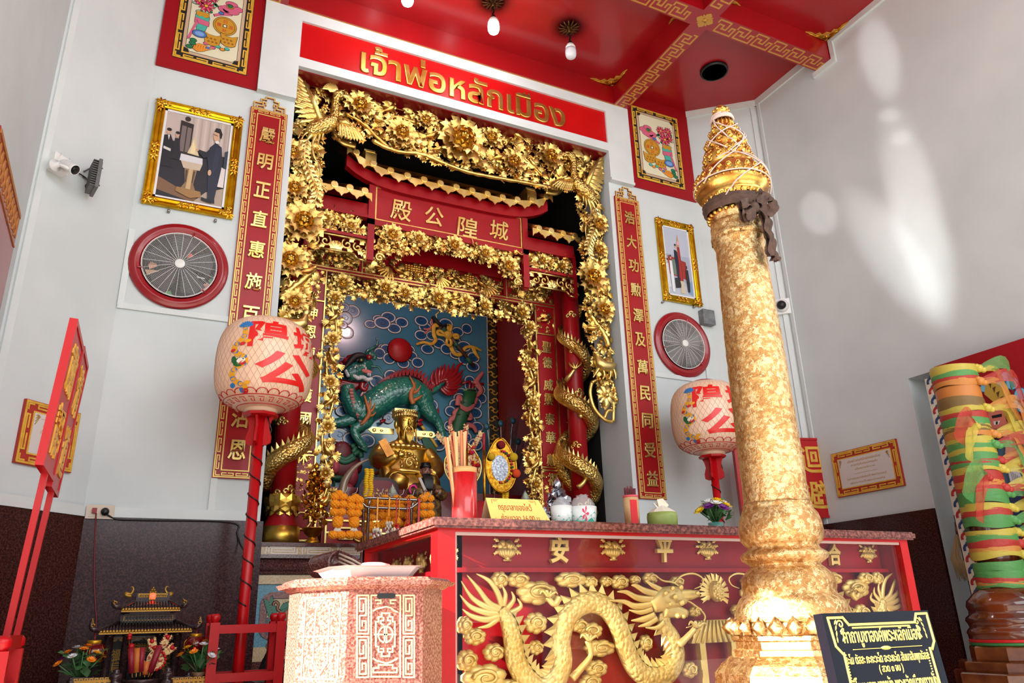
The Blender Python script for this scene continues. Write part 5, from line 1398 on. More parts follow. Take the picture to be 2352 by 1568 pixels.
for pts,r in(([(830,1010),(865,1080),(880,1130),(850,1180),(845,1250),(870,1310)],[5,14,20,24,26,24]),([(870,1190),(915,1170),(950,1110)],[18,14,4]),([(870,1275),(920,1250),(968,1215)],[20,15,4]),([(880,1130),(895,1080)],[12,4]),([(350,1215),(370,1290),(390,1350),(400,1420),(345,1500),(310,1530)],[5,14,20,24,18,6]),([(395,1360),(415,1310),(408,1260)],[14,12,4]),([(400,1400),(440,1370),(462,1300)],[16,13,4]),([(400,1440),(440,1430),(475,1395)],[14,11,4])):tb(mb,pts,r,0.225,7,4)
mb.build('flame_antlers',None,qo)
mb=MB(M);mb.use(P(176,112,100))
for i in range(11):
 t_=i/10;tb(mb,[(222+100*t_**1.5-22,1150+330*t_),(222+100*t_**1.5+22,1150+330*t_)],[16,16],0.175,6,2)
mb.build('belly_plates',None,qo)
# lotus, gourd and palm fan low in the mural
mb=MB(M)
def z5(zx,zy):q=Yp(600+zx/4.355,900+zy/4.355,YM);return q.x,q.z
mb.use(P(108,26,34));mb.ell((*z5(805,610),0.03),(0.12,0.13,0.05),14,8);mb.ell((*z5(770,550),0.03),(0.05,0.05,0.04),10,6);mb.ell((*z5(830,740),0.03),(0.20,0.14,0.05),14,8)
mb.use(P(40,104,70))
for a in([(740,640),(820,690),(910,640)],[(730,670),(820,715),(920,665)],[(880,560),(930,550),(900,620)],[(900,640),(970,610),(980,670)]):mb.tube(spline([(*z5(*p),0.08)for p in a],4),0.03,6,flat=0.5)
mb.build('gourd',None,mu);mb=MB(M);mb.use(P(24,84,56));mb.prism([z5(*p)for p in((1590,470),(1650,430),(1742,560),(1742,760),(1640,640))],0.02,0.05)
mb.use('gold_paint')
for a in([(1560,480),(1650,440),(1742,560)],[(1560,640),(1640,640),(1742,760)],[(1480,360),(1560,330),(1620,390)]):mb.tube(spline([(*z5(*p),0.055)for p in a],4),0.02,6,flat=0.6)
mb.build('palm_fan',None,mu);mb=MB(M);mb.use(P(186,70,80))
for x,y,r in((720,760,0.05),(890,860,0.07),(905,820,0.05),(850,1040,0.08)):mb.ell((*z5(x,y),0.08),(r,r*1.7,r),10,7)
mb.use(P(30,80,50));mb.ell((*z5(740,870),0.06),(0.10,0.035,0.05),12,6);mb.tube([(*z5(720,800),0.06),(*z5(715,990),0.06)],0.012,5);mb.tube([(*z5(880,900),0.06),(*z5(870,1040),0.06)],0.012,5)
mb.build('lotus',None,mu)
# --- the golden seated statue
YS=1.72
sx0=0.0
def SP(px,py,dy=0.0):q=Yp(px,py,YS+dy);return Vector((q.x,YS+dy,q.z))
go=thing('deity_statue','golden statue of a seated bearded official in a winged court hat','statue',(0,YS,2.24))
def loft(mb,rings,seg=20,smooth=True):
 vs=[];fs=[]
 for(cx,cyy,cz,rx,ry)in rings:
  for j in range(seg):
   a=2*PI*j/seg
   ca,sa=math.cos(a),math.sin(a)
   e=0.85
   vs.append((cx+rx*math.copysign(abs(ca)**e,ca),cyy+ry*math.copysign(abs(sa)**e,sa),cz))
 for i in range(len(rings)-1):
  for j in range(seg):
   k=(j+1)%seg;fs.append((i*seg+j,i*seg+k,(i+1)*seg+k,(i+1)*seg+j))
 fs.append(tuple(range(seg-1,-1,-1)));fs.append(tuple((len(rings)-1)*seg+j for j in range(seg)))
 mb.add(vs,fs,smooth)
zt=SP(922,940).z;z_ch=SP(922,1022).z;kz=SP(922,1000).z-SP(922,1010).z
def zz(py):return SP(922,py).z
mb=MB();mb.use('gold_smooth')
loft(mb,[(0,YS,2.242,0.30,0.26),(0,YS,zz(1130),0.32,0.27),(0,YS,zz(1112),0.315,0.25),(0,YS+0.03,zz(1092),0.27,0.19),(0,YS+0.05,zz(1065),0.25,0.16),(0,YS+0.06,zz(1045),0.265,0.155),(0,YS+0.06,zz(1030),0.265,0.145),(0,YS+0.06,zz(1020),0.21,0.13),(0,YS+0.05,zz(1008),0.085,0.085),(0,YS+0.04,zz(1000),0.065,0.07),(0,YS+0.03,zz(994),0.064,0.072)])
# head on its neck
loft(mb,[(0,YS+0.02,zz(1003),0.05,0.06),(0,YS+0.0,zz(999),0.075,0.085),(0,YS-0.005,zz(990),0.098,0.105),(0,YS-0.005,zz(980),0.107,0.115),(0,YS,zz(970),0.11,0.118),(0,YS,zz(960),0.108,0.115),(0,YS+0.005,zz(953),0.10,0.11)])
yf=YS-0.115
mb.tube([(0,yf+0.01,zz(966)),(0,yf-0.018,zz(974)),(0,yf-0.03,zz(979)),(0,yf+0.005,zz(982))],[0.012,0.017,0.022,0.010],8)
for s in(-1,1):
 mb.ell((s*0.042,yf+0.012,zz(970)),(0.024,0.014,0.011),10,6);mb.ell((s*0.11,YS+0.005,zz(975)),(0.018,0.03,0.05),8,6)
 mb.tube([(s*0.016,yf+0.006,zz(966)),(s*0.045,yf+0.004,zz(963)),(s*0.075,yf+0.03,zz(966))],[0.006,0.008,0.004],6)
 mb.ell((s*0.05,yf+0.03,zz(981)),(0.03,0.022,0.026),8,6)
 # arms: sleeve from the shoulder to the joined hands
 e=1 if s>0 else-1
 if s<0:pth=[(-0.25,YS+0.04,zz(1032)),(-0.31,YS-0.02,zz(1055)),(-0.27,YS-0.16,zz(1068)),(-0.17,YS-0.27,zz(1058))]
 else:pth=[(0.25,YS+0.04,zz(1032)),(0.32,YS-0.02,zz(1060)),(0.29,YS-0.16,zz(1085)),(0.20,YS-0.25,zz(1098))]
 mb.tube(spline(pth,5),[0.075+0.003*i for i in range(8)]+[0.098-0.006*i for i in range(8)],12)
 h=pth[-1]
 mb.ell((h[0]-s*-0.0+(0.03 if s<0 else-0.03),h[1]-0.02,h[2]+0.0),(0.05,0.045,0.04),10,7)
 for k in range(4):mb.tube([(h[0]+(0.05 if s<0 else-0.05),h[1]-0.03,h[2]+0.026-0.016*k),(h[0]+(0.085 if s<0 else-0.085),h[1]-0.045,h[2]+0.028-0.016*k),(h[0]+(0.10 if s<0 else-0.10),h[1]-0.02,h[2]+0.022-0.015*k)],[0.0115,0.0105,0.008],6)
 mb.tube([(h[0]+0.01*-s,h[1]-0.03,h[2]+0.03),(h[0]-s*0.04,h[1]-0.05,h[2]+0.055)],[0.013,0.009],6)
 # hanging sleeve
 loft(mb,[(s*0.25,YS-0.16,zz(1128),0.03,0.06),(s*0.25,YS-0.17,zz(1112),0.055,0.09),(s*0.25,YS-0.15,zz(1090),0.065,0.09),(s*0.26,YS-0.10,zz(1066),0.05,0.07)],12)
 # knees and lap
for s in(-1,1):mb.tube(spline([(s*0.13,YS+0.02,zz(1108)),(s*0.17,YS-0.20,zz(1112)),(s*0.17,YS-0.30,zz(1122)),(s*0.15,YS-0.30,2.37)],4),[0.13,0.13,0.13,0.125,0.12,0.12,0.12,0.12,0.11,0.11,0.10,0.10,0.10],12)
mb.build('body',None,go)
mb=MB();mb.use('gold')
# robe relief: collar lobes, medallion and belt
for i in range(11):
 a=PI*(i+0.5)/11
 mb.ell((0.20*math.cos(a)*1.0,YS+0.02-0.13*math.sin(a),zz(1024)-0.02*math.sin(a)),(0.045,0.03,0.028),8,5)
for i in range(16):
 a=2*PI*i/16;mb.ell((0.085*math.cos(a),YS-0.155+0.02*abs(math.sin(a)),zz(1068)+0.10*math.sin(a)),(0.02,0.014,0.02),7,5)
mb.tube([(0.06*(1-i/16)*math.cos(i*0.6),YS-0.165,zz(1068)+0.06*(1-i/16)*math.sin(i*0.6))for i in range(15)],0.013,6)
mb.tube([(0.30*math.cos(PI+PI*i/14),YS+0.03+0.215*math.sin(PI+PI*i/14),zz(1088))for i in range(15)],0.03,8,flat=0.8)
for i in range(5):mb.ell((-0.16+0.08*i,YS-0.17+0.03*abs(i-2),zz(1088)),(0.024,0.016,0.024),8,5)
for i in range(14):mb.tube([(0.05*math.sin(i*2.1)+(i-7)*0.028,YS-0.30,zz(1125)-0.012*(i%4)),(0.05*math.sin(i*2.1)+(i-7)*0.028+0.02,YS-0.31,zz(1135)-0.012*(i%4))],0.009,5)
mb.build('robe_relief',None,go)
mb=MB();mb.use('gold_pale')
loft(mb,[(0,YS+0.0,zz(962),0.122,0.128),(0,YS+0.0,zz(957),0.126,0.132),(0,YS+0.0,zz(950),0.122,0.128),(0,YS+0.01,zz(945),0.105,0.11),(0,YS+0.02,zz(942),0.06,0.07)])
mb.box((-0.115,YS+0.03,zz(955)),(0.115,YS+0.13,zz(936)))
for i in range(15):
 a=PI+PI*i/14
 mb.ell((0.126*math.cos(a),YS+0.132*math.sin(a),zz(957)),(0.014,0.012,0.02),7,5);mb.ell((0.118*math.cos(a),YS+0.124*math.sin(a),zz(948)),(0.02,0.014,0.016),7,5)
mb.build('hat',None,go)
for s in(-1,1):
 mb=MB();mb.use('gold_pale');z0=zz(988)
 mb.prism([(s*0.10,z0-0.03),(s*0.34,z0-0.035),(s*0.385,z0),(s*0.34,z0+0.035),(s*0.10,z0+0.03)],0,0.02,PLY(YS+0.10));mb.ell((s*0.32,YS+0.078,z0),(0.022,0.01,0.022),8,5);mb.ell((s*0.24,YS+0.078,z0),(0.02,0.008,0.012),8,5)
 mb.build('hat_wing',None,go)
mb=MB();mb.use('gold_smooth')
for s in(-1,1):
 mb.tube(spline([(s*0.005,yf-0.01,zz(984)),(s*0.035,yf-0.008,zz(987)),(s*0.05,yf+0.0,zz(1000)),(s*0.052,yf-0.005,zz(1016))],4),[0.007,0.008,0.010,0.011,0.011,0.012,0.012,0.011,0.010,0.008,0.006,0.004,0.003],7)
 mb.tube(spline([(s*0.092,yf+0.06,zz(984)),(s*0.096,yf+0.045,zz(1000)),(s*0.088,yf+0.01,zz(1020))],4),[0.012,0.012,0.012,0.011,0.010,0.009,0.007,0.005,0.003],7)
for k in range(5):mb.tube(spline([((k-2)*0.012,yf+0.005,zz(992)),((k-2)*0.016,yf-0.025,zz(1003)),((k-2)*0.008,yf-0.03,zz(1025-abs(k-2)*3))],4),[0.013,0.013,0.013,0.012,0.011,0.010,0.008,0.006,0.003],7)
mb.ell((0,yf-0.004,zz(988)),(0.024,0.012,0.007),10,5)
mb.build('beard',None,go)
a,b=SP(877,1010,-0.28),SP(897,1046,-0.30)
mb=MB();mb.use('gold_dull');mb.bar(a,b,0.085,0.016,up=(0,1,0));mb.build('court_tablet',None,go)
# dark wooden seat board with Thai lettering in front of the statue
sb=thing('name_plate','curved dark red plate with faded gold lettering before the golden statue','name plate',(Yp(870,1150,1.2).x,1.2,1.93))
xa,xb=Yp(823,1120,1.2).x,Yp(914,1125,1.2).x;z0,z1=1.935,Yp(870,1097,1.2).z
pl=[(xa,z0),(xb,z0),(xb,z1-0.09),(xb-0.03,z1-0.03),(xb-0.1,z1),(xa+0.1,z1),(xa+0.03,z1-0.03),(xa,z1-0.09)]
mb=MB(PLY(1.2));mb.prism(pl,0,0.03);mb.build('rim',P(52,22,26),sb)
mb=MB(PLY(1.2));mb.prism(inset(pl,0.03)if True else pl,0.03,0.034);mb.build('panel',P(116,14,26),sb)
mb=MB(PLY(1.2)@T((xa+xb)/2,z1-0.17,0.035));glyph(mb,'พ่อหลักเมือง',0.1,None,0.004,0,0.001,fit=((xb-xa)*0.8,0.15));mb.build('lettering','gold_paint',sb)
# --- granite plinth under the altar
pt=thing('altar_plinth','speckled granite altar base with key-fret frieze and a lion mosaic beneath the dragon pillars','altar base',(0,0.5,0))
def pl_box(name,z0,z1,y,m):
 mb=MB();mb.box((-1.66,y,z0),(1.66,0.92,z1));return mb.build(name,m,pt)
mat('tan_terrazzo',(186,156,112),0.3,col2=(206,184,150),nscale=80);mat('blue_terrazzo',(78,128,150),0.3,col2=(110,156,170),nscale=80);mat('pink_terrazzo',(110,66,64),0.3,col2=(150,110,104),nscale=90)
mat('cream_terrazzo',(196,178,140),0.3,col2=(170,150,116),nscale=90);mat('grey_terrazzo',(66,68,74),0.3,col2=(100,100,104),nscale=90);mat('lion_terrazzo',(136,84,62),0.3,col2=(164,116,92),nscale=90)
pl_box('top_slab',1.565,1.592,0.10,'dark_granite')
fz=pl_box('frieze',1.505,1.565,0.115,'tan_terrazzo')
mb=MB(PLY(0.115)@T(0,1.535,0))
for i in range(12):
 x=-1.6+i*0.27
 fret_bars(mb,[[(x,-0.024),(x,0.024)],[(x+0.02,0.024),(x+0.02,-0.010)],[(x+0.04,-0.024),(x+0.04,0.012),(x+0.19,0.012)],[(x+0.06,-0.006),(x+0.19,-0.006),(x+0.21,-0.006),(x+0.21,0.024)],[(x+0.04,-0.024),(x+0.23,-0.024),(x+0.23,0.01)],[(x,0.024),(x+0.21,0.024)]],0.008,0,0.003)
mb.build('key_fret',P(222,214,204),fz)
pl_box('lower_slab',1.478,1.505,0.10,'grey_granite')
mb=MB()
for z,y,r in((1.465,0.15,0.016),(1.425,0.16,0.045),(1.378,0.15,0.014)):mb.tube([(-1.66,y,z),(1.66,y,z)],r,12)
mb.box((-1.66,0.16,1.36),(1.66,0.9,1.478));mb.build('moulding','dark_granite',pt)
pl_box('tan_band',1.295,1.362,0.16,'tan_terrazzo')
pl_box('blue_ground',0.86,1.295,0.175,'blue_terrazzo');pl_box('tan_foot',0.765,0.86,0.165,'tan_terrazzo');pl_box('step',0.55,0.765,0.10,'dark_granite');pl_box('base_step',0.0,0.55,0.04,'dark_granite')
YP=0.17
def zl(zx,zy):return(590+zx/4.639,1230+zy/4.639)
def PL(pts,y=YP):return pw([zl(a,b)for a,b in pts],y)
def rr_rect(x0,z0,x1,z1,r,n=5):
 out=[]
 for cx,cz,a0 in((x1-r,z1-r,0),(x0+r,z1-r,90),(x0+r,z0+r,180),(x1-r,z0+r,270)):
  for i in range(n+1):
   a=math.radians(a0+90*i/n);out.append((cx+r*math.cos(a),cz+r*math.sin(a)))
 return out
c0,c1=PL([(30,600)])[0],PL([(60,1110)])[0]
xL,zT,zB_=min(c0[0],-1.6),c0[1],c1[1]
mb=MB(PLY(YP));mb.use('pink_terrazzo');mb.prism(rr_rect(-1.6,zB_,-0.45,zT,0.09),0,0.006);mb.use('ink');mb.prism(rr_rect(-1.555,zB_+0.045,-0.495,zT-0.045,0.06),0.006,0.0068);mb.use('cream_terrazzo');mb.prism(rr_rect(-1.55,zB_+0.05,-0.50,zT-0.05,0.06),0.006,0.0075)
mb.build('mosaic_frame',None,pt)
mb=MB(PLY(YP));mb.use('grey_terrazzo');mb.flat(PL([(85,880),(120,865),(160,900),(240,930),(300,960),(380,900),(430,950),(560,990),(720,1000),(900,990),(1100,1000),(1100,1060),(85,1060)]),0.0078)
mb.use('ink')
for i in range(14):
 a=math.radians(10+12*i);c=PL([(330,1020)])[0]
 mb.flat([(c[0]-0.004,c[1]),(c[0]+0.004,c[1]),(c[0]+0.13*math.cos(a),c[1]+0.10*math.sin(a))],0.0080+0.00002*i)
for i in range(8):mb.flat(PL([(440+i*60,1010+(i%3)*14),(520+i*60,1012+(i%3)*14),(440+i*60,1016+(i%3)*14)]),0.0081)
def frond(a,b,n,s):
 (x0,z0),(x1,z1)=PL([a,b])
 for i in range(n):
  t_=i/n;x,z=x0+(x1-x0)*t_,z0+(z1-z0)*t_;an=math.atan2(z1-z0,x1-x0)
  for q in(0.7,-0.7):
   p=ellipse(x+s*0.5*math.cos(an+q),z+s*0.5*math.sin(an+q),s*0.55,s*0.17,8,an+q)
   mb.use('ink');mb.flat([(x+(u-x)*1.12,z+(v-z)*1.12)for u,v in p],0.0083+0.00001*i);mb.use(P(60,116,96));mb.flat(p,0.0085+0.00001*i)
frond((240,800),(560,670),13,0.055);frond((180,880),(125,690),7,0.05);frond((190,890),(230,940),3,0.04)
body=[(300,800),(350,780),(420,790),(500,820),(560,770),(640,740),(700,720),(760,740),(800,800),(760,860),(700,900),(690,960),(760,1000),(740,1020),(660,1000),(600,940),(560,960),(640,985),(630,1000),(580,1000),(540,965),(440,940),(390,885),(340,930),(280,960),(240,950),(270,880)]
mb.use('ink');mb.flat(PL([(520+(a-520)*1.03,870+(b-870)*1.04)for a,b in body]),0.0090);mb.use('lion_terrazzo');mb.flat(PL(body),0.0093)
tail=spline([Vector((*p,0.0095))for p in PL([(250,810),(215,780),(225,730),(205,705),(180,715),(172,745)])],4)
mb.use('ink');mb.tube(tail,0.012,5,flat=0.1);mb.use('lion_terrazzo');mb.tube(tail,0.009,5,flat=0.3)
mb.use(P(84,50,40));mane=[(520,800),(560,750),(600,720),(640,690),(660,730),(640,780),(680,860),(650,930),(600,945),(550,900)]
mb.flat(PL(mane),0.0097);mb.use('ink')
for i in range(9):mb.flat(PL([(545+i*12,780+i*4),(552+i*12,780+i*4),(575+i*10,930-i*2)]),0.0099)
mb.use(P(230,220,200));mb.flat(PL([(655,735),(668,733),(660,745)]),0.0101)
mb.build('lion_mosaic',None,pt)
# --- dragon pillars
YD=0.54
def pz(py):return Yp(650,py,YD).z
def dragon_pillar(sg,label):
 X=sg*1.43
 t=thing('dragon_pillar',label,'pillar',(X,YD,1.593),'pair of dragon pillars')
 mb=MB(T(X,YD,0));mb.lathe([(0.150,1.593),(0.150,pz(1211)),(0.142,pz(1211))],32);mb.build('base_ring','gold_smooth',t)
 mb=MB(T(X,YD,0));mb.lathe([(0.142,pz(1211)),(0.138,pz(1208)),(0.118,pz(1195)),(0.105,pz(1180)),(0.10,pz(1165))],28);mb.build('flared_foot','lacquer_red',t)
 mb=MB(T(X,YD,0));mb.use('gold_smooth')
 z0,z1=pz(1186),pz(1137)
 mb.lathe([(0.112,z0+0.02),(0.136,z0+(z1-z0)*0.45),(0.134,z0+(z1-z0)*0.75),(0.118,z1-0.015),(0.112,z1),(0.100,z1)],28)
 for j,(k,zc_,s)in enumerate(((10,0.66,1.0),(10,0.36,0.8),(10,0.14,0.7))):
  for i in range(k):
   a=2*PI*(i+0.5*(j%2))/k
   A=RZ(a)@T((0.140,0.132,0.118)[j],0,z0+(z1-z0)*zc_)@Matrix.Rotation(PI/2+(0.1,-0.25,-0.45)[j],4,'Y')@RZ(PI)
   w=0.042*s
   mb.add([(-w*1.2,0,0.0),(-w*0.5,w,-0.004),(w*0.4,w,-0.004),(w*1.35,0,0.0),(w*0.4,-w,-0.004),(-w*0.5,-w,-0.004),(0,0,0.012 if j==0 else 0.008)],[(6,0,1),(6,1,2),(6,2,3),(6,3,4),(6,4,5),(6,5,0)],False,A)
 mb.build('lotus_bulb',None,t)
 mb=MB(T(X,YD,0));mb.lathe([(0.094,pz(1140)),(0.090,4.75)],28);mb.build('shaft','lacquer_red',t)
 # dragon: tail high, coils down, thick lower coil, head lifted out in front
 pts=[];rad=[]
 N=100
 for i in range(N):
  t_=i/(N-1)
  a=sg*(0.8+2*PI*3.1*t_);z=4.15-1.95*t_
  r=0.02+0.058*min(1,t_*2.2)
  pts.append((X+(0.088+r*0.75)*math.sin(a),YD-(0.088+r*0.75)*math.cos(a),z));rad.append(r)
 ae=sg*(0.8+2*PI*3.1)
 for k,(da,z,off,r)in enumerate(((0.5,2.12,0.02,0.078),(1.0,2.16,0.04,0.078),(1.5,2.26,0.06,0.077),(1.9,2.40,0.09,0.074),(2.1,2.55,0.10,0.068),(1.95,2.70,0.08,0.058),(1.6,2.80,0.10,0.05),(1.25,2.82,0.14,0.045))):
  a=ae+sg*da
  pts.append((X+(0.145+off)*math.sin(a),YD-(0.145+off)*math.cos(a),z));rad.append(r)
 q=spline(pts,4);m=len(q);R_=[rad[min(len(rad)-1,i//4)]+(rad[min(len(rad)-1,i//4+1)]-rad[min(len(rad)-1,i//4)])*(i%4)/4 for i in range(m)]
 mb=MB();mb.use('gold_scale');mb.tube(q,R_,16)
 dr=mb.build('dragon',None,t)
 mb=MB();mb.use('gold_pale')
 for i in range(30,m-30,5):
  p=q[i];d=(q[i+1]-q[i-1]).normalized();o=Vector((p.x-X,p.y-YD,0)).normalized()
  up=d.cross(o).normalized()*(1 if d.cross(o).z>0 else-1)
  b=p+up*R_[i]*0.9+o*R_[i]*0.3
  mb.add([b-d*0.025,b+d*0.02,b+up*0.05-d*0.025+o*0.01,b+o*0.012],[(0,1,2),(0,3,2),(1,3,2)])
 mb.build('spine_fins',None,dr)
 h=q[-1];hd=(q[-1]-q[-6]).normalized();hs=Vector((0,0,1));sd=hd.cross(hs).normalized();hu=sd.cross(hd)
 A=Matrix(((hd.x,sd.x,hu.x,h.x),(hd.y,sd.y,hu.y,h.y),(hd.z,sd.z,hu.z,h.z),(0,0,0,1)))
 mb=MB(A);mb.use('gold_pale')
 mb.ell((0.03,0,0.01),(0.075,0.055,0.055),12,8);mb.tube([(0.05,0,0.03),(0.12,0,0.035),(0.16,0,0.05)],[0.045,0.036,0.03],9);mb.tube([(0.04,0,-0.025),(0.10,0,-0.04),(0.14,0,-0.035)],[0.035,0.026,0.016],8)
 for s in(-1,1):
  mb.ell((0.055,s*0.038,0.06),0.018,8,6);mb.tube([(0.0,s*0.03,0.06),(-0.06,s*0.05,0.10),(-0.12,s*0.06,0.13)],[0.014,0.010,0.004],6)
  mb.tube(spline([(0.15,s*0.02,0.05),(0.20,s*0.05,0.08),(0.19,s*0.09,0.13),(0.15,s*0.10,0.18)],3),0.005,5)
  for k in range(5):put(mb,LEAF2,T(-0.01,s*0.045,0.03-0.025*k)@RZ(PI-s*0.3)@Matrix.Rotation(0.3*k-0.5,4,'Y')@SCL(0.15,0.05,0.1))
 mb.build('dragon_head',None,dr)
 # claws and clouds on the shaft
 for z,a in((3.35,-0.3),(2.95,0.6),(1.95+0.3,0.2)):
  mb=MB(T(X,YD,0));mb.use('gold_pale');a=sg*a-0.35
  def cy_(u,v,o=0.105):return(o*math.sin(a+u/0.1),-o*math.cos(a+u/0.1),z+v)
  mb.tube(spline([cy_(-0.06,-0.06,0.13),cy_(-0.02,-0.02,0.14),cy_(0.02,0.05,0.125)],3),[0.026,0.026,0.024,0.022,0.02,0.018,0.016],7)
  for k in range(4):mb.tube(spline([cy_(0.02,0.05,0.125),cy_(-0.02+0.03*k,0.10,0.13),cy_(-0.03+0.04*k,0.14,0.105)],3),[0.012,0.012,0.011,0.010,0.008,0.006,0.003],6)
  mb.build('claw',None,dr)
 for z,a in((1.99,-0.4),(2.03,0.7),(2.6,-0.5),(3.6,0.0),(3.15,0.3),(4.0,-0.2)):
  mb=MB(T(X,YD,0));mb.use('gold_pale');a-=0.35
  for k in range(3):
   b=a+0.35*(k-1);mb.tube([((0.094)*math.sin(b+0.28*(1-i/12)*math.cos(i*0.6)),-0.094*math.cos(b+0.28*(1-i/12)*math.cos(i*0.6)),z+0.03*(k%2)+0.028*(1-i/12)*math.sin(i*0.6))for i in range(11)],0.010,5)
  mb.build('cloud',None,t)
dragon_pillar(-1,'red pillar wound by a golden dragon, standing behind the big paper lantern')
dragon_pillar(1,'red pillar wound by a golden dragon, beside the board reading 聖德威靈泰華戴福')
# --- offerings on the ledge
def coin_tree(name,px,pbase,ptop,y,zb,spread,m,label,stem_m,seed,bowl=True):
 r=random.Random(seed);X=Yp(px,pbase,y).x;zt_=Yp(px,ptop,y).z
 t=thing(name,label,'offering tree',(X,y,zb))
 A=T(X,y,zb)
 if bowl:
  mb=MB(A);mb.lathe([(0.055,0.0),(0.055,0.03),(0.03,0.045),(0.03,0.06),(0.06,0.085),(0.085,0.125),(0.088,0.13),(0.08,0.13),(0.05,0.10),(0,0.09)],24);mb.build('bowl','gold_amber',t)
 h=zt_-zb
 mb=MB(A);mb.tube([(0,0,0.09 if bowl else 0.0),(0,0,h-0.06)],0.009,7);mb.lathe([(0.012,h-0.06),(0.024,h-0.045),(0.016,h-0.02),(0.0,h)],10);mb.build('stem',stem_m,t)
 mb=MB(A)
 n=150 if bowl else 110
 for i in range(n):
  t_=r.random()**0.8;a=r.uniform(0,2*PI);z=0.16+(h-0.24)*t_ if bowl else 0.05+(h-0.12)*t_
  rr_=spread*(1.0-0.68*t_)*r.uniform(0.25,1.0)
  s=r.uniform(0.016,0.026)
  B=T(rr_*math.cos(a),rr_*math.sin(a),z)@RZ(r.uniform(0,6))@Matrix.Rotation(r.uniform(0.6,2.4),4,'Y')
  mb.add([(s*math.cos(k*PI/3),s*math.sin(k*PI/3),0)for k in range(6)]+[(0,0,s*0.5)],[(k,(k+1)%6,6)for k in range(6)]+[(5,4,3,2,1,0)],False,B)
  if i%4==0:mb.tube([(0,0,z-0.04),(rr_*math.cos(a),rr_*math.sin(a),z)],0.003,4)
 mb.build('metal_leaves',m,t,kind='stuff')
mat('amber_foil',(226,176,60),0.18,1.0,col2=(180,104,12),nscale=40);mat('silver_foil',(206,206,214),0.18,1.0,col2=(120,120,130),nscale=50)
coin_tree('golden_offering_tree',717,1238,1060,0.28,1.593,0.15,'amber_foil','tall tree of golden foil leaves in a footed bowl beside the left dragon pillar','gold_amber',3)
# tusk curving up beside the statue
tk=MB();q=[Vector((Yp(*p,1.0).x,1.0+0.0,Yp(*p,1.0).z))for p in((783,1215),(784,1150),(790,1110),(805,1083),(825,1065),(847,1054))];q[0].z=1.935
q=spline(q,5);tk.tube(q,[0.052-0.048*(i/(len(q)-1))**1.3 for i in range(len(q))],14)
mat('tusk',(120,92,70),0.25,col2=(150,124,100),nscale=5,coat=0.4)
tag(tk.build('elephant_tusk','tusk'),'brown curved tusk standing left of the golden statue','tusk')
# yellow garland columns
mat('marigold',(252,138,0),0.7,col2=(255,172,10),nscale=90,bump=0.4,bscale=140,bdist=0.01);mat('yellow_flower',(240,186,10),0.7,col2=(248,206,40),nscale=60,bump=0.6,bscale=160,bdist=0.006)
mat('jasmine',(236,226,208),0.6,bump=0.5,bscale=120)
def garland_column(px,p0,p1,y,zb,label):
 a,b=Yp(px,p0,y),Yp(px,p1,y);mb=MB()
 n=int((a.z-zb)/0.02)
 for i in range(n):
  for k in(-1,1):mb.ell((a.x+k*0.022+0.004*math.sin(i),y,zb+0.012+i*0.02),(0.026,0.03,0.013),8,4)
 tag(mb.build('garland_column','yellow_flower'),label,'garland','yellow flower columns')
garland_column(848,1072,1150,0.80,1.60,'upright yellow flower garland in front of the dark red name plate')
garland_column(1157,1087,1150,0.80,1.60,'upright yellow flower garland beside the gold paper fan')
# stainless offering rack with hooks
YQ=-0.30
def zr_(zx,zy):return(740+zx/8.711,1080+zy/8.711)
def Q(zx,zy,dy=0.0):q=Yp(*zr_(zx,zy),YQ+dy);return(q.x,YQ+dy,q.z)
rk=thing('offering_rack','stainless steel rail rack hung with marigold garlands in front of the altar','rack',(Q(900,700)[0],YQ,0))
mb=MB()
mb.tube([Q(345,525),Q(660,545),Q(760,620),Q(880,730),Q(1000,745),Q(1700,770),Q(1800,740),Q(1900,660),Q(1960,615),Q(2240,600)],0.011,8)
mb.tube([Q(760,620,0.1),Q(740,590,0.05),Q(800,560,0),Q(960,548),Q(1880,590),Q(1930,640)],0.011,8)
mb.tube([Q(760,620,0.2),Q(1000,625,0.25),Q(1780,650,0.25),Q(1900,660,0.15)],0.010,8)
mb.build('rails','steel',rk)
for a in((Q(960,560),Q(925,730)),(Q(840,640,0.2),Q(845,770,0.1)),(Q(1825,600),Q(1790,770)),(Q(1690,660,0.2),Q(1700,760,0.1))):
 mb=MB();mb.tube([a[0],((a[0][0]+a[1][0])/2,(a[0][1]+a[1][1])/2,(a[0][2]+a[1][2])/2),a[1]],0.010,7);mb.build('strut','steel',rk)
for a in(Q(930,720),Q(830,770),Q(1790,760),Q(1720,770,0.2)):
 mb=MB();mb.tube([a,(a[0]-0.01,a[1],0.0)],0.012,8);mb.build('leg','steel',rk)
for zx,zy in((430,530),(630,545),(850,560),(1140,560),(1370,570),(1560,575),(1765,590),(1980,612),(2110,606)):
 a=Vector(Q(zx,zy));mb=MB();mb.tube(spline([a,a+Vector((-0.02,-0.02,0.02)),a+Vector((0.01,-0.03,0.035)),a+Vector((0.02,-0.03,0.075))],4),0.0035,5);mb.build('hook','steel',rk)
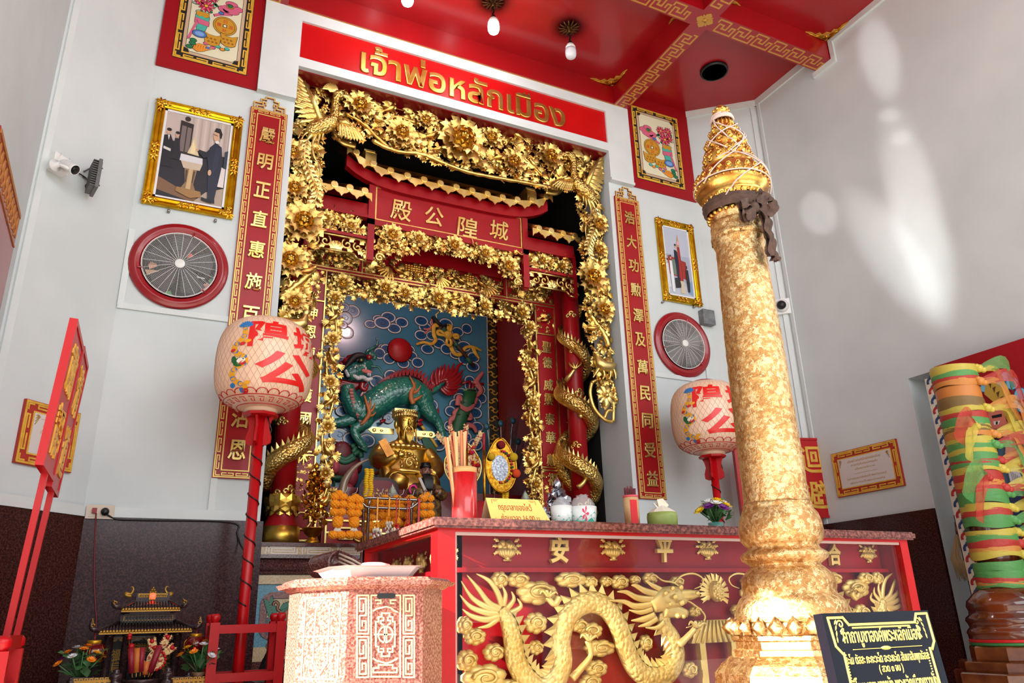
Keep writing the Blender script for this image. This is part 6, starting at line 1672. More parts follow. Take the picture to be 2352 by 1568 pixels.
 # marigold garlands, ribbons and jasmine hung from it
BALL=0.037
def marigold_proto():
 mb=MB();r=random.Random(5)
 mb.ell((0,0,0),(0.9,0.9,0.72),12,8)
 for i in range(46):
  z=1-2*(i+0.5)/46;a=i*2.4;q=math.sqrt(1-z*z)
  mb.ell((0.78*q*math.cos(a),0.78*q*math.sin(a),0.62*z),0.24,5,3)
 return proto_mesh_m(mb,'marigold','marigold')
def proto_mesh_m(mb,name,m):
 o=mb.build(name,m);me=o.data;bpy.data.objects.remove(o);return me
MG=marigold_proto()
def garland(px,top,bot,y,label,wid=12,pend=True):
 a,b=Yp(px,top,y),Yp(px,bot,y)
 t=thing('marigold_garland',label,'garland',(a.x,y,b.z),'marigold garlands on the steel rack')
 w=wid*0.0024;L=a.z-b.z;n=max(4,int(L/0.047));k=0
 path=[(s,i)for s in(-1,1)for i in range(n)]
 inst(MG,'marigold',t,T(a.x,y,a.z)@SCL(BALL))
 for s,i in path:
  f=i/(n-1);x=a.x+s*w*(1.0-0.75*max(0,f-0.6)/0.4)+rnd.uniform(-0.003,0.003)
  inst(MG,'marigold',t,T(x,y+rnd.uniform(-0.008,0.008),a.z-0.02-L*f*0.98)@RZ(rnd.uniform(0,6))@SCL(BALL*rnd.uniform(0.95,1.1)))
 if pend:
  inst(MG,'marigold',t,T(a.x,y,b.z-0.045)@SCL(BALL*1.15))
  mb=MB()
  for i in range(4):mb.tube([(a.x,y,b.z-0.06),(a.x+(i-1.5)*0.018,y,b.z-0.105)],0.009,5)
  mb.build('jasmine','jasmine',t)
  for s in(-1,1):inst(MG,'marigold',t,T(a.x+s*0.03,y,b.z-0.125)@SCL(BALL*1.05))
 else:
  for s in(-1,1):inst(MG,'marigold',t,T(a.x+s*0.02,y,b.z-0.03)@SCL(BALL))
garland(779,1134,1188,-0.30,'marigold garland at the left end of the rack rail, leftmost of all')
garland(816,1142,1188,-0.30,'marigold garland hanging second from the left end of the rack')
garland(850,1146,1200,-0.22,'marigold garland behind the left legs of the steel rack',8)
garland(884,1144,1196,-0.12,'marigold garland behind the yellow ribbon nearest the rack legs',12,False)
garland(912,1144,1192,-0.12,'marigold garland in the middle of the rack behind thin ribbons',12,False)
garland(942,1144,1196,-0.12,'marigold garland between the double red ribbon and the right strut',10,False)
garland(980,1138,1194,-0.30,'marigold garland at the right end of the rack by the bearded figure',12,False)
def ribbon(px,top,bot,c,wpx,label,tip):
 a,b=Yp(px,top,-0.316),Yp(px-2,bot,-0.316)
 t=thing('hanging_ribbon',label,'ribbon',tuple(b),'ribbons with flower tips on the steel rack')
 w=wpx*0.0031
 mb=MB();mb.bar(a,b,w,0.004,up=(0,1,0));mb.build('strip',P(*c),t)
 mb=MB()
 r=random.Random(int(px))
 for i in range(7):put(mb,LEAF2,T(b.x,b.y,b.z)@Matrix.Rotation(PI/2+r.uniform(-0.5,0.5),4,'Y')@Matrix.Rotation(r.uniform(0,6),4,'X')@SCL(0.06,0.03,0.04))
 mb.build('flower_tip',P(*c),t)
 if tip:
  mb=MB()
  for i in range(34):mb.ell((b.x+r.uniform(-0.028,0.028),b.y-0.01+r.uniform(-0.02,0.02),b.z-0.05-r.uniform(0,0.09)),(0.007,0.007,0.012),5,4)
  mb.build('jasmine','jasmine',t)
ribbon(868,1141,1196,(238,156,20),3.5,'yellow ribbon with jasmine tip, left of the rack middle',True)
ribbon(895,1141,1184,(238,156,20),3,'yellow ribbon with jasmine tip at the middle of the rack',True)
ribbon(912,1144,1200,(206,20,20),2.5,'thin red ribbon with jasmine tip beside a yellow ribbon',True)
ribbon(918,1144,1186,(238,156,20),1.5,'thinnest yellow ribbon, beside a red one',False)
ribbon(937,1144,1200,(206,20,20),2,'left one of two thin red ribbons near the right strut',False)
ribbon(942,1144,1198,(206,20,20),2,'right one of two thin red ribbons near the right strut',False)
ribbon(963,1143,1204,(206,30,24),5,'broad red ribbon at the right end of the rack',False)
# --- small bearded figure and other offerings
YB=0.75
def B_(px,py,dy=0.0):q=Yp(px,py,YB+dy);return Vector((q.x,YB+dy,q.z))
bf=thing('bearded_figure','small dark robed figure with long black beard seated right of the golden statue','statue',(B_(975,1180).x,YB,1.60))
mat('robe_brown',(70,46,30),0.35,col2=(150,116,56),nscale=26,nmix=(0.45,0.7),bump=0.5,bscale=40);mat('face_brown',(142,92,76),0.35)
cx=B_(977,1100).x
mb=MB()
loft(mb,[(cx,YB,1.60,0.15,0.12),(cx,YB,B_(0,1165).z if False else B_(977,1165).z,0.15,0.12),(cx,YB,B_(977,1140).z,0.135,0.11),(cx,YB+0.01,B_(977,1115).z,0.10,0.09),(cx,YB+0.02,B_(977,1105).z,0.06,0.06),(cx,YB+0.02,B_(977,1098).z,0.03,0.035)],16)
for s in(-1,1):mb.tube(spline([(cx+s*0.09,YB,B_(977,1118).z),(cx+s*0.14,YB-0.06,B_(977,1138).z),(cx+s*0.06,YB-0.13,B_(977,1134).z)],4),[0.045,0.05,0.052,0.054,0.055,0.054,0.05,0.045,0.04],10)
mb.build('robe','robe_brown',bf)
mb=MB();z1=B_(977,1084).z
mb.ell((cx,YB-0.01,z1),(0.045,0.05,0.062),14,10);mb.ell((cx,YB-0.062,z1-0.006),(0.009,0.014,0.016),7,5)
for s in(-1,1):mb.ell((cx+s*0.047,YB,z1),(0.008,0.013,0.02),6,5)
for s in(-1,1):mb.ell((cx+s*0.055,YB-0.15,B_(977,1134).z),(0.022,0.03,0.018),8,6)
fh=mb.build('head','face_brown',bf)
mb=MB();mb.use('ink')
for s in(-1,1):mb.ell((cx+s*0.018,YB-0.055,z1+0.010),(0.010,0.006,0.005),7,5);mb.tube([(cx+s*0.006,YB-0.058,z1+0.022),(cx+s*0.03,YB-0.05,z1+0.028)],0.003,5)
mb.build('eyes',None,fh)
mb=MB()
for k in range(9):mb.tube(spline([(cx+(k-4)*0.008,YB-0.05+0.003*abs(k-4),z1-0.03),(cx+(k-4)*0.010,YB-0.085,z1-0.08),(cx+(k-4)*0.007,YB-0.10,B_(977,1131).z)],3),[0.010,0.011,0.012,0.012,0.010,0.008,0.003],6)
mb.tube([(cx-0.03,YB-0.05,z1-0.035),(cx,YB-0.063,z1-0.022),(cx+0.03,YB-0.05,z1-0.035)],0.008,6);mb.build('beard','black',bf)
mb=MB();loft(mb,[(cx,YB,z1+0.035,0.05,0.056),(cx,YB,z1+0.055,0.052,0.058),(cx,YB,z1+0.06,0.046,0.05),(cx,YB,z1+0.085,0.044,0.048)],14);mb.build('hat','black',bf)
mb=MB();mb.bar((cx-0.06,YB-0.17,B_(977,1134).z),(cx-0.10,YB-0.12,B_(977,1103).z),0.025,0.006,up=(0,1,0));mb.build('tablet',P(190,180,170),bf)
# pink flower ring
q=B_(949,1124,-0.1);mb=MB();mb.tube([(q.x+0.034*math.cos(i*PI/9),q.y,q.z+0.038*math.sin(i*PI/9))for i in range(19)],0.009,7);tag(mb.build('flower_ring',P(226,24,130)),'small bright pink flower ring hanging before the bearded figure','flower ring')
# wrapped lotus buds
mat('cellophane',(235,235,238),0.1,alpha=0.28,bump=0.6,bscale=40)
def lotus_bud(px,py,y,zb,label,h=26):
 a=Yp(px,py,y);t=thing('lotus_bud',label,'lotus bud',(a.x,y,zb),'lotus buds wrapped in clear film')
 mb=MB(T(a.x,y,0));mb.tube([(0,0,zb),(0,0,a.z-0.07)],0.006,6);mb.build('stalk',P(70,110,60),t)
 mb=MB(T(a.x,y,a.z-0.085));mb.lathe([(0.008,0),(0.026,0.022),(0.022,0.055),(0.0,0.085)],10);mb.build('bud',P(160,186,130),t)
 mb=MB(T(a.x,y,a.z+0.012));mb.lathe([(0.0,0.0),(0.03,-0.05),(0.06,-0.12)],9,jit=0.003);mb.build('film','cellophane',t)
lotus_bud(902,1114,0.55,1.60,'wrapped lotus bud in front of the name plate right half')
lotus_bud(1206,1128,0.70,1.60,'wrapped lotus bud beside the right gate border')
# red cloth cushion behind the incense cup
q0,q1=Yp(1030,1150,0.4),Yp(1145,1150,0.4)
mb=MB();loft(mb,[((q0.x+q1.x)/2,0.33,1.594,0.20,0.17),((q0.x+q1.x)/2,0.33,1.80,0.21,0.18),((q0.x+q1.x)/2,0.34,1.90,0.18,0.16),((q0.x+q1.x)/2+0.02,0.34,1.97,0.12,0.11),((q0.x+q1.x)/2+0.03,0.34,2.0,0.04,0.04)],22)
mat('red_cloth',(158,8,18),0.8,bump=0.5,bscale=25);tag(mb.build('pleated_cloth','red_cloth'),'mound of pleated dark red cloth behind the red incense cup','cloth')
# spangled paper fan (jewelled) and gold foil fan
mat('spangle',(206,176,120),0.4,0.4,col2=(150,40,40),nscale=60,nmix=(0.5,0.6),bump=0.6,bscale=90)
def fan(px,py,rx,ry,y,zb,mm,label,rim_m):
 a=Yp(px,py,y);s=0.00345
 t=thing('ceremonial_fan',label,'paper fan',(a.x,y,zb))
 A=PLY(y)@T(a.x,a.z,0)
 drop=[(rx*s*math.sin(t_)*(1.0 if math.cos(t_)<0.2 else 1.0-0.35*(math.cos(t_)-0.2)),ry*s*math.cos(t_)*(1.15 if math.cos(t_)>0 else 1))for t_ in[2*PI*i/28 for i in range(28)]]
 mb=MB(A);mb.prism(drop,0,0.012);mb.build('leaf',mm,t)
 mb=MB(A);mb.tube([(*p,0.012)for p in drop+drop[:1]],0.010,6);mb.build('rim',rim_m,t)
 mb=MB(A);mb.tube([(0,-ry*s,0),(0,zb-a.z+0.001,0)],0.010,6);mb.build('handle','gold_dull',t)
 return t,A,s
t,A,s=fan(1062,1070,54,58,0.62,1.60,'spangle','round jewelled fan with red pompoms behind the incense sticks','gold_pale')
r=random.Random(9)
for i in range(26):
 a=r.uniform(0,2*PI);k=r.uniform(0.55,0.92);c=r.choice(((180,8,24),(180,8,24),(190,14,90),(226,150,20)))
 mb=MB(A);mb.ell((54*s*k*math.sin(a),58*s*k*math.cos(a),0.02),r.uniform(0.014,0.022),8,6);mb.build('pompom',P(*c,0.9),t)
for a in(-0.75,-0.35,0.1,0.55):
 mb=MB(A);mb.use('spangle');b=Vector((math.sin(a),math.cos(a),0))
 for i in range(7):
  for q in(0.6,-0.6):put(mb,LEAF2,T(b.x*(0.19+0.028*i),b.y*(0.20+0.028*i),0.01)@RZ(PI/2-a+q)@SCL(0.05,0.03,0.04))
 mb.use(P(190,20,30));mb.ell((b.x*0.20,b.y*0.21,0.02),0.018,7,5);mb.build('plume',None,t)
t,A,s=fan(1150,1072,48,72,0.74,1.60,'amber_foil','pointed gold foil fan with coloured buttons right of the incense cup','gold_amber')
mb=MB(A);mb.prism([(p[0]*0.75,p[1]*0.75)for p in ellipse(-0.02,-0.02,0.12,0.17,20)],0.012,0.017);mb.build('mirror_disc','silver_foil',t)
for i in range(16):
 a=0.1+i*0.21;c=((214,60,30),(190,30,80),(20,90,60),(150,10,30),(220,170,20))[i%5]
 mb=MB(A);mb.tube([(0.115*math.sin(a),0.155*math.cos(a),0.016),(0.115*math.sin(a),0.155*math.cos(a),0.026)],0.013,9);mb.build('button',P(*c),t)
for x,z,rr_,c in((0.0,0.215,0.042,(120,8,18)),(0.13,0.10,0.045,(196,158,20)),(0.155,-0.06,0.045,(214,70,20)),(-0.11,0.09,0.04,(200,160,20))):
 mb=MB(A);mb.ell((x,z,0.03),(rr_,rr_,rr_*0.7),12,8);mb.build('pompom',P(*c,0.9),t)
 # red and gold candles
for px,top,c,lab in((1041,988,(150,20,40),'tall burgundy incense candle left of the jewelled fan'),(1071,990,(150,20,40),'tall burgundy incense candle behind the incense sticks'),(1111,995,(176,30,50),'tall patterned gold and burgundy candle in front of the foil fan')):
 a=Yp(px,top,0.50);mb=MB(T(a.x,0.50,0));mb.use(P(*c));mb.lathe([(0.013,a.z-0.16),(0.013,a.z),(0.0,a.z)],10);mb.use('gold_amber');mb.lathe([(0.014,1.9),(0.0145,a.z-0.16)],10);mb.lathe([(0.004,1.60),(0.004,1.9)],6)
 tag(mb.build('incense_candle'),lab,'candle','tall incense candles')
 # peacock feathers
for px,py,lean,lab in((1118,975,-0.05,'peacock feather leaning left behind the foil fan'),(1150,968,0.0,'peacock feather standing highest behind the foil fan'),(1178,962,0.06,'peacock feather right of the tallest one'),(1190,1010,0.10,'dark peacock feather lowest against the red niche wall')):
 a=Yp(px,py,1.35);mb=MB();t=thing('peacock_feather',lab,'feather',(a.x-lean*2,1.35,1.935),'peacock feathers')
 mb.tube([(a.x-lean*2,1.35,1.935),(a.x-lean*0.4,1.35,a.z-0.15),(a.x,1.35,a.z)],0.004,5);mb.build('shaft',P(190,190,180),t)
 mb=MB(PLY(1.35)@T(a.x,a.z-0.02,0));mb.use(P(24,44,34))
 for i in range(34):
  k=i/33;an=PI/2+(0.9-0.5*k)*(1 if i%2 else-1);mb.tube([(0,-0.30*k,0),(0.085*math.cos(an)*(1.2-0.3*k),-0.30*k+0.085*math.sin(an),0.004)],0.0025,3)
 mb.use(P(20,60,60));mb.ell((0,0.0,0.004),(0.034,0.042,0.006),10,5);mb.use(P(30,90,130));mb.ell((0,-0.004,0.010),(0.017,0.02,0.005),8,4);mb.build('vane',None,t)
 # --- black stone lion on the floor by the altar
YLN=-0.42
def LN(zx,zy,dy=0.0):q=Yp(*zl(zx,zy),YLN+dy);return(q.x,YLN+dy,q.z)
sl=thing('stone_lion','black carved stone lion behind the red rack at the foot of the altar','lion statue',(LN(180,1450)[0],YLN,0))
mat('lion_black',(34,32,32),0.3,col2=(92,84,78),nscale=18,nmix=(0.5,0.8))
mb=MB();c=LN(190,1180);k=abs(LN(280,1180)[0]-LN(180,1180)[0])
mb.tube(spline([LN(140,1500),LN(150,1400),LN(180,1280),LN(200,1200)],4),[1.3*k,1.3*k,1.3*k,1.25*k,1.2*k,1.15*k,1.1*k,1.0*k,0.95*k,0.9*k,0.9*k,0.9*k,0.9*k],16)
mb.ell(LN(215,1170),(1.15*k,0.9*k,1.05*k),16,10);mb.tube([LN(250,1150,-0.03),LN(320,1120,-0.05),LN(365,1120,-0.05)],[0.6*k,0.48*k,0.34*k],10);mb.tube([LN(250,1190,-0.03),LN(330,1195,-0.05),LN(370,1190,-0.05)],[0.5*k,0.32*k,0.22*k],9)
for d in(-0.14,0.06):mb.tube([LN(260,1330,d),LN(300,1430,d),LN(310,1530,d)],[0.45*k,0.35*k,0.4*k],9)
z0=LN(180,1545)[2]
mb.box((c[0]-1.9*k,YLN-0.25,0.0),(c[0]+2.0*k,YLN+0.25,z0));lb=mb.build('body','lion_black',sl)
mb=MB()
for zx,zy,r in((150,1110,0.5),(130,1180,0.5),(150,1250,0.5),(210,1080,0.45),(200,1150,0.42),(190,1230,0.45),(250,1260,0.4),(290,1250,0.36)):
 p=LN(zx,zy,-0.9*k-0.02);mb.tube([(p[0]+r*k*(1-i/17)*math.cos(i*0.55),p[1]-0.01,p[2]+r*k*(1-i/17)*math.sin(i*0.55))for i in range(16)],0.10*k,6)
mb.build('mane_curls',P(120,112,104),sl)
mb=MB();p=LN(290,1105,-0.5*k-0.05);mb.ell(p,0.16*k,8,6);mb.build('eye',P(20,18,18),sl)
# --- glazed offering cabinet
CX0,CX1,CY0,CY1,CZ=-1.532,0.992,-3.30,-2.30,1.36
def clear_glass(name,tint,rough=0.0,veil=0.0):
 m=bpy.data.materials.new(name);m.use_nodes=True;nt=m.node_tree;nt.nodes.clear()
 out=nt.nodes.new('ShaderNodeOutputMaterial');mx=nt.nodes.new('ShaderNodeMixShader');tr=nt.nodes.new('ShaderNodeBsdfTransparent');gl=nt.nodes.new('ShaderNodeBsdfGlossy');fr=nt.nodes.new('ShaderNodeFresnel')
 gl.inputs['Roughness'].default_value=rough;tr.inputs[0].default_value=tint
 nt.nodes.remove(fr);lw=nt.nodes.new('ShaderNodeLayerWeight');lw.inputs[0].default_value=0.5
 pw_=nt.nodes.new('ShaderNodeMath');pw_.operation='POWER';pw_.inputs[1].default_value=4.0;ma=nt.nodes.new('ShaderNodeMath');ma.operation='MULTIPLY_ADD';ma.inputs[1].default_value=0.85;ma.inputs[2].default_value=0.03
 nt.links.new(lw.outputs['Facing'],pw_.inputs[0]);nt.links.new(pw_.outputs[0],ma.inputs[0])
 nt.links.new(ma.outputs[0],mx.inputs[0]);nt.links.new(tr.outputs[0],mx.inputs[1]);nt.links.new(gl.outputs[0],mx.inputs[2])
 last=mx
 if veil:
  df=nt.nodes.new('ShaderNodeBsdfDiffuse');m2=nt.nodes.new('ShaderNodeMixShader');m2.inputs[0].default_value=veil
  nt.links.new(mx.outputs[0],m2.inputs[1]);nt.links.new(df.outputs[0],m2.inputs[2]);last=m2
 nt.links.new(last.outputs[0],out.inputs[0]);MATS[name]=m
clear_glass('pane_glass',(0.98,0.98,0.985,1),0.0,0.0)
cb=thing('offering_cabinet','long red glass fronted cabinet with golden dragons and a granite top','cabinet',((CX0+CX1)/2,(CY0+CY1)/2,0))
mb=MB();r_=0.018;z0,z1=1.322,CZ
for x0,y0,x1,y1,a,b in((CX0-0.03,CY0-0.03,CX1+0.03,CY1+0.03,z0+0.008,z1-0.008),(CX0-0.022,CY0-0.022,CX1+0.022,CY1+0.022,z0,z1)):mb.box((x0,y0,a),(x1,y1,b))
mb.build('granite_top','red_granite_dark' if 'red_granite_dark' in MATS else 'dark_granite',cb)
# frame
st_w=abs(Yp(1046,1300,CY0).x-CX0)
mb=MB()
mb.box((CX0,CY0,0.0),(CX0+st_w,CY0+st_w,z0));mb.box((CX1-0.055,CY0,0.0),(CX1,CY0+0.055,z0));mb.box((CX0,CY1-0.06,0),(CX0+0.06,CY1,z0));mb.box((CX1-0.06,CY1-0.06,0),(CX1,CY1,z0))
zr0=Yp(1060,1221,CY0).z
mb.box((CX0+st_w,CY0,zr0),(CX1-0.055,CY0+0.05,z0));mb.box((CX0+st_w,CY0,0.0),(CX1-0.055,CY0+0.05,0.16));mb.box((CX0,CY0+st_w,zr0),(CX0+0.04,CY1-0.06,z0));mb.box((CX0,CY0+st_w,0),(CX0+0.04,CY1-0.06,0.16));mb.box((CX1-0.04,CY0+0.055,0.0),(CX1,CY1-0.06,z0));mb.box((CX0,CY1-0.03,0),(CX1,CY1,z0))
mb.build('frame','cabinet_red',cb)
mb=MB();mb.box((CX0+st_w+0.006,CY0+0.002,zr0-0.012),(CX1-0.06,CY0+0.012,zr0));mb.box((CX0+st_w,CY0+0.002,0.16),(CX0+st_w+0.006,CY0+0.012,zr0));mb.build('glazing_bead',P(170,140,130),cb)
mb=MB();mb.box((CX0+st_w+0.001,CY0+0.016,0.161),(CX1-0.056,CY0+0.022,zr0-0.001));mb.build('front_pane','pane_glass',cb)
mb=MB();mb.box((CX0+0.014,CY0+st_w+0.001,0.161),(CX0+0.019,CY1-0.061,zr0-0.001));mb.build('side_pane','pane_glass',cb)
# inner back boards with a middle rail
YI=CY0+0.13
zm1=Yp(1300,1304,YI-0.03).z;zm0=Yp(1300,1314,YI-0.03).z
mb=MB();mb.box((CX0+0.12,YI,0.16),(CX1-0.06,YI+0.02,z0));mb.box((CX0+0.12,YI-0.04,zm0),(CX1-0.06,YI,zm1));mb.box((CX0+0.13,YI,0.16),(CX0+0.15,CY1-0.06,z0));mb.box((CX0+0.09,YI,zm0),(CX0+0.13,CY1-0.06,zm1));mb.build('back_board','lacquer_red',cb)
# ---- gilt reliefs: bowls of fruit and characters in the upper band
def fruit_bowl(M,s,kind,parent):
 mb=MB(M@SCL(s));mb.use('relief_gold')
 for i in range(9):
  a0=PI*i/9
  mb.tube([(0.10*math.cos(a0+PI/18)*1.2,-0.42,0.10),(0.42*math.cos(a0+PI/18),-0.22,0.20*math.sin(a0+PI/18)+0.03),(0.56*math.cos(a0+PI/18),0.05,0.22*math.sin(a0+PI/18)+0.03)],[0.06,0.11,0.115],7,flat=0.8)
 mb.tube([(-0.24,-0.56,0.06),(0.24,-0.56,0.06)],0.06,8);mb.tube([(0,-0.55,0.08),(0,-0.36,0.10)],[0.16,0.13],10)
 mb.use('relief_gold');r=random.Random(kind)
 for i in range(7):mb.ell((-0.42+0.14*i,0.20+0.14*math.sin(i*1.9),0.12),(0.20,0.20,0.14),9,6)
 if kind%2:
  for i in range(16):mb.ell((-0.45+0.06*i,0.1+0.05*(i%4),0.22),0.07,6,4)
 else:mb.tube([(-0.1,0.42,0.2),(0.02,0.2,0.3),(0.0,0.02,0.26)],[0.08,0.13,0.06],8);mb.tube([(0.12,0.42,0.2),(0.16,0.2,0.28),(0.1,0.02,0.26)],[0.08,0.13,0.06],8)
 for x,z,a in((0.5,0.42,0.5),(0.6,0.22,0.1),(0.6,-0.02,-0.5),(-0.5,0.42,PI-0.5),(-0.58,0.2,PI),(-0.56,-0.05,PI+0.6),(0.52,0.05,-0.9)):put(mb,LEAF2,T(x*0.9,z,0.08)@RZ(a)@SCL(0.42,0.22,0.3))
 return mb.build('fruit_bowl_relief',None,parent)
for px,kk in((1165,2),(1408,4),(1625,3),(1995,5)):
 q=Yp(px,1262 if px<1900 else 1271,YI-0.01);fruit_bowl(PLY(YI-0.002)@T(q.x,q.z,0),0.072,kk,cb)
q=Yp(1835,1268,YI);fruit_bowl(PLY(YI-0.002)@T(q.x-0.04,q.z,0),0.072,4,cb)
for ch,px in(('安',1282),('平',1523),('家',1745),('合',1912)):
 q=Yp(px,1263 if px<1900 else 1273,YI-0.01);mb=MB(PLY(YI-0.002)@T(q.x,q.z,0.014));glyph(mb,ch,0.11,None,0.018,0.002,0.003,fit=(0.085,0.105),shear=0.1);mb.build('character','relief_gold',cb)
for i in range(5):
 y=CY0+0.16+i*0.17
 fruit_bowl(frame((CX0+0.125,y,1.235),(0,-1,0),(0,0,1)),0.075,i+2,cb)
 # ---- dragons and clouds below
YDR=YI-0.03
def zc3(zx,zy):return(1030+zx/3.733,1200+zy/3.733)
KD=abs(Yp(*zc3(1400,800),YDR).x-Yp(*zc3(900,800),YDR).x)/500
XM=Yp(*zc3(2268,600),YDR).x
def D3(pts,w,sg):
 out=[]
 for a,b in pts:
  q=Yp(*zc3(a,b),YDR);x=q.x if sg<0 else 2*XM-q.x
  out.append((x,q.z,w))
 return out
def td(mb,pts,rad,w,sg,seg=10,n=5,flat=0.6,scale=0.0):
 q=spline(D3(pts,w,sg),n);m=len(q);R_=[]
 for i in range(m):
  t_=i/(m-1)*(len(rad)-1);k=min(int(t_),len(rad)-2);R_.append((rad[k]+(rad[k+1]-rad[k])*(t_-k))*KD)
 mb.tube(q,R_,seg,flat=flat,scale=scale);return q,R_
def cab_dragon(sg):
 MD=PLY(YDR)
 mb=MB(MD);mb.use('relief_scale')
 q,R_=td(mb,[(430,740),(490,850),(530,1000),(560,1180),(650,1340),(760,1420),(880,1360),(950,1200),(940,1020),(980,840),(1080,720),(1210,680),(1340,740),(1440,900),(1500,1080),(1580,1240),(1700,1320),(1850,1290),(1930,1150),(1900,1000),(1830,880),(1830,780)],[40,62,72,78,82,84,84,82,80,80,80,80,80,80,80,80,80,78,74,68,60,50],0.02,sg,18,9,0.55)
 o=mb.build('dragon',None,cb)
 mb=MB(MD);mb.use('relief_gold')
 for i in range(8,len(q)-8,4):
  d=(q[i+1]-q[i-1]);d=Vector((d.x,d.y,0)).normalized();n_=Vector((-d.y,d.x,0))*(1 if sg<0 else-1)
  b=Vector((q[i].x,q[i].y,0.02))+n_*R_[i]*0.92
  mb.add([b-d*0.026,b+d*0.016,b+n_*0.038-d*0.02,b+Vector((0,0,0.016))],[(0,1,2),(0,3,2),(3,1,2)])
 mb.build('spine_fins',None,o)
 mb=MB(MD);mb.use('relief_gold')
 td(mb,[(1700,720),(1800,660),(1900,640),(1990,640)],[50,90,84,50],0.035,sg,12,4,0.6);td(mb,[(1930,620),(2020,620),(2090,610)],[44,40,24],0.045,sg,10,3);td(mb,[(1800,740),(1920,760),(2010,780)],[70,50,28],0.03,sg,10,3)
 for x,y,r in((1850,640,24),(1905,690,26),(1810,700,18),(1870,800,22),(1920,805,20),(2040,610,20),(1830,570,20),(1900,560,22),(1770,610,20)):mb.ell(D3([(x,y)],0.075,sg)[0],(r*KD,r*KD,r*KD*0.8),8,6)
 mb.build('dragon_head',None,o)
 mb=MB(MD);mb.use('relief_gold')
 for pts,r in(([(1780,580),(1700,540),(1640,500)],22),([(1760,620),(1640,590),(1560,545),(1520,540)],26),([(1720,660),(1580,650),(1480,600),(1400,595)],26),([(1700,700),(1560,720),(1460,680),(1330,670)],26),([(1700,740),(1600,770),(1500,750)],22),([(1720,790),(1620,830),(1520,840)],26),([(1740,820),(1660,870),(1580,890)],24),([(1800,850),(1740,900),(1640,900)],22)):td(mb,pts,[r,r,r*0.7,3][:len(pts)]if len(pts)==4 else[r,r*0.9,3],0.04,sg,7,5,0.5)
 td(mb,[(1990,600),(1900,520),(1800,500),(1740,450)],[10,9,8,4],0.03,sg,6,5,1.0);td(mb,[(1900,520),(1960,460),(2060,440),(2140,480),(2130,540),(2070,570)],[9,9,9,8,6,4],0.03,sg,6,5,1.0);td(mb,[(1990,660),(2060,700),(2150,780),(2150,840),(2060,880),(2000,900)],[9,9,9,8,7,4],0.03,sg,6,5,1.0)
 mb.build('mane_and_whiskers',None,o)
 mb=MB(MD);mb.use('relief_gold')
 for pts in([(430,740),(330,690),(230,560),(140,450)],[(430,760),(300,720),(180,640),(90,500)],[(420,780),(300,770),(170,720),(80,620)],[(420,800),(300,830),(180,800),(100,740)],[(440,720),(400,600),(330,500),(220,440)],[(450,720),(470,620),(440,540)],[(480,740),(540,660),(520,590)],[(500,780),(600,720),(570,650)],[(430,800),(330,880),(230,900)]):td(mb,pts,[26,24,18,3][:len(pts)]if len(pts)==4 else[24,18,3],0.02,sg,7,6,0.5)
 mb.build('tail_flames',None,o)
 for pts,cl in(([(1010,1330),(1100,1230),(1170,1130),(1140,1010)],[(1140,1010),(1090,1040)]),([(900,640),(860,700),(800,640)],[(800,640),(810,580)]),([(1920,1050),(2010,960),(2060,900)],[(2060,900),(2010,860)])):
  mb=MB(MD);mb.use('relief_gold');td(mb,pts,[30,24,20,22][:len(pts)]if len(pts)==4 else[30,24,20],0.045,sg,9,5,0.8,0.08)
  e=pts[-1]
  for k in range(4):td(mb,[e,(e[0]-50+36*k,e[1]-60+10*abs(k-1)),(e[0]-70+50*k,e[1]-20)],[14,11,3],0.055,sg,6,3,0.9)
  mb.build('claw',None,o)
 return o
cab_dragon(-1);cab_dragon(1)
def cloud(x,y,rx,ry,sg,i):
 mb=MB(PLY(YDR));mb.use('relief_gold');c=D3([(x,y)],0.0,sg)[0];a,b=rx*KD,ry*KD
 for k in range(7):
  an=k*2*PI/7+0.3;mb.ell((c[0]+a*0.62*math.cos(an),c[1]+b*0.55*math.sin(an),0.006),(a*0.46,b*0.5,0.018),9,6)
 mb.ell((c[0],c[1],0.010),(a*0.75,b*0.75,0.022),12,6)
 s=1 if(i%2==0)else-1
 mb.tube([(c[0]+s*a*0.62*(1-k/20)*math.cos(k*0.5),c[1]+b*0.62*(1-k/20)*math.sin(k*0.5),0.032)for k in range(18)],[0.11*min(a,b*1.6)*(1-k/30)for k in range(18)],6)
 return mb.build('cloud_relief',None,cb)
cl_=[(590,490,90,55),(1040,490,130,60),(750,600,160,85),(1210,510,60,45),(1340,505,50,40),(1460,510,80,55),(1720,480,66,48),(1590,490,46,35),(430,490,66,60),(740,860,90,75),(130,880,60,60),(220,975,80,60),(150,1180,80,70),(300,1330,165,90),(1110,880,70,50),(1210,925,100,60),(1290,1075,130,60),(1260,1250,90,60),(740,1070,60,50),(1210,1365,90,55),(530,1400,90,50),(1950,505,66,42),(380,1110,80,60),(1680,1030,60,60),(2100,760,60,45),(2060,1260,70,60)]
for i,(x,y,a,b)in enumerate(cl_):
 cloud(x,y,a,b,-1,i)
 if i not in(3,4,7,18,19):cloud(x,y,a,b,1,i+1)
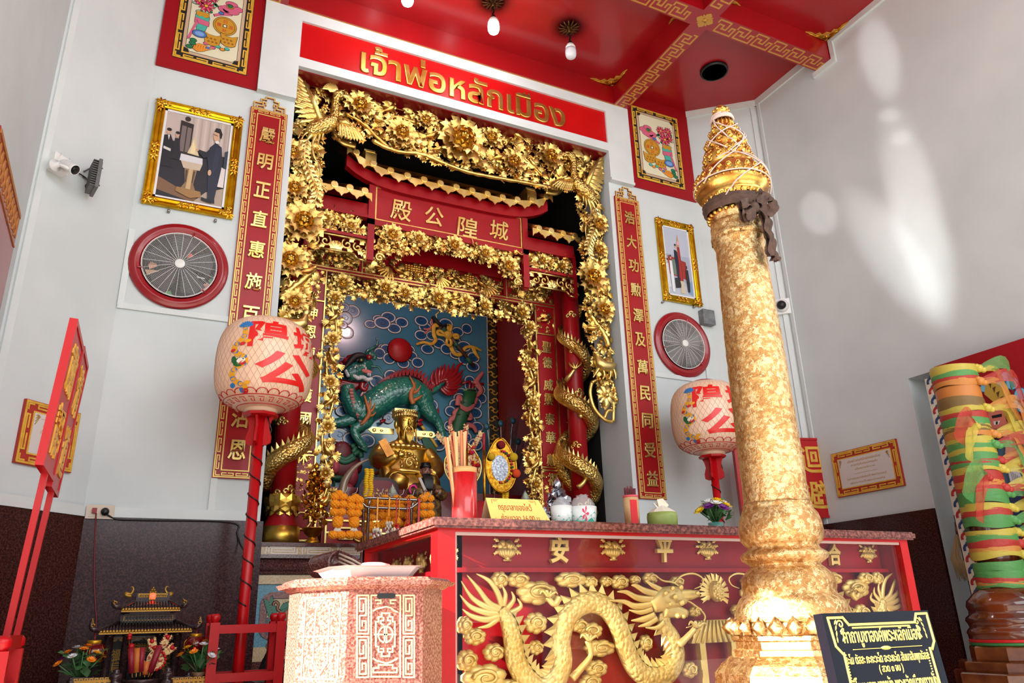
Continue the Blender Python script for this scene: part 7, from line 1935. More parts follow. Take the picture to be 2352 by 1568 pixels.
 # flaming pearl and pagoda in the middle
mb=MB(PLY(YDR));mb.use('relief_gold');c=D3([(2268,590)],0.02,-1)[0];mb.ell(c,(0.032,0.046,0.03),14,10)
for i in range(24):mb.ell((c[0]+0.026*math.cos(i*2.4)*math.sqrt(i/24),c[1]+0.04*math.sin(i*2.4)*math.sqrt(i/24),0.048-0.012*i/24),0.007,6,4)
for i in range(13):put(mb,LEAF2,T(c[0],c[1]-0.005,0.008)@RZ(-0.5+i*0.34)@SCL(0.095,0.03,0.05))
mb.build('flaming_pearl',None,cb)
mb=MB(PLY(YDR));mb.use('relief_gold');c=D3([(2268,960)],0.0,-1)[0]
mb.prism([(c[0]-0.14,c[1]-0.03),(c[0]+0.14,c[1]-0.03),(c[0]+0.08,c[1]+0.06),(c[0]-0.08,c[1]+0.06)],0,0.03)
for i in range(9):mb.tube([(c[0]-0.12+i*0.03,c[1]-0.03,0.034),(c[0]-0.07+i*0.0175,c[1]+0.058,0.034)],0.006,5)
mb.box((c[0]-0.10,c[1]-0.30,0.0),(c[0]-0.07,c[1]-0.03,0.03));mb.box((c[0]+0.07,c[1]-0.30,0.0),(c[0]+0.10,c[1]-0.03,0.03));mb.box((c[0]-0.12,c[1]-0.33,0.0),(c[0]+0.12,c[1]-0.30,0.035));mb.build('pagoda_relief',None,cb)
# --- things on the cabinet
def on_top(px,y):q=Yp(px,1190,y);return Vector((q.x,y,CZ))
# red bamboo cup of divination sticks
p=on_top(1067,-3.08);t=thing('stick_cup','red bamboo cup of fortune sticks on the cabinet corner','cup',tuple(p))
rc=abs(Yp(1095,1130,-3.08).x-Yp(1041,1130,-3.08).x)/2;hc=Yp(1067,1075,-3.08).z-CZ
mat('bamboo_cut',(214,160,100),0.5);mat('cup_red',(206,20,26),0.22,col2=(190,40,40),nscale=10,coat=0.5)
mb=MB(T(*p));mb.lathe([(0.0,0.0),(rc,0.0),(rc*1.0,0.02),(rc*0.97,0.024),(rc*0.985,hc*0.12),(rc,hc-0.022)],32);mb.build('cup_body','cup_red',t)
mb=MB(T(*p));mb.lathe([(rc,hc-0.022),(rc*0.99,hc),(rc*0.86,hc),(rc*0.86,0.02),(0,0.02)],32);mb.build('rim','bamboo_cut',t)
rs=random.Random(4);tips=[(1022,1003),(1028,1004),(1033,1000),(1041,990),(1046,992),(1054,990),(1060,988),(1066,992),(1070,990),(1036,1012),(1050,1002),(1026,1016),(1063,1000),(1044,1000)]
for i,(a,b)in enumerate(tips):
 e=Yp(a,b,-3.08+rs.uniform(-0.03,0.04));s0=Vector((p.x+(e.x-p.x)*0.25+rs.uniform(-0.02,0.02),p.y+rs.uniform(-0.02,0.02),CZ+0.025))
 mb=MB();mb.bar(s0,e,0.009,0.004,up=(0.3,1,0));tag(mb.build('fortune_stick',P(226,164,110)if i%3 else P(206,120,70)),'thin wooden fortune stick standing in the red cup','fortune stick','fortune sticks in the red cup')
 # tented yellow sign
p0,p1=Yp(1130,1188,-3.17),Yp(1268,1192,-3.17);hz=Yp(1180,1148,-3.10).z-CZ;w=p1.x-p0.x
t=thing('notice_stand','yellow tented notice asking to take offerings before 16.00 on the cabinet','notice',((p0.x+p1.x)/2,-3.13,CZ))
bq=Vector(((p0.x+p1.x)/2,-3.17,CZ+0.001));up=Vector((0,0.06,hz)).normalized();Lh=Vector((0,0.06,hz)).length
A=frame(bq,(1,0,0),up)
mb=MB(A);mb.prism([(-w/2,0),(w/2,0),(w/2-0.03,Lh),(-w/2+0.00,Lh)],0,0.003);mb.build('front_card',P(240,220,120),t)
mb=MB(frame(bq+Vector((0,0.12,0)),(1,0,0),Vector((0,-0.06,hz)).normalized()));mb.prism([(-w/2,0),(w/2,0),(w/2-0.03,Lh),(-w/2,Lh)],-0.003,0);mb.build('back_card',P(214,190,150),t)
mb=MB(A);glyph(mb,'กรุณาลาของไหว้',0.05,T(-0.015,Lh*0.63,0.0034),0.0006,0.0004,0,fit=(w*0.56,Lh*0.38));glyph(mb,'ก่อนเวลา 16.00 น.',0.05,T(0.0,Lh*0.24,0.0034),0.0006,0.0004,0,fit=(w*0.66,Lh*0.28));mb.build('lettering',P(206,70,20),t)
mb=MB(A);e=0.0036
for sx in(-1,1):
 for sz in(0,1):x=sx*(w/2-0.022)-(0.028 if sx>0 and sz else 0);z=0.008+sz*(Lh-0.016);fret_bars(mb,[[(x,z),(x-sx*0.03,z)],[(x,z),(x,z+(0.018 if sz==0 else-0.018))],[(x-sx*0.008,z+(0.006 if sz==0 else-0.006)),(x-sx*0.022,z+(0.006 if sz==0 else-0.006))]],0.002,0.003,e)
mb.build('corner_ornament',P(220,110,40),t)
# bowls of wrapped fruit
mat('bowl_white',(226,228,226),0.2,coat=0.4)
def bowl(px,y,rp,hp,label,flower):
 p=on_top(px,y);r=abs(Yp(px+rp,1180,y).x-Yp(px,1180,y).x);h=Yp(px,1190-hp,y).z-CZ+0.01
 t=thing('offering_bowl',label,'bowl',tuple(p),'floral bowls of wrapped offerings')
 mb=MB(T(*p));mb.lathe([(r*0.7,0),(r*0.92,h*0.35),(r*1.0,h),(r*0.96,h),(r*0.85,h*0.4),(0,h*0.3)],28);mb.build('bowl_body','bowl_white',t)
 def onb(u,v,o=0.0015):a=-PI/2-0.35+u/r;rr_=r*(0.92+0.08*(v-0.35)/0.65)+o;return(p.x+rr_*math.cos(a),p.y+rr_*math.sin(a),CZ+h*v)
 mb=MB()
 for u0,v0,s,c in((-0.06,0.35,0.03,(70,180,150)),(-0.02,0.30,0.026,(70,180,150)),(0.05,0.5,0.026,(70,180,150)),(0.03,0.2,0.026,(70,180,150))):
  mb.use(P(*c));mb.add([onb(u0-s,v0),onb(u0,v0+0.22),onb(u0+s,v0),onb(u0,v0-0.12)],[(0,1,2,3)])
 if flower:
  mb.use(P(226,40,90))
  for k in range(5):
   a=2*PI*k/5;mb.add([onb(0.0,0.6),onb(0.012*math.cos(a+0.3),0.6+0.3*math.sin(a+0.3)),onb(0.017*math.cos(a),0.6+0.42*math.sin(a)),onb(0.012*math.cos(a-0.3),0.6+0.3*math.sin(a-0.3))],[(0,1,2,3)])
 mb.build('painted_leaves',None,t)
 mb=MB(T(p.x,p.y,CZ+h*0.5));r_b=random.Random(px)
 for i in range(5):mb.ell((r*0.4*math.cos(i*1.3),r*0.4*math.sin(i*1.3),r*0.35),r*0.34,9,7)
 mb.build('wrapped_food',P(170,110,70),t)
 mb=MB(T(p.x,p.y,CZ+h*0.9));mb.lathe([(r*0.9,0),(r*0.86,r*0.35),(r*0.6,r*0.75),(r*0.35,r*0.78),(r*0.42,r*0.95),(r*0.3,r*0.9)],14,jit=r*0.06);mb.build('film','cellophane',t)
bowl(1290,-3.13,22,22,'flowered white bowl of wrapped food beside the yellow notice',False)
bowl(1339,-3.13,28,20,'flowered white bowl of wrapped food with a pink blossom',True)
coin_tree('silver_offering_tree',1283,1190,1096,-2.75,CZ,0.10,'silver_foil','small silver foil tree behind the flowered bowls','silver_foil',8,False)
# incense tube
p=on_top(1452,-3.10);t=thing('incense_tube','bamboo tube of red incense sticks with a red label','incense holder',tuple(p));r=abs(Yp(1467,1170,-3.1).x-Yp(1438,1170,-3.1).x)/2;h=Yp(1452,1138,-3.1).z-CZ
mat('bamboo',(206,166,120),0.45,col2=(180,130,86),nscale=12)
mb=MB(T(*p));mb.lathe([(r*0.95,0),(r,h*0.5),(r,h-0.008)],22);mb.lathe([(r*0.85,h-0.01),(0,h-0.012)],18);mb.build('tube','bamboo',t)
mb=MB(T(*p));mb.lathe([(r*1.01,h-0.010),(r*1.01,h),(r*0.86,h),(r*0.86,h-0.01)],22);mb.build('rim',P(210,80,90),t)
mb=MB(T(*p));n=5
for i in range(n):
 a0,a1=-PI/2-0.75+0.2*i,-PI/2-0.75+0.2*(i+1);rr_=r*1.012
 mb.add([(rr_*math.cos(a0),rr_*math.sin(a0),0.012),(rr_*math.cos(a1),rr_*math.sin(a1),0.012),(rr_*math.cos(a1),rr_*math.sin(a1),h*0.85),(rr_*math.cos(a0),rr_*math.sin(a0),h*0.85)],[(0,1,2,3)])
mb.build('label_strip',P(214,16,30),t)
for i in range(16):
 a=i*2.4;k=r*0.75*math.sqrt(i/16);mb=MB();mb.tube([(p.x+k*math.cos(a)*0.8,p.y+k*math.sin(a)*0.8,CZ+0.02),(p.x+k*math.cos(a)*1.1,p.y+k*math.sin(a)*1.1,CZ+h+0.03+0.012*((i*7)%5)/5)],0.0028,5)
 tag(mb.build('incense_stick',P(110,40,50)),'thin dark red incense stick in the bamboo tube','incense stick','incense sticks in the bamboo tube')
 # cut coconut
p=on_top(1521,-3.10);r=abs(Yp(1550,1185,-3.1).x-Yp(1493,1185,-3.1).x)/2
mat('coconut_green',(150,166,86),0.4,col2=(120,140,60),nscale=8)
t=thing('coconut','green young coconut with a white cut top and a straw','coconut',tuple(p));zc_=Yp(1521,1180,-3.1).z-CZ
mb=MB(T(*p));mb.lathe([(r*0.80,0.0),(r*0.97,zc_*0.3),(r,zc_*0.8),(r*0.95,zc_+0.004)],24);mb.build('husk','coconut_green',t)
mb=MB(T(*p));mb.lathe([(r*0.95,zc_+0.004),(r*0.7,zc_+0.018),(r*0.25,zc_+0.036),(0.0,zc_+0.038)],9,smooth=False);mb.build('white_top',P(232,224,206),t)
mb=MB(T(p.x,p.y,CZ+zc_+0.018)@Matrix.Rotation(-0.6,4,'Y'));mb.add([(-0.03,-0.025,0),(0.035,-0.02,0.0),(0.035,0.03,0.0),(-0.02,0.03,0.0),(0.045,0.005,0.035),(0.01,0.0,0.05)],[(0,1,5),(1,4,5),(1,2,4),(2,3,5,4),(3,0,5),(3,2,1,0)]);mb.build('lid',P(236,222,200),t)
mb=MB();a=Vector((p.x-0.008,p.y-0.015,CZ+zc_));mb.tube([a,a+Vector((-0.045,0.0,0.045))],0.004,7);mb.build('straw','white_plastic',t)
# vase of chrysanthemums: also used at the small shrine
def daisy(mb,M,s,c,k=14):
 mb.use(P(*c));
 for ring,(q,l,tl)in enumerate(((k,1.0,0.25),(k-3,0.72,0.7))):
  for i in range(q):
   A=M@RZ(2*PI*(i+0.5*ring)/q)@Matrix.Rotation(-tl,4,'Y')
   mb.add([(0,0,0),(s*l*0.6,s*0.16,0.0),(s*l,0,s*0.10),(s*l*0.6,-s*0.16,0.0)],[(0,3,2,1)],False,A)
def bouquet(t,c,R,H,cols,seed,ds):
 r=random.Random(seed);n=len(cols)
 mb=MB()
 for i in range(30):
  a=r.uniform(0,6.28);mb.use(P(52,92,48)if i%2 else P(70,116,66));put(mb,LEAF2,T(c[0]+r.uniform(-R,R)*0.5,c[1]+r.uniform(-R,R)*0.5,c[2]+r.uniform(0.0,H*0.6))@RZ(a)@Matrix.Rotation(-r.uniform(0.2,1.2),4,'Y')@SCL(R*0.8,R*0.45,R*0.5))
 mb.build('leaves',None,t)
 for i,col in enumerate(cols):
  a=i*2.4;k=math.sqrt((i+0.5)/n);p=Vector((c[0]+R*k*math.cos(a),c[1]+R*k*math.sin(a),c[2]+H*(1.0-0.55*k*k)))
  mb=MB();d=(p-Vector((c[0],c[1],c[2]-R*0.6))).normalized();A=T(*p)@d.to_track_quat('Z','Y').to_matrix().to_4x4()
  daisy(mb,A,ds,col);mb.use(P(70,116,66));mb.tube([Vector((c[0],c[1],c[2]-0.01))+(p-Vector(c))*0.1,p-d*0.006],0.0035,5);mb.use(P(226,170,30)if col[2]>150 or col[0]>200 else P(*col));mb.ell((0,0,ds*0.08),(ds*0.22,ds*0.22,ds*0.14),7,5,A)
  mb.build('blossom',None,t)
p=on_top(1643,-3.02);t=thing('flower_vase','glass of white, yellow and purple chrysanthemums beneath the right lantern','flower vase',tuple(p))
mat('vase_glass',(90,160,150),0.08,alpha=0.55)
mb=MB(T(*p));r=0.038;mb.lathe([(r*0.8,0),(r*0.9,0.02),(r,0.055),(r*0.9,0.056),(r*0.8,0.03),(0,0.01)],20);mb.build('glass','vase_glass',t)
W_,Y_,U_=(240,240,238),(246,214,30),(120,30,130)
bouquet(t,(p.x,p.y,CZ+0.06),0.082,0.10,[Y_,W_,Y_,Y_,W_,W_,Y_,W_,Y_,W_,Y_,W_,U_,W_,Y_,U_,W_,Y_],2,0.034)
# yellow card peeping out beside the golden pillar
q=Yp(1886,1214,-2.95);mb=MB();mb.add([(q.x-0.12,-2.95,CZ),(q.x+0.035,-2.95,CZ),(q.x-0.02,-2.92,CZ+0.10),(q.x-0.12,-2.92,CZ+0.10),(q.x-0.12,-2.946,CZ),(q.x+0.035,-2.946,CZ),(q.x-0.02,-2.916,CZ+0.10),(q.x-0.12,-2.916,CZ+0.10)],[(0,1,2,3),(7,6,5,4),(0,4,5,1),(1,5,6,2),(2,6,7,3),(3,7,4,0)])
tag(mb.build('yellow_card',P(236,226,160)),'pale yellow card half hidden behind the golden pillar on the cabinet','card')
# --- the golden city pillar in front of the cabinet
def gold_leaf_material():
 m=bpy.data.materials.new('gold_leaf');m.use_nodes=True;nt=m.node_tree;b=nt.nodes['Principled BSDF']
 tc=nt.nodes.new('ShaderNodeTexCoord');vo=nt.nodes.new('ShaderNodeTexVoronoi');vo.inputs['Scale'].default_value=80;no=nt.nodes.new('ShaderNodeTexNoise');no.inputs['Scale'].default_value=55;no.inputs['Detail'].default_value=6;no.inputs['Roughness'].default_value=0.7
 n2=nt.nodes.new('ShaderNodeTexNoise');n2.inputs['Scale'].default_value=5
 for t in(no,n2):nt.links.new(tc.outputs['Object'],t.inputs['Vector'])
 mp=nt.nodes.new('ShaderNodeMixRGB');mp.inputs[0].default_value=0.06;nt.links.new(tc.outputs['Object'],mp.inputs[1]);nt.links.new(no.outputs['Color'],mp.inputs[2]);nt.links.new(mp.outputs[0],vo.inputs['Vector'])
 r=nt.nodes.new('ShaderNodeValToRGB');r.color_ramp.elements[0].position=0.30;r.color_ramp.elements[0].color=rgb(186,134,80);r.color_ramp.elements[1].position=0.62;r.color_ramp.elements[1].color=rgb(238,208,156)
 e=r.color_ramp.elements.new(0.46);e.color=rgb(214,168,106)
 ad=nt.nodes.new('ShaderNodeMath');ad.operation='ADD';ml=nt.nodes.new('ShaderNodeMath');ml.operation='MULTIPLY';ml.inputs[1].default_value=0.5
 sp=nt.nodes.new('ShaderNodeSeparateColor');nt.links.new(vo.outputs['Color'],sp.inputs[0]);nt.links.new(sp.outputs[0],ml.inputs[0]);m3=nt.nodes.new('ShaderNodeMath');m3.operation='MULTIPLY';m3.inputs[1].default_value=0.5;nt.links.new(n2.outputs[0],m3.inputs[0]);nt.links.new(ml.outputs[0],ad.inputs[0]);nt.links.new(m3.outputs[0],ad.inputs[1])
 nt.links.new(ad.outputs[0],r.inputs[0]);nt.links.new(r.outputs[0],b.inputs['Base Color'])
 b.inputs['Metallic'].default_value=1.0;b.inputs['Roughness'].default_value=0.27
 bp=nt.nodes.new('ShaderNodeBump');bp.inputs['Strength'].default_value=0.8;bp.inputs['Distance'].default_value=0.006
 a2=nt.nodes.new('ShaderNodeMath');a2.operation='ADD';nt.links.new(no.outputs[0],a2.inputs[0]);nt.links.new(sp.outputs[1],a2.inputs[1]);nt.links.new(a2.outputs[0],bp.inputs['Height']);nt.links.new(bp.outputs[0],b.inputs['Normal'])
 MATS['gold_leaf']=m
gold_leaf_material()
YZ=-3.86
_pa=Yp(1790,1200,YZ);PX=_pa.x
def depth_of(p):return(Vector(p)-CAM).dot(_F)
def axis_px(py):
 lo,hi=-1.0,6.0
 for _ in range(40):
  mid=(lo+hi)/2;d=Vector((PX,YZ,mid))-CAM;y=784-FPX*d.dot(_U)/d.dot(_F)
  if y>py:lo=mid
  else:hi=mid
 return lo
def prof_px(rows,zfun=axis_px,X=None,Y=None):
 out=[]
 for py,hw in rows:
  z=zfun(py);out.append((hw*depth_of((PX if X is None else X,YZ if Y is None else Y,z))/FPX*0.985,z))
 return out
cp=thing('city_pillar','tall golden pillar covered in gold leaf with a tiered spire, in front of the cabinet','pillar',(PX,YZ,0))
A=T(PX,YZ,0)
def dense(prof,step):
 out=[]
 for(r0,z0),(r1,z1)in zip(prof,prof[1:]):
  n=max(1,int(max(abs(z1-z0),abs(r1-r0))/step))
  for i in range(n):out.append((r0+(r1-r0)*i/n,z0+(z1-z0)*i/n))
 return out+[prof[-1]]
low=prof_px([(1425,138),(1410,128),(1398,126),(1385,122),(1372,113),(1366,106),(1358,104),(1350,106),(1335,105),(1318,98),(1306,86),(1300,78),(1295,80),(1290,88),(1284,96),(1276,99),(1268,92),(1262,82),(1256,79),(1250,84),(1240,93),(1220,95),(1200,92),(1184,87),(1172,80),(1164,77),(1158,78)])
mb=MB(A);mb.lathe(dense(low,0.012),64,jit=0.0016);mb.build('moulded_base','gold_leaf',cp)
sh=prof_px([(1160,74),(1000,70),(800,65),(620,57),(570,55.5),(562,58),(552,62)])
mb=MB(A);mb.lathe(dense(sh,0.016),64,jit=0.0016);mb.build('shaft','gold_leaf',cp)
mat('spire_gold',(232,184,96),0.3,1.0,col2=(196,126,56),nscale=16,bump=0.3,bscale=60,bdist=0.004)
co=prof_px([(555,62),(548,63),(540,61),(522,60),(516,58),(514,50),(508,58),(498,60),(490,57),(488,50)])
mb=MB(A);mb.lathe(dense(co,0.008),56,jit=0.002);mb.build('collar',P(190,112,50)if False else 'gold_leaf',cp)
sp_rows=[(490,54),(482,56),(474,60),(464,68),(458,72),(456,68),(448,80),(440,83),(430,84),(422,82),(412,77),(400,68),(392,60),(389,48),(384,50),(378,54),(368,54),(358,52),(352,46),(349,40),(344,46),(336,46),(326,41),(320,36),(317,30),(311,34),(305,32),(300,26),(292,24),(280,20),(272,16),(268,12),(264,15),(258,17.5),(252,16),(248,11),(243,5),(240,0.5)]
sp_=prof_px(sp_rows)
mb=MB(A);mb.lathe(sp_[:-3],48);mb.lathe(sp_[-4:],16);o=mb.build('spire','spire_gold',cp)
for py,hw,k,rr_ in((428,84,26,0.013),(418,81,24,0.014),(437,83,30,0.010),(372,54,14,0.017),(362,53,16,0.012),(338,46,12,0.015),(328,42,12,0.010),(308,33,10,0.012),(466,66,28,0.011),(500,61,26,0.015),(257,17,9,0.010)):
 (r_,z),=prof_px([(py,hw)])
 mb=MB(A)
 for i in range(k):
  a=2*PI*i/k;mb.ell((r_*math.cos(a),r_*math.sin(a),z),rr_*0.72,7,5)
  if k<25 and py>300:mb.tube([(r_*0.99*math.cos(a+0.55*PI/k*math.cos(q)),r_*0.99*math.sin(a+0.55*PI/k*math.cos(q)),z+rr_*1.2*math.sin(q))for q in[PI*j/6*2 for j in range(7)]],rr_*0.3,4)
 mb.build('bead_band','spire_gold',o)
for py0,py1,h0,h1,k in((478,462,58,70,22),(298,276,26,18,16)):
 (r0,z0),(r1,z1)=prof_px([(py0,h0),(py1,h1)])
 mb=MB(A)
 for i in range(k):
  a=2*PI*i/k;mb.tube([(r0*math.cos(a),r0*math.sin(a),z0),(r1*math.cos(a),r1*math.sin(a),z1)],0.006,6)
 mb.build('ribbed_band','spire_gold',o)
mb=MB(A);(r_,z),=prof_px([(242,5)]);mb.lathe([(0.009,z-0.02),(0.006,z),(0,z+0.012)],8);mb.build('tip','silver_foil',o)
# lotus petals and stepped eight-sided foot
pet=prof_px([(1452,148),(1420,150)]);zb1,zt1=pet[0][1],pet[1][1];R0=pet[0][0]*0.97
mb=MB(A)
N=24
for i in range(N):
 a=2*PI*i/N;w=PI*R0/N*1.02
 B=RZ(a)@T(R0,0,zb1)
 h=(zt1-zb1)*1.25
 mb.add([(0.0,-w*0.6,0),(0.015,0,0),(0.0,w*0.6,0),(0.012,w*0.95,h*0.35),(0.0,w*0.45,h*0.75),(0.0,0,h),(0.0,-w*0.45,h*0.75),(0.012,-w*0.95,h*0.35),(0.034,0,h*0.38),(-0.02,0,h*0.4)],[(0,1,8,7),(1,2,3,8),(3,4,8),(4,5,8),(5,6,8),(6,7,8),(0,7,9),(7,6,9),(6,5,9),(5,4,9),(4,3,9),(3,2,9)],True,B)
mb.lathe([(R0*0.98,zb1-0.004),(R0*0.96,zb1+0.03),(R0*0.85,zb1+0.05)],48);mb.build('lotus_petals','gold_leaf',cp)
def pxr(rows):return[(r*1.0,z)for r,z in prof_px(rows)]
foot=pxr([(1478,142),(1472,150),(1456,150)]);z_=axis_px
tiers=[(1456,146),(1466,146),(1468,138),(1486,138),(1488,146),(1500,148),(1504,158),(1520,178),(1536,192),(1540,196),(1600,200),(1604,215),(1700,222)]
pr=pxr(tiers)[::-1]
pr[0]=(pr[0][0]*1.02,0.0)
mb=MB(A@RZ(math.radians(12)));mb.lathe(dense(pr,0.05),8,smooth=False);mb.build('eight_sided_foot','gold_leaf',cp)
# cotton string wound round the spire
st=thing('cotton_string','pale cotton string criss-crossed around the golden spire','string',(PX,YZ,sp_[0][1]))
def rad_at(z):
 for(r0,z0),(r1,z1)in zip(sp_,sp_[1:]):
  if z0<=z<=z1:return r0+(r1-r0)*(z-z0)/max(1e-6,z1-z0)
 return sp_[0][0]if z<sp_[0][1]else 0.01
def env_rad(z):return max(rad_at(z+d)for d in(-0.02,-0.01,0,0.01,0.02))
def wind(p0,p1,a0,turns,n=46):
 z0,z1=axis_px(p0),axis_px(p1);out=[]
 for i in range(n):
  t_=i/(n-1);z=z0+(z1-z0)*t_;a=a0+2*PI*turns*t_;r_=env_rad(z)+0.005
  out.append((PX+r_*math.cos(a),YZ+r_*math.sin(a),z))
 return out
mat('cotton',(206,178,170),0.8)
for p0,p1,a0,tn in((500,395,3.3,0.30),(440,285,3.2,0.42),(430,280,5.4,-0.36),(455,330,5.9,-0.45),(432,436,2.8,1.0),(345,282,3.0,0.45),(395,300,3.6,0.38),(350,285,5.6,-0.4)):
 mb=MB();mb.tube(wind(p0,p1,a0,tn),0.0032,5);mb.build('strand','cotton',st)
mb=MB()
for i in range(5):mb.tube(wind(281-i*2,278-i*2,i,1.0,20),0.006,5)
mb.build('binding','cotton',st)
# brown sash knotted under the spire
sa=thing('brown_sash','dark brown gauze sash knotted round the pillar neck with a hanging end','sash',(PX,YZ,axis_px(500)))
mat('sash_brown',(62,40,32),0.75,col2=(84,58,46),nscale=30,bump=0.6,bscale=60)
zc_=axis_px(478);(rn,_z),=prof_px([(478,60)])
mb=MB(T(PX,YZ,zc_));N=48;m=9;vs=[]
for k in range(N):
 a=2*PI*k/N
 for j in range(m):
  u=(j/(m-1)-0.5)*2;r_=rn+0.012+0.010*(1-u*u)+0.004*math.sin(j*2.6+a*2)
  vs.append((r_*math.cos(a),r_*math.sin(a),0.030*u+0.012*math.sin(a+0.6)))
mb.add(vs,[(k*m+j,((k+1)%N)*m+j,((k+1)%N)*m+j+1,k*m+j+1)for k in range(N)for j in range(m-1)],True);mb.build('band','sash_brown',sa)
def SQ(px,py,off=0.10):q=Yp(px,py,YZ-off);return Vector((q.x,YZ-off,q.z))
for nm,pts,w0,w1 in(('bow_loop',[SQ(1722,478),SQ(1708,466,0.14),SQ(1700,478,0.15),SQ(1706,496,0.13),SQ(1724,482,0.12)],0.014,0.03),('bow_loop',[SQ(1734,474),SQ(1756,455,0.13),SQ(1772,468,0.14),SQ(1762,486,0.13),SQ(1738,480,0.12)],0.016,0.03),('bow_loop',[SQ(1728,470),SQ(1738,444,0.12),SQ(1752,450,0.13),SQ(1738,470,0.13)],0.012,0.022),('hanging_end',[SQ(1748,480,0.11),SQ(1758,510,0.12),SQ(1764,545,0.12),SQ(1772,580,0.12),SQ(1778,600,0.12)],0.018,0.026),('hanging_end',[SQ(1745,482,0.13),SQ(1754,515,0.14),SQ(1762,550,0.14),SQ(1768,590,0.14)],0.016,0.022),('short_end',[SQ(1726,480,0.14),SQ(1720,492,0.15),SQ(1712,506,0.15)],0.014,0.026)):
 for o_ in(0.0,0.012):
  mb=MB();strip_cloth(mb,[p+Vector((o_*0.5,-o_,0))for p in pts],w0,w1,0.008);mb.build(nm,'sash_brown',sa)
mb=MB();mb.ell(SQ(1731,476,0.13),(0.026,0.022,0.024),10,7);mb.build('knot','sash_brown',sa)
# --- black prayer tablet
YT=-4.45
q=[Yp(*p,YT)for p in((1887,1407),(2131,1402),(1913,1568),(2160,1568))]
w=q[1].x-q[0].x;ztop=(q[0].z+q[1].z)/2
tb_=thing('prayer_tablet','black stone tablet with gold Thai prayer text at the foot of the golden pillar','tablet',((q[0].x+q[1].x)/2,YT,0))
tilt=Vector((0,0.10,1)).normalized();H_=1.02
M=frame(Vector(((q[0].x+q[1].x)/2,YT,ztop))-tilt*H_,(1,0,0),tilt)
mb=MB(M);mb.box((-w/2,0.0,-0.03),(w/2,H_,0.0));mb.build('stone','black_granite',tb_)
mat('tablet_gold',(216,182,92),0.45,0.2)
mb=MB(M);e=0.0015
u=w/244.0
pathb=[(-w/2+26*u,H_-60*u),(-w/2+14*u,H_-48*u),(-w/2+10*u,H_-7*u),(-w/2+42*u,H_-7*u),(-w/2+52*u,H_-18*u),(w/2-40*u,H_-18*u),(w/2-32*u,H_-5*u),(w/2-6*u,H_-5*u),(w/2-6*u,H_-48*u),(w/2-16*u,H_-60*u)]
def line2(mb,pts,t,w0=0.0,w1=0.0015):
 for k_,(a,b)in enumerate(zip(pts,pts[1:])):
  a,b=Vector(a),Vector(b);d=(b-a).normalized();nn=Vector((-d.y,d.x))*t/2;a=a-d*t*0.3;b=b+d*t*0.3
  mb.prism([(a.x+nn.x,a.y+nn.y),(b.x+nn.x,b.y+nn.y),(b.x-nn.x,b.y-nn.y),(a.x-nn.x,a.y-nn.y)],w0,w1+0.00012*(k_%4+len(pts)%3))
line2(mb,pathb,3.6*u)
for s in(-1,1):line2(mb,[(s*(w/2-24*u)+3*u,H_-58*u),(s*(w/2-22*u)+2*u,0.1)],3.6*u)
for i in range(44):mb.box((-w/2+(58+i*3.0)*u,H_-24*u,0),(-w/2+(59.6+i*3.0)*u,H_-21.5*u,e))
for s in(-1,1):
 for i in range(60):mb.box((s*(w/2-30*u)-0.9*u,H_-(62+4*i)*u,0),(s*(w/2-30*u)+0.9*u,H_-(60+4*i)*u,e))
 c=(s*(w/2-34*u),H_-17*u)
 for k in range(3):mb.tube([(c[0]+s*(8-2*k)*u*(1-i/14)*math.cos(i*0.6+k),c[1]-11*k*u+(7-k)*u*(1-i/14)*math.sin(i*0.6),0.0003)for i in range(13)],1.4*u,4,flat=0.4)
 for i in range(4):put(mb,LEAF2,T(s*(w/2-20*u),H_-(18+9*i)*u,-0.0005)@RZ(PI/2+s*(0.7-0.2*i))@SCL(13*u,9*u,0.006))
mb.build('gilt_border','tablet_gold',tb_)
mb=MB(M)
k=244.0/w
for s,cx,py,fw,fh in(('คาถาบูชาองค์พระหลักเมือง',0.0,1440,0.72,30),('นะโม ตัสสะ ภะคะวะโต อะระหะโต สัมมาสัมพุทธัสสะ',0.0,1472,0.78,19),('( สวด ๓ จบ )',0.0,1487,0.22,14),('ศรีโรเม เทพะเทวานัง พระหลักเมืองเทวานัง',0.0,1507,0.80,24),('พระภูมิเทวานัง ทีปธูปะบุปผัง',0.02,1530,0.60,24),('สักการะวันทนัง สูปพยัญชนะ สัมปันนัง',0.0,1551,0.78,24),('โภชนานัง สาลีนัง สะปะริวารัง',0.0,1573,0.62,24),('อุทะกัง วะรัง เตปิตุมเห',0.0,1596,0.58,24)):
 glyph(mb,s,0.05,T(cx*w,H_-(py-1404)/k*1.02,0.0002),0.0012,0.0006,0,fit=(fw*w,fh/k))
line2(mb,[(-0.30*w,H_-54/k),(0.34*w,H_-54/k)],0.0015);mb.ell((0.0,H_-54/k,0.0),(12*u,3*u,0.001),10,4)
mb.build('lettering','tablet_gold',tb_)
mb=MB();mb.box(((q[0].x+q[1].x)/2-w/2+0.05,YT+0.03,0),((q[0].x+q[1].x)/2+w/2-0.05,YT+0.13,0.55));mb.build('stand','dark_granite',tb_)
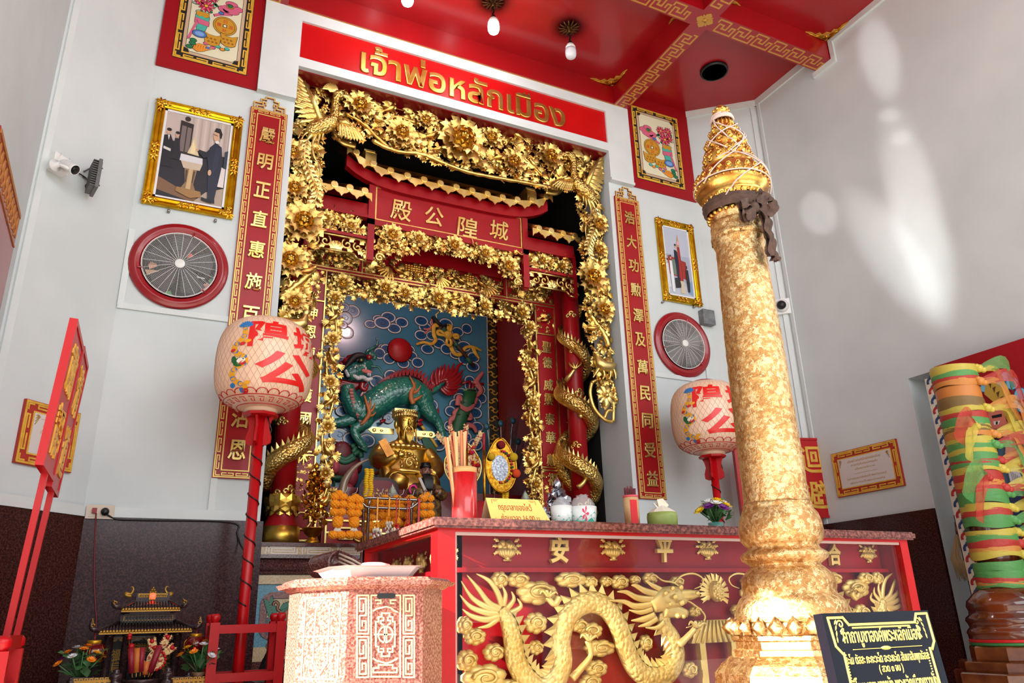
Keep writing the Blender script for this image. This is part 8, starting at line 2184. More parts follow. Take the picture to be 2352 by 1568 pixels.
# --- wooden pillar wound with coloured sashes
XW,YW=2.62,-2.70
def axis_w(py):
 lo,hi=-2.0,6.0
 for _ in range(40):
  mid=(lo+hi)/2;d=Vector((XW,YW,mid))-CAM;y=784-FPX*d.dot(_U)/d.dot(_F)
  if y>py:lo=mid
  else:hi=mid
 return lo
def zw(zy):return axis_w(780+zy/1.99)
def wpx(z):d=Vector((XW,YW,z))-CAM;return 1176+FPX*d.dot(_R)/d.dot(_F)
KW=lambda z:depth_of((XW,YW,z))/FPX
wp=thing('wooden_pillar','polished dark wood pillar on a stepped base, wound with coloured sashes','pillar',(XW,YW,0))
mat('wood_dark',(66,26,14),0.14,col2=(120,58,26),nscale=3,nmix=(0.4,0.7),coat=0.7);mat('wood_light',(150,88,44),0.2,col2=(96,48,24),nscale=5,coat=0.6)
rs_=lambda rows:[(hw/1.99*KW(zw(zy))*0.97,zw(zy))for zy,hw in rows]
A=T(XW,YW,0)
mb=MB(A);mb.lathe(rs_([(1150,84),(900,84),(500,86),(295,90),(285,92),(225,92),(205,86),(140,84),(128,70),(126,2)]),36);mb.build('shaft','wood_dark',wp)
mb=MB(A);mb.lathe(rs_([(290,93),(285,95),(232,95),(226,92)]),36);mb.build('pale_band',P(190,116,50),wp)
mb=MB(A);mb.lathe(rs_([(1385,190),(1345,192),(1335,196),(1322,190),(1310,178),(1295,182),(1280,190),(1265,186),(1252,170),(1235,168),(1215,174),(1190,168),(1172,150),(1160,140),(1150,128),(1140,110),(1120,90)]),40);mb.build('turned_base','wood_dark',wp)
mb=MB(A);
for zy,c in((1372,'mural_red'),(1386,None)):mb.use(P(196,20,24)if c else P(50,120,60));mb.lathe(rs_([(zy+6,194),(zy,196),(zy-8,193)]),30)
mb.build('ribbon_band',None,wp)
mb=MB(A@RZ(0.35));mb.use('wood_light');mb.lathe(rs_([(1462,205),(1455,208),(1400,206),(1394,198)]),8,smooth=False);mb.lathe(rs_([(1510,268),(1500,270),(1466,268),(1462,258)]),8,smooth=False);pr=rs_([(1562,300),(1516,300),(1510,290)]);pr=[(pr[0][0],0.0)]+pr;mb.lathe(pr,8,smooth=False);mb.build('stepped_base',None,wp)
GRN,YEL,ORG,RED,OLV=(84,150,80),(198,178,70),(206,134,62),(180,52,44),(128,100,54)
mats_s={}
def gz(c,a=0.86):
 k='gauze_%d_%d_%d_%d'%(*c,int(a*100))
 if k not in MATS:mat(k,c,0.55,alpha=a,bump=0.4,bscale=50)
 return k
bands=[(150,YEL,26),(178,GRN,20),(196,RED,16),(214,ORG,20),(306,OLV,34),(332,YEL,18),(356,RED,20),(386,GRN,30),(412,YEL,18),(424,OLV,22),(447,ORG,22),(471,YEL,20),(496,GRN,28),(521,YEL,18),(546,GRN,26),(563,RED,16),(583,GRN,24),(603,YEL,18),(640,RED,34),(664,ORG,24),(690,RED,26),(712,GRN,26),(738,GRN,24),(776,YEL,24),(802,RED,24),(834,GRN,34),(885,YEL,18),(912,GRN,24),(938,RED,22),(962,ORG,16),(986,YEL,22),(1045,GRN,30),(1072,GRN,22),(1096,RED,20),(1112,ORG,18),(1126,GRN,18)]
ORD='first second third fourth fifth sixth seventh eighth ninth tenth eleventh twelfth'.split()
cnt={}
NM={GRN:'green',YEL:'yellow',ORG:'orange',RED:'red',OLV:'olive brown'}
rs2=random.Random(12)
tails={0,3,5,8,10,12,15,17,18,20,21,23,25,26,28,30,32,35}
for i,(zy,c,th)in enumerate(bands):
 cnt[c]=cnt.get(c,0)+1
 z=zw(zy);R_=90/1.99*KW(z);h=th/1.99*KW(z)*0.85
 lab='%s sash tied round the wooden pillar, %s %s one from its top'%(NM[c],ORD[cnt[c]-1],NM[c])
 t=thing('pillar_sash',lab,'sash',(XW,YW,z),'coloured sashes on the wooden pillar')
 a0=rs2.uniform(0,6);tl=rs2.uniform(-0.10,0.10)
 N=40;vs=[];m=7
 for k in range(N):
  a=2*PI*k/N;dz=tl*R_*math.cos(a-0.8)+0.004*math.sin(a*3+a0);hh=h*(1+0.25*math.sin(a*2+a0))
  for j in range(m):
   u=(j/(m-1)-0.5)*2;rr_=R_*1.0+0.004+0.0004*i+0.005*(1-u*u)+0.002*math.sin(j*2.2+a*4+a0)
   vs.append((rr_*math.cos(a),rr_*math.sin(a),dz+hh*u))
 fs=[(k*m+j,((k+1)%N)*m+j,((k+1)%N)*m+j+1,k*m+j+1)for k in range(N)for j in range(m-1)]
 mb=MB(T(XW,YW,z));mb.add(vs,fs,True);mb.build('band',gz(c,0.84),t)
 if i in tails:
  ak=-PI/2+rs2.uniform(0.2,0.75)if i not in(8,18)else-PI/2-0.7
  kx,ky=XW+(R_+0.02)*math.cos(ak),YW+(R_+0.02)*math.sin(ak);side=-1 if i in(8,18)else 1
  mb=MB();mb.ell((kx,ky,z),(0.034,0.03,0.03),9,6);mb.ell((kx+0.022,ky-0.012,z-0.012),(0.024,0.022,0.022),8,6);mb.ell((kx-0.016,ky+0.004,z+0.016),(0.022,0.02,0.018),8,6);mb.build('knot',gz(c,0.97),t)
  L=rs2.uniform(0.24,0.46)
  for q in range(2):
   c2=c if q==0 else rs2.choice((GRN,YEL,ORG,RED))
   mb=MB();strip_cloth(mb,[(kx,ky-0.01,z),(kx+side*L*(0.35+0.25*q),ky-0.06-0.03*q,z+(0.03 if q else-0.03)),(kx+side*L*(0.75+0.2*q),ky-0.05,z-L*(0.5 if q else 0.9))],0.015,0.075+0.03*q)
   mb.build('tail',gz(c2,0.62),t)
   # --- painted door leaf by the right wall
XD=3.36
q0,q1=Xp(2145,838,XD),Xp(2352,783,XD)
dl=thing('door_leaf','red door leaf painted with a crowned guardian, behind the sash wound pillar','door',(XD,(q0.y-1.0),0))
ye,zt_=q0.y,(q0.z+Xp(2300,797,XD).z)/2
MD=frame((XD,ye,0),(0,-1,0),(0,0,1))
mb=MB(MD);mb.box((0,0.01,-0.05),(1.3,zt_,0.0));mb.build('board','art_red',dl)
def DW(pts):return[(ye-p.y,p.z)for p in(Xp(a,b,XD)for a,b in pts)]
bb=DW([(2125,868),(2150,866),(2152,880)]);wB=abs(bb[1][0]-bb[0][0])+0.02
mb=MB(MD);mb.box((-wB,0.01,-0.045),(0.0,Xp(2130,868,XD).z,-0.01));mb.build('edge_stile',P(222,212,190),dl)
mb=MB(MD);zz0=Xp(2130,868,XD).z
for i in range(22):
 z=zz0-0.04-i*0.085;mb.use(P(176,30,36)if i%2 else P(30,60,110))
 mb.tube([(-wB/2+0.035*math.cos(a),z+0.035*math.sin(a),-0.008)for a in[k*0.5-0.5 for k in range(9)]],0.012,5,flat=0.4);mb.use(P(40,110,120));mb.flat(ellipse(-wB/2,z+0.04,0.02,0.02,8),-0.0085)
mb.build('painted_scrolls',None,dl)
mb=MB(MD);lf=[0.001]
def dp(c,pts):mb.use(P(*c));mb.flat(DW(pts),lf[0]);lf[0]+=0.0005
dp((86,120,150),[(2270,1010),(2352,960),(2352,1130),(2290,1130)])
for x,y,r in((2310,866,12),(2325,880,14),(2300,885,11),(2345,905,14),(2330,930,12),(2350,935,12),(2250,880,10),(2262,890,10)):
 dp((30,70,120),[(x+(r+2)*math.cos(i*0.45),y+(r+2)*math.sin(i*0.45))for i in range(14)]);dp((120,186,214),[(x+r*math.cos(i*0.45),y+r*math.sin(i*0.45))for i in range(14)])
dp((196,158,60),[(2268,875),(2290,880),(2310,895),(2318,915),(2330,935),(2345,960),(2320,975),(2300,940),(2280,920),(2262,905)])
for i in range(7):dp((90,60,20),[(2272+i*9,880+i*11),(2280+i*9,876+i*11),(2277+i*9,892+i*11)])
dp((214,120,104),[(2262,930),(2300,935),(2318,975),(2308,1005),(2280,1010),(2258,985)])
dp((22,16,18),[(2262,985),(2300,985),(2310,1005),(2296,1030),(2278,1060),(2262,1030)]);dp((236,230,226),[(2284,968),(2300,966),(2296,975),(2286,976)]);dp((16,14,14),[(2290,968),(2295,968),(2294,975),(2290,975)]);dp((16,14,14),[(2280,955),(2304,950),(2304,957),(2282,961)]);dp((176,20,30),[(2276,990),(2298,988),(2292,998),(2280,998)])
dp((206,160,60),[(2316,950),(2348,955),(2346,1010),(2326,1012),(2318,985)]);dp((60,120,80),[(2326,962),(2346,966),(2342,980),(2328,976)])
dp((232,168,142),[(2312,1040),(2314,1012),(2320,1012),(2322,1030),(2322,1002),(2328,1000),(2331,1026),(2333,1000),(2339,1002),(2339,1028),(2343,1010),(2348,1014),(2346,1045),(2338,1066),(2320,1066)])
for i in range(3):dp((150,90,70),[(2321+8*i,1008),(2322+8*i,1008),(2323+8*i,1032)])
dp((206,150,40),[(2312,1062),(2346,1058),(2348,1070),(2314,1075)])
dp((226,228,232),[(2318,1078),(2340,1072),(2352,1100),(2352,1140),(2330,1130)])
for i in range(5):dp((150,156,170),[(2324+i*5,1082+i*3),(2326+i*5,1082+i*3),(2338+i*4,1128+i*3)])
dp((40,60,100),[(2300,1130),(2352,1140),(2352,1250),(2300,1240)]);dp((190,60,70),[(2270,1150),(2300,1140),(2310,1230),(2280,1230)])
mb.build('guardian_painting',None,dl)
# horsehair whisk hanging on the wall
q=Xp(2200,1240,XR-0.06);hw_=thing('horsehair_whisk','pale horsehair whisk hanging against the dark granite behind the wooden pillar','whisk',(XR-0.06,q.y,Xp(2200,1330,XR-0.06).z))
mb=MB();rh=random.Random(2);zt2,zb2=Xp(2192,1228,XR-0.06).z,Xp(2212,1335,XR-0.06).z
for i in range(70):
 d=rh.uniform(-0.03,0.06);mb.tube([(XR-0.05+rh.uniform(-0.02,0.01),q.y+rh.uniform(-0.01,0.01),zt2),(XR-0.07,q.y+d+0.03,(zt2+zb2)/2),(XR-0.06,q.y+d*1.3-0.05*rh.random(),zb2+rh.uniform(0,0.08))],0.0035,4)
mb.build('hair',P(168,146,104),hw_,kind='stuff')
mb=MB();mb.tube([(XR-0.05,q.y,zt2-0.01),(XR-0.036,q.y,zt2+0.1)],0.012,8);mb.build('handle','wood_dark',hw_)
# --- red processional boards
def proc_board(M,w,h,chars,label,zfloor_len,ch_w=0.6,k=1.0):
 t=thing('procession_board',label,'procession board',tuple(M.translation),'red processional boards on poles')
 p,q=0.018*k,0.026*k
 mb=MB(M);mb.box((-w/2,0,-p),(w/2,h,p));mb.build('board','pole_red',t)
 mb=MB(M);b=0.022
 for a in(((-w/2-b,-b,-q),(w/2+b,0,q)),((-w/2-b,h,-q),(w/2+b,h+b,q)),((-w/2-b,0,-q),(-w/2,h,q)),((w/2,0,-q),(w/2+b,h,q))):mb.box(*a)
 mb.build('frame','pole_red',t)
 for i,c in enumerate(chars):
  mb=MB(M@T(0,h*(0.74-0.47*i),p+0.002));glyph(mb,c,0.3,None,0.006,0.004,0.001,fit=(w*ch_w,h*0.38));mb.build('character','gold_paint',t)
 mb=MB(M);mb.box((-0.02*k,-zfloor_len,-0.02*k),(0.02*k,0.0,0.02*k));mb.build('pole','pole_red',t)
 return t
nR=Vector((-0.30,-1,0)).normalized();uR=Vector((1,-0.30,0)).normalized()
q=[Yp(*p,-0.60)for p in((1892,1013),(1915,1189))]
hB=q[0].z-q[1].z-0.02;wB2=0.36
cR=Vector((q[0].x,-0.62,q[1].z+0.02))-uR*(wB2/2+0.022)
proc_board(frame(cR,uR,(0,0,1)),wB2,hB,'迴避','red board with gold 迴避 right of the golden pillar above the cabinet',cR.z-0.001,0.74)
cL=Vector((Yp(1683,1030,-0.42).x,-0.42,q[1].z+0.03))+uR*(wB2/2+0.022)
proc_board(frame(cL,uR,(0,0,1)),wB2,hB,'清道','red board with gold 清道 mostly hidden behind the golden pillar',cL.z-0.001,0.74)
# the matching pair at the left, seen nearly edge on
def edge_board(pt,pb,pf,y,label,chars):
 a,b=Yp(*pt,y),Yp(*pb,y);f_=Zp(*pf,a.z)
 u=Vector((f_.x-a.x,f_.y-a.y,0));wd=min(0.6,u.length);u=u.normalized();v=Vector((a.x-b.x,0,a.z-b.z));h=v.length;v=v.normalized();v=(v-u*v.dot(u)).normalized()
 w=wd-0.044
 c=b+u*(w/2+0.02)
 L=c.z/v.z-0.002
 return proc_board(frame(c,u,v),w,h-0.03,chars,label,L,0.7,0.62)
edge_board((171,727),(93,1055),(186,795),-2.45,'taller red procession board seen edge on, nearest of the left pair','肅靜')
edge_board((188,790),(112,1105),(197,838),-2.05,'red procession board seen edge on just behind the nearest one','清道')
# --- paper lanterns on red poles
mat('lantern_paper',(238,196,164),0.34,col2=(242,206,178),nscale=3,coat=0.25,sub=0.15);mat('lantern_red',(222,22,16),0.4,coat=0.2);mat('net_thread',(206,160,130),0.6);mat('lantern_trim',(196,34,40),0.45)
def cut_grid(vs,fs,step):
 out=[]
 for fc in fs:
  for k in range(1,len(fc)-1):out.append((Vector(vs[fc[0]]),Vector(vs[fc[k]]),Vector(vs[fc[k+1]])))
 V=[];F=[]
 while out:
  a,b,c=out.pop()
  L=((b-a).length,(c-b).length,(a-c).length);m=max(L)
  if m<=step:
   n=len(V);V+=[tuple(a),tuple(b),tuple(c)];F.append((n,n+1,n+2));continue
  if L[0]==m:d=(a+b)/2;out+=[(a,d,c),(d,b,c)]
  elif L[1]==m:d=(b+c)/2;out+=[(a,b,d),(a,d,c)]
  else:d=(c+a)/2;out+=[(a,b,d),(d,b,c)]
 return V,F
def lantern(px,py,hwpx,y,face,label,pole_bottom):
 c=Yp(px,py,y);k=depth_of(c)/FPX;s=hwpx/107.0*k
 t=thing('pole_lantern',label,'lantern',(c.x,y,0),'paper lanterns on red poles')
 rows=[(-110,30),(-107,52),(-98,74),(-82,91),(-60,101),(-30,106),(0,107),(30,106),(58,101),(78,90),(92,72),(99,52),(102,36)]
 prof=[(hw*s,c.z-dy*s)for dy,hw in rows][::-1]
 pts=[Vector((r_,z,0))for r_,z in prof];pf=[(p.x,p.y)for p in spline(pts,4)]
 def rad(z):
  for(r0,z0),(r1,z1)in zip(pf,pf[1:]):
   if z0<=z<=z1:return r0+(r1-r0)*(z-z0)/max(1e-9,z1-z0)
  return pf[0][0]if z<pf[0][1]else pf[-1][0]
 A=T(c.x,y,0)
 mb=MB(A);mb.lathe(pf,56);shd=mb.build('lantern_shade','lantern_paper',t)
 mb=MB(A)
 for d in(1,-1):
  for j in range(46):
   path=[]
   for i in range(26):
    z=pf[2][1]+(pf[-3][1]-pf[2][1])*i/25;a=2*PI*j/46+d*1.15*i/25;r_=rad(z)+0.001;path.append((r_*math.cos(a),r_*math.sin(a),z))
   mb.tube(path,0.0011,3)
 mb.build('netting','net_thread',shd)
 def bent(vs,az,zc,off=0.004):return[(c.x+(rad(zc+v)+w_+off)*math.cos(az+u/(100*s)),y+(rad(zc+v)+w_+off)*math.sin(az+u/(100*s)),zc+v)for u,v,w_ in vs]
 def btext(ch,u,dy,wd,ht,shear=0.0):
  vs,fs,w_,h_=text_mesh(ch,1.0,0.004,0.026,0.0)
  fs=[q for q in fs if all(vs[k][2]>0 for k in q)]
  vs=[((a+b*shear)*wd*s/w_,b*ht*s/h_,0.0)for a,b,e_ in vs]
  vs,fs=cut_grid(vs,fs,7*s)
  mb=MB();mb.add(bent(vs,face+u/100.0,c.z-dy*s),fs);mb.build('character','lantern_red',t)
 btext('隍',-46,-46,84,66,0.0);btext('城',48,-44,84,66);btext('公',-2,32,136,78,0.0)
 # little painted dragon beside the letters
 cols=((40,120,190),(236,164,30),(206,40,40),(30,96,50),(240,232,214))
 sp=spline([Vector((a,b,0))for a,b in((4,-66),(6,-50),(-2,-36),(-14,-22),(-8,-8),(8,2),(10,16),(-4,24),(-16,36),(-12,52),(2,60),(12,68))],4)
 mb=MB();n=len(sp)
 az=face-1.02
 def blob(u,v,a,b,col,rot=0.0,off=0.0015):
  mb.use(P(*col));pl=ellipse(0,0,a*s,b*s,9,rot);vv=bent([(u*s+x,-v*s+zz_,0)for x,zz_ in pl],az,c.z-8*s,off);mb.add(vv,[tuple(range(len(vv)))])
 for i,p in enumerate(sp):blob(p.x,p.y,8.5-abs(i-n*0.55)*0.1,5.5,cols[1]if i%5 else cols[0],off=0.0032+0.00002*i)
 for i in range(9):a=0.3+i*0.32;blob(4+11*math.cos(a),-70-9*math.sin(a),7,2.6,cols[0],a,0.0046)
 for u,v,a,b,col in((0,14,14,10,cols[3]),(4,10,10,6,cols[4]),(8,16,7,5,cols[2]),(-12,8,6,9,cols[3]),(14,-34,8,4,cols[1]),(18,58,7,4,cols[1]),(-18,62,7,5,cols[0]),(10,74,9,5,cols[2]),(2,72,6,5,cols[0]),(-16,-14,6,4,cols[2]),(4,-28,7,4,cols[2])):blob(u,v,a,b,col,0.2,0.0054)
 mb.build('painted_dragon',None,t)
 mb=MB(A)
 for j in range(22):
  a=2*PI*j/22
  arc=[(a+0.14*math.cos(q),c.z-84*s+9*s*math.sin(q))for q in[PI*i/8 for i in range(9)]]
  mb.tube([((rad(z)+0.001)*math.cos(b),(rad(z)+0.001)*math.sin(b),z)for b,z in arc],0.0035,4)
  hook=[(a-0.09,-90),(a+0.06,-90),(a+0.06,-96),(a-0.04,-96),(a-0.04,-93)]
  mb.tube([((rad(c.z+v*s)+0.001)*math.cos(b),(rad(c.z+v*s)+0.001)*math.sin(b),c.z+v*s)for b,v in hook],0.0035,4)
 for v in(-86,-99):mb.tube([((rad(c.z+v*s)+0.001)*math.cos(a),(rad(c.z+v*s)+0.001)*math.sin(a),c.z+v*s)for a in[2*PI*i/40 for i in range(41)]],0.004,4)
 mb.build('red_border','lantern_trim',shd)
 zt,zb=c.z+108*s,c.z-101*s
 mb=MB(A);mb.lathe([(34*s,zt-0.006),(34*s,zt+0.02),(28*s,zt+0.026),(0,zt+0.026)],20);mb.build('top_cap',P(150,30,60),t)
 mb=MB(A);mb.lathe([(34*s,zb-0.03),(37*s,zb-0.012),(37*s,zb+0.012)],24);mb.build('neck',P(222,190,160),t)
 mb=MB(A);mb.lathe([(30*s,zb-0.055),(38*s,zb-0.048),(40*s,zb-0.032),(36*s,zb-0.028)],8,smooth=False);mb.build('tray','pole_red',t)
 for j in range(4):
  fin=[(6*s,zb-0.055),(30*s,zb-0.055),(25*s,zb-0.085),(22*s,zb-0.13),(28*s,zb-0.19),(27*s,zb-0.23),(18*s,zb-0.245),(6*s,zb-0.245)]
  B=A@RZ(j*PI/2+face+PI/4);mb=MB(B@Matrix(((1,0,0,0),(0,0,-1,0.008),(0,1,0,0),(0,0,0,1))));mb.prism(fin,0,0.016);mb.build('bracket_fin','pole_red',t)
 mb=MB(A);mb.tube([(0,0,pole_bottom),(0,0,zb-0.05)],0.034,14);mb.build('pole','pole_red',t)
 mb=MB(A);w_=[(0.03,-0.05,zb-0.03),(0.075,-0.03,zb-0.14),(0.06,-0.02,zb-0.22)]
 for i in range(90):z=zb-0.24-i*0.0115;w_.append((0.037*math.cos(i*0.55),0.037*math.sin(i*0.55),z))
 mb.tube(w_,0.0045,5);mb.build('wire','black',t)
va=lambda p:math.atan2(CAM.y-p.y,CAM.x-p.x)
c=Yp(608,843,-0.72);lantern(608,843,107,-0.72,va(c)+0.50,'big paper lantern 隍城公 on a red pole left of the altar',0.0)
c=Yp(1626,962,-0.62);lantern(1626,962,83,-0.62,va(c)+0.52,'paper lantern on a red pole partly hidden by the golden pillar',0.0)
# red pole racks
def pole_rack(pl,pr_,ptop,y,label,bars,d=0.24):
 a,b=Yp(pl,ptop,y),Yp(pr_,ptop,y);t=thing('pole_rack',label,'rack',((a.x+b.x)/2,y+d/2,0),'red racks for poles')
 for x in(a.x,b.x):
  for yy in(y,y+d):
   mb=MB();mb.box((x-0.027,yy-0.027,0),(x+0.027,yy+0.027,a.z-0.05));mb.lathe([(0.022,a.z-0.05),(0.020,a.z-0.042),(0.028,a.z-0.035),(0.028,a.z-0.012),(0.018,a.z),(0,a.z)],14,T(x,yy,0));mb.build('post','pole_red',t)
 for py in bars:
  z=Yp((pl+pr_)/2,py,y).z
  for yy in(y,y+d):
   mb=MB();mb.box((a.x+0.027,yy-0.018,z-0.024),(b.x-0.027,yy+0.018,z+0.024));mb.build('rail','pole_red',t)
 for x in(a.x,b.x):
  for py in bars:
   z=Yp((pl+pr_)/2,py,y).z;mb=MB();mb.box((x-0.018,y+0.027,z-0.024),(x+0.018,y+d-0.027,z+0.024));mb.build('rail','pole_red',t)
pole_rack(496,647,1409,-0.88,'red wooden rack holding the pole of the big lantern, left of the donation box',(1443,1553))
pole_rack(-110,8,1464,-2.62,'red wooden rack holding the procession boards at the left photo edge',(1478,1600),0.5)
# --- granite donation box with its tray
YX=-3.72
q=[Yp(*p,YX)for p in((801,1345),(972,1350),(792,1568),(970,1568))]
x0,x1=q[0].x,q[1].x;qs=Yp(738,1345,YX+0.13);ch=0.10
fx=x0-abs(Yp(738,1400,YX+0.09).x-x0)
dz=0.10;fw=x1-x0
def oct_plan(g):
 c=0.13
 return[(x0-g*0.4,YX-g),(x1+g*0.4,YX-g),(x1+c*0.85+g,YX+c-g*0.4),(x1+c*0.85+g,YX+c+0.16+g*0.4),(x1+g*0.4,YX+2*c+0.16+g),(x0-g*0.4,YX+2*c+0.16+g),(x0-c*0.85-g,YX+c+0.16+g*0.4),(x0-c*0.85-g,YX+c-g*0.4)]
db=thing('donation_box','eight-sided red granite donation box with gold fretwork and a coin slot','donation box',((x0+x1)/2,YX+0.21,0))
zt_=Yp(880,1323,YX-0.03).z
def slab(name,g,z0,z1,m='red_granite',g1=None):
 mb=MB();a=oct_plan(g);b=oct_plan(g if g1 is None else g1);n=8
 mb.add([(p[0],p[1],z0)for p in a]+[(p[0],p[1],z1)for p in b],[tuple(range(7,-1,-1)),tuple(range(8,16))]+[(i,(i+1)%8,8+(i+1)%8,8+i)for i in range(8)]);return mb.build(name,m,db)
zb_=Yp(880,1352,YX).z
slab('body',0.0,0.10,zb_-0.0);slab('foot',0.035,0.0,0.10)
zs=[zb_,zb_+(zt_-zb_)*0.3,zb_+(zt_-zb_)*0.42,zb_+(zt_-zb_)*0.66,zt_]
slab('cornice',0.004,zs[0],zs[1],g1=0.020);slab('cornice',0.032,zs[1],zs[3],g1=0.040);slab('cornice',0.030,zs[3],zs[4],g1=0.016)
mat('inlay_gold',(226,202,152),0.4,0.15)
M=frame(((x0+x1)/2,YX,0),(1,0,0),(0,0,1))
def bp(px,py):p=Yp(px,py,YX);return(p.x-(x0+x1)/2,p.z)
def zb2(zx,zy):return bp(580+zx/4.042,1180+zy/4.042)
mb=MB(M);lt=0.0042
L=[]
for xa,xb in((970,1075),(1400,1500)):
 for ya,yb in((755,1110),(1140,1515)):
  ym=(ya+yb)/2
  L.append([zb2(*p)for p in((xa,ya),(xb,ya),(xb,yb),(xa,yb),(xa,ya))])
  d=(xb-xa)*0.22
  L.append([zb2(*p)for p in((xa+d,ya+30),(xb-d,ya+30),(xb-d,ym+10),(xa+d,ym+10),(xa+d,yb-30),(xb-d,yb-30),(xb-d,ym+60),(xa+2*d,ym+60),(xa+2*d,yb-70))]);L.append([zb2(*p)for p in((xa+d,ya+30),(xa+d,ym-30),(xb-2*d,ym-30),(xb-2*d,ya+80))])
for l in L:line2(mb,l,lt)
cen=[[(1100,755),(1100,1510),(1370,1510),(1370,755),(1100,755)],[(1120,900),(1150,880),(1200,870),(1240,860),(1280,870),(1320,900),(1345,910)],[(1120,1340),(1150,1360),(1200,1375),(1240,1385),(1280,1375),(1330,1350),(1345,1340)],[(1140,800),(1190,800),(1190,830),(1160,830)],[(1330,800),(1280,800),(1280,830),(1310,830)],[(1120,1470),(1120,1430),(1170,1430),(1170,1400),(1300,1400),(1300,1430),(1340,1430),(1340,1470),(1120,1470)],
[(1200,920),(1270,920),(1270,955),(1300,955),(1300,1000),(1320,1000),(1320,1230),(1300,1230),(1300,1280),(1270,1280),(1270,1320),(1200,1320),(1200,1280),(1170,1280),(1170,1230),(1145,1230),(1145,1000),(1170,1000),(1170,955),(1200,955),(1200,920)],[(1215,960),(1215,990),(1190,990),(1190,1015),(1215,1030)],[(1255,960),(1255,990),(1280,990),(1280,1015),(1255,1030)],[(1215,1280),(1215,1250),(1190,1250)],[(1255,1280),(1255,1250),(1280,1250)],[(1130,1118),(1330,1118)],[(1225,1040),(1225,1195)],[(1243,1040),(1243,1195)]]
for l in cen:line2(mb,[zb2(*p)for p in l],lt)
c_=zb2(1234,1118);rx=abs(zb2(1300,1118)[0]-c_[0]);line2(mb,[(c_[0]+rx*math.cos(2*PI*i/28),c_[1]+rx*math.sin(2*PI*i/28))for i in range(29)],lt)
mb.build('gold_inlay','inlay_gold',db)
# the same inlay on the slanted left face
pl_=oct_plan(0.0);a,b=Vector((*pl_[7],0)),Vector((*pl_[0],0));wv=(b-a).length
M2=frame((a+b)/2,(b-a),(0,0,1));zc0=(zb2(1234,1118)[1]);
mb=MB(M2);hw_=wv*0.36;z0,z1=zb2(1234,1510)[1],zb2(1234,760)[1]
line2(mb,[(-hw_,z0),(hw_,z0),(hw_,z1),(-hw_,z1),(-hw_,z0)],lt);line2(mb,[(-hw_*0.4,zc0-0.07),(0,zc0-0.10),(hw_*0.4,zc0-0.07),(hw_*0.4,zc0+0.07),(0,zc0+0.10),(-hw_*0.4,zc0+0.07),(-hw_*0.4,zc0-0.07)],lt);line2(mb,[(-hw_,zc0),(hw_,zc0)],lt);mb.build('gold_inlay','inlay_gold',db)
s0,s1=zb2(1155,757),zb2(1325,757);mb=MB(M);mb.prism(rr_rect(s0[0],s0[1]-0.008,s1[0],s0[1]+0.006,0.006,3),0,0.003);mb.build('coin_slot','black',db)
# melamine tray and folded pink cloth
zt2=zt_;mx,my=(x0+x1)/2-0.01,YX+0.17
tr=thing('tray','white plastic tray lying on top of the granite donation box','tray',(mx,my,zt2));hw1=fw/2+0.02
def ringp(hx,hy,z):return[(mx+hx*cx_,my+hy*cy_,z)for cx_,cy_ in((-1,-0.6),(-0.75,-1),(0.75,-1),(1,-0.6),(1,0.6),(0.75,1),(-0.75,1),(-1,0.6))]
hz=Yp(850,1303,YX+0.05).z-zt2
mb=MB();rings=[ringp(hw1*0.86,0.13,zt2+0.001),ringp(hw1*1.02,0.16,zt2+hz),ringp(hw1*1.12,0.175,zt2+hz+0.003),ringp(hw1*1.0,0.155,zt2+hz),ringp(hw1*0.84,0.126,zt2+0.006)]
mb.add([p for r_ in rings for p in r_],[tuple(range(7,-1,-1)),tuple(range(32,40))]+[(k*8+i,k*8+(i+1)%8,(k+1)*8+(i+1)%8,(k+1)*8+i)for k in range(4)for i in range(8)]);mb.build('tray_dish',P(226,222,224),tr)
q=Yp(862,1296,my);mb=MB();loft(mb,[(q.x,my,zt2+0.007,0.04,0.06),(q.x,my,zt2+hz+0.004,0.045,0.065),(q.x,my,zt2+hz+0.016,0.042,0.06),(q.x-0.01,my,zt2+hz+0.022,0.03,0.04)],14);tag(mb.build('folded_cloth',P(226,150,140)),'small folded pink cloth in the white tray','cloth')
# --- granite scroll post between box and altar
YG2=-1.75
def GP(px,py,dy=0.0):q=Yp(px,py,YG2+dy);return Vector((q.x,YG2+dy,q.z))
a,b=GP(728,1302,0.16),GP(776,1290,-0.02);rr_=26*depth_of(a)/FPX
gs=thing('granite_scroll','dark granite roll-shaped scroll stone behind the donation box beside the cabinet','stone scroll',(b.x,YG2,0))
d=(b-a).normalized();A=Matrix.Translation(a)@d.to_track_quat('Z','Y').to_matrix().to_4x4();L=(b-a).length
mb=MB(A);mb.lathe([(rr_*0.8,-0.02),(rr_*0.98,0.0),(rr_,0.02),(rr_,L-0.01),(rr_*0.94,L),(rr_*0.72,L+0.001),(rr_*0.66,L-0.014),(rr_*0.38,L-0.014),(rr_*0.34,L+0.012),(0.0,L+0.022)],30);mb.build('roll','dark_granite',gs)
e=GP(842,1312,-0.05)
mb=MB();s=Vector((0.25,-0.97,0))*0.10
loft_pts=[(b+Vector((0.0,0.06,rr_*0.96)),0.16),(GP(800,1278,-0.03),0.16),(GP(822,1290,-0.04),0.15),(e,0.12)]
vs=[]
for p,w_ in loft_pts:
 for q_,r_ in((-1,0),(1,0),(1,1),(-1,1)):vs.append((p.x,p.y+q_*w_/2,p.z-r_*0.09))
mb.add(vs,[(3,2,1,0),(12,13,14,15)]+[(k*4+i,k*4+(i+1)%4,(k+1)*4+(i+1)%4,(k+1)*4+i)for k in range(3)for i in range(4)]);mb.build('tail','dark_granite',gs)
mb=MB()
for k in range(3):
 pts=[Vector((p.x,p.y-w_/2-0.002,p.z-0.02-0.02*k))for p,w_ in loft_pts];mb.tube(pts,0.006,5)
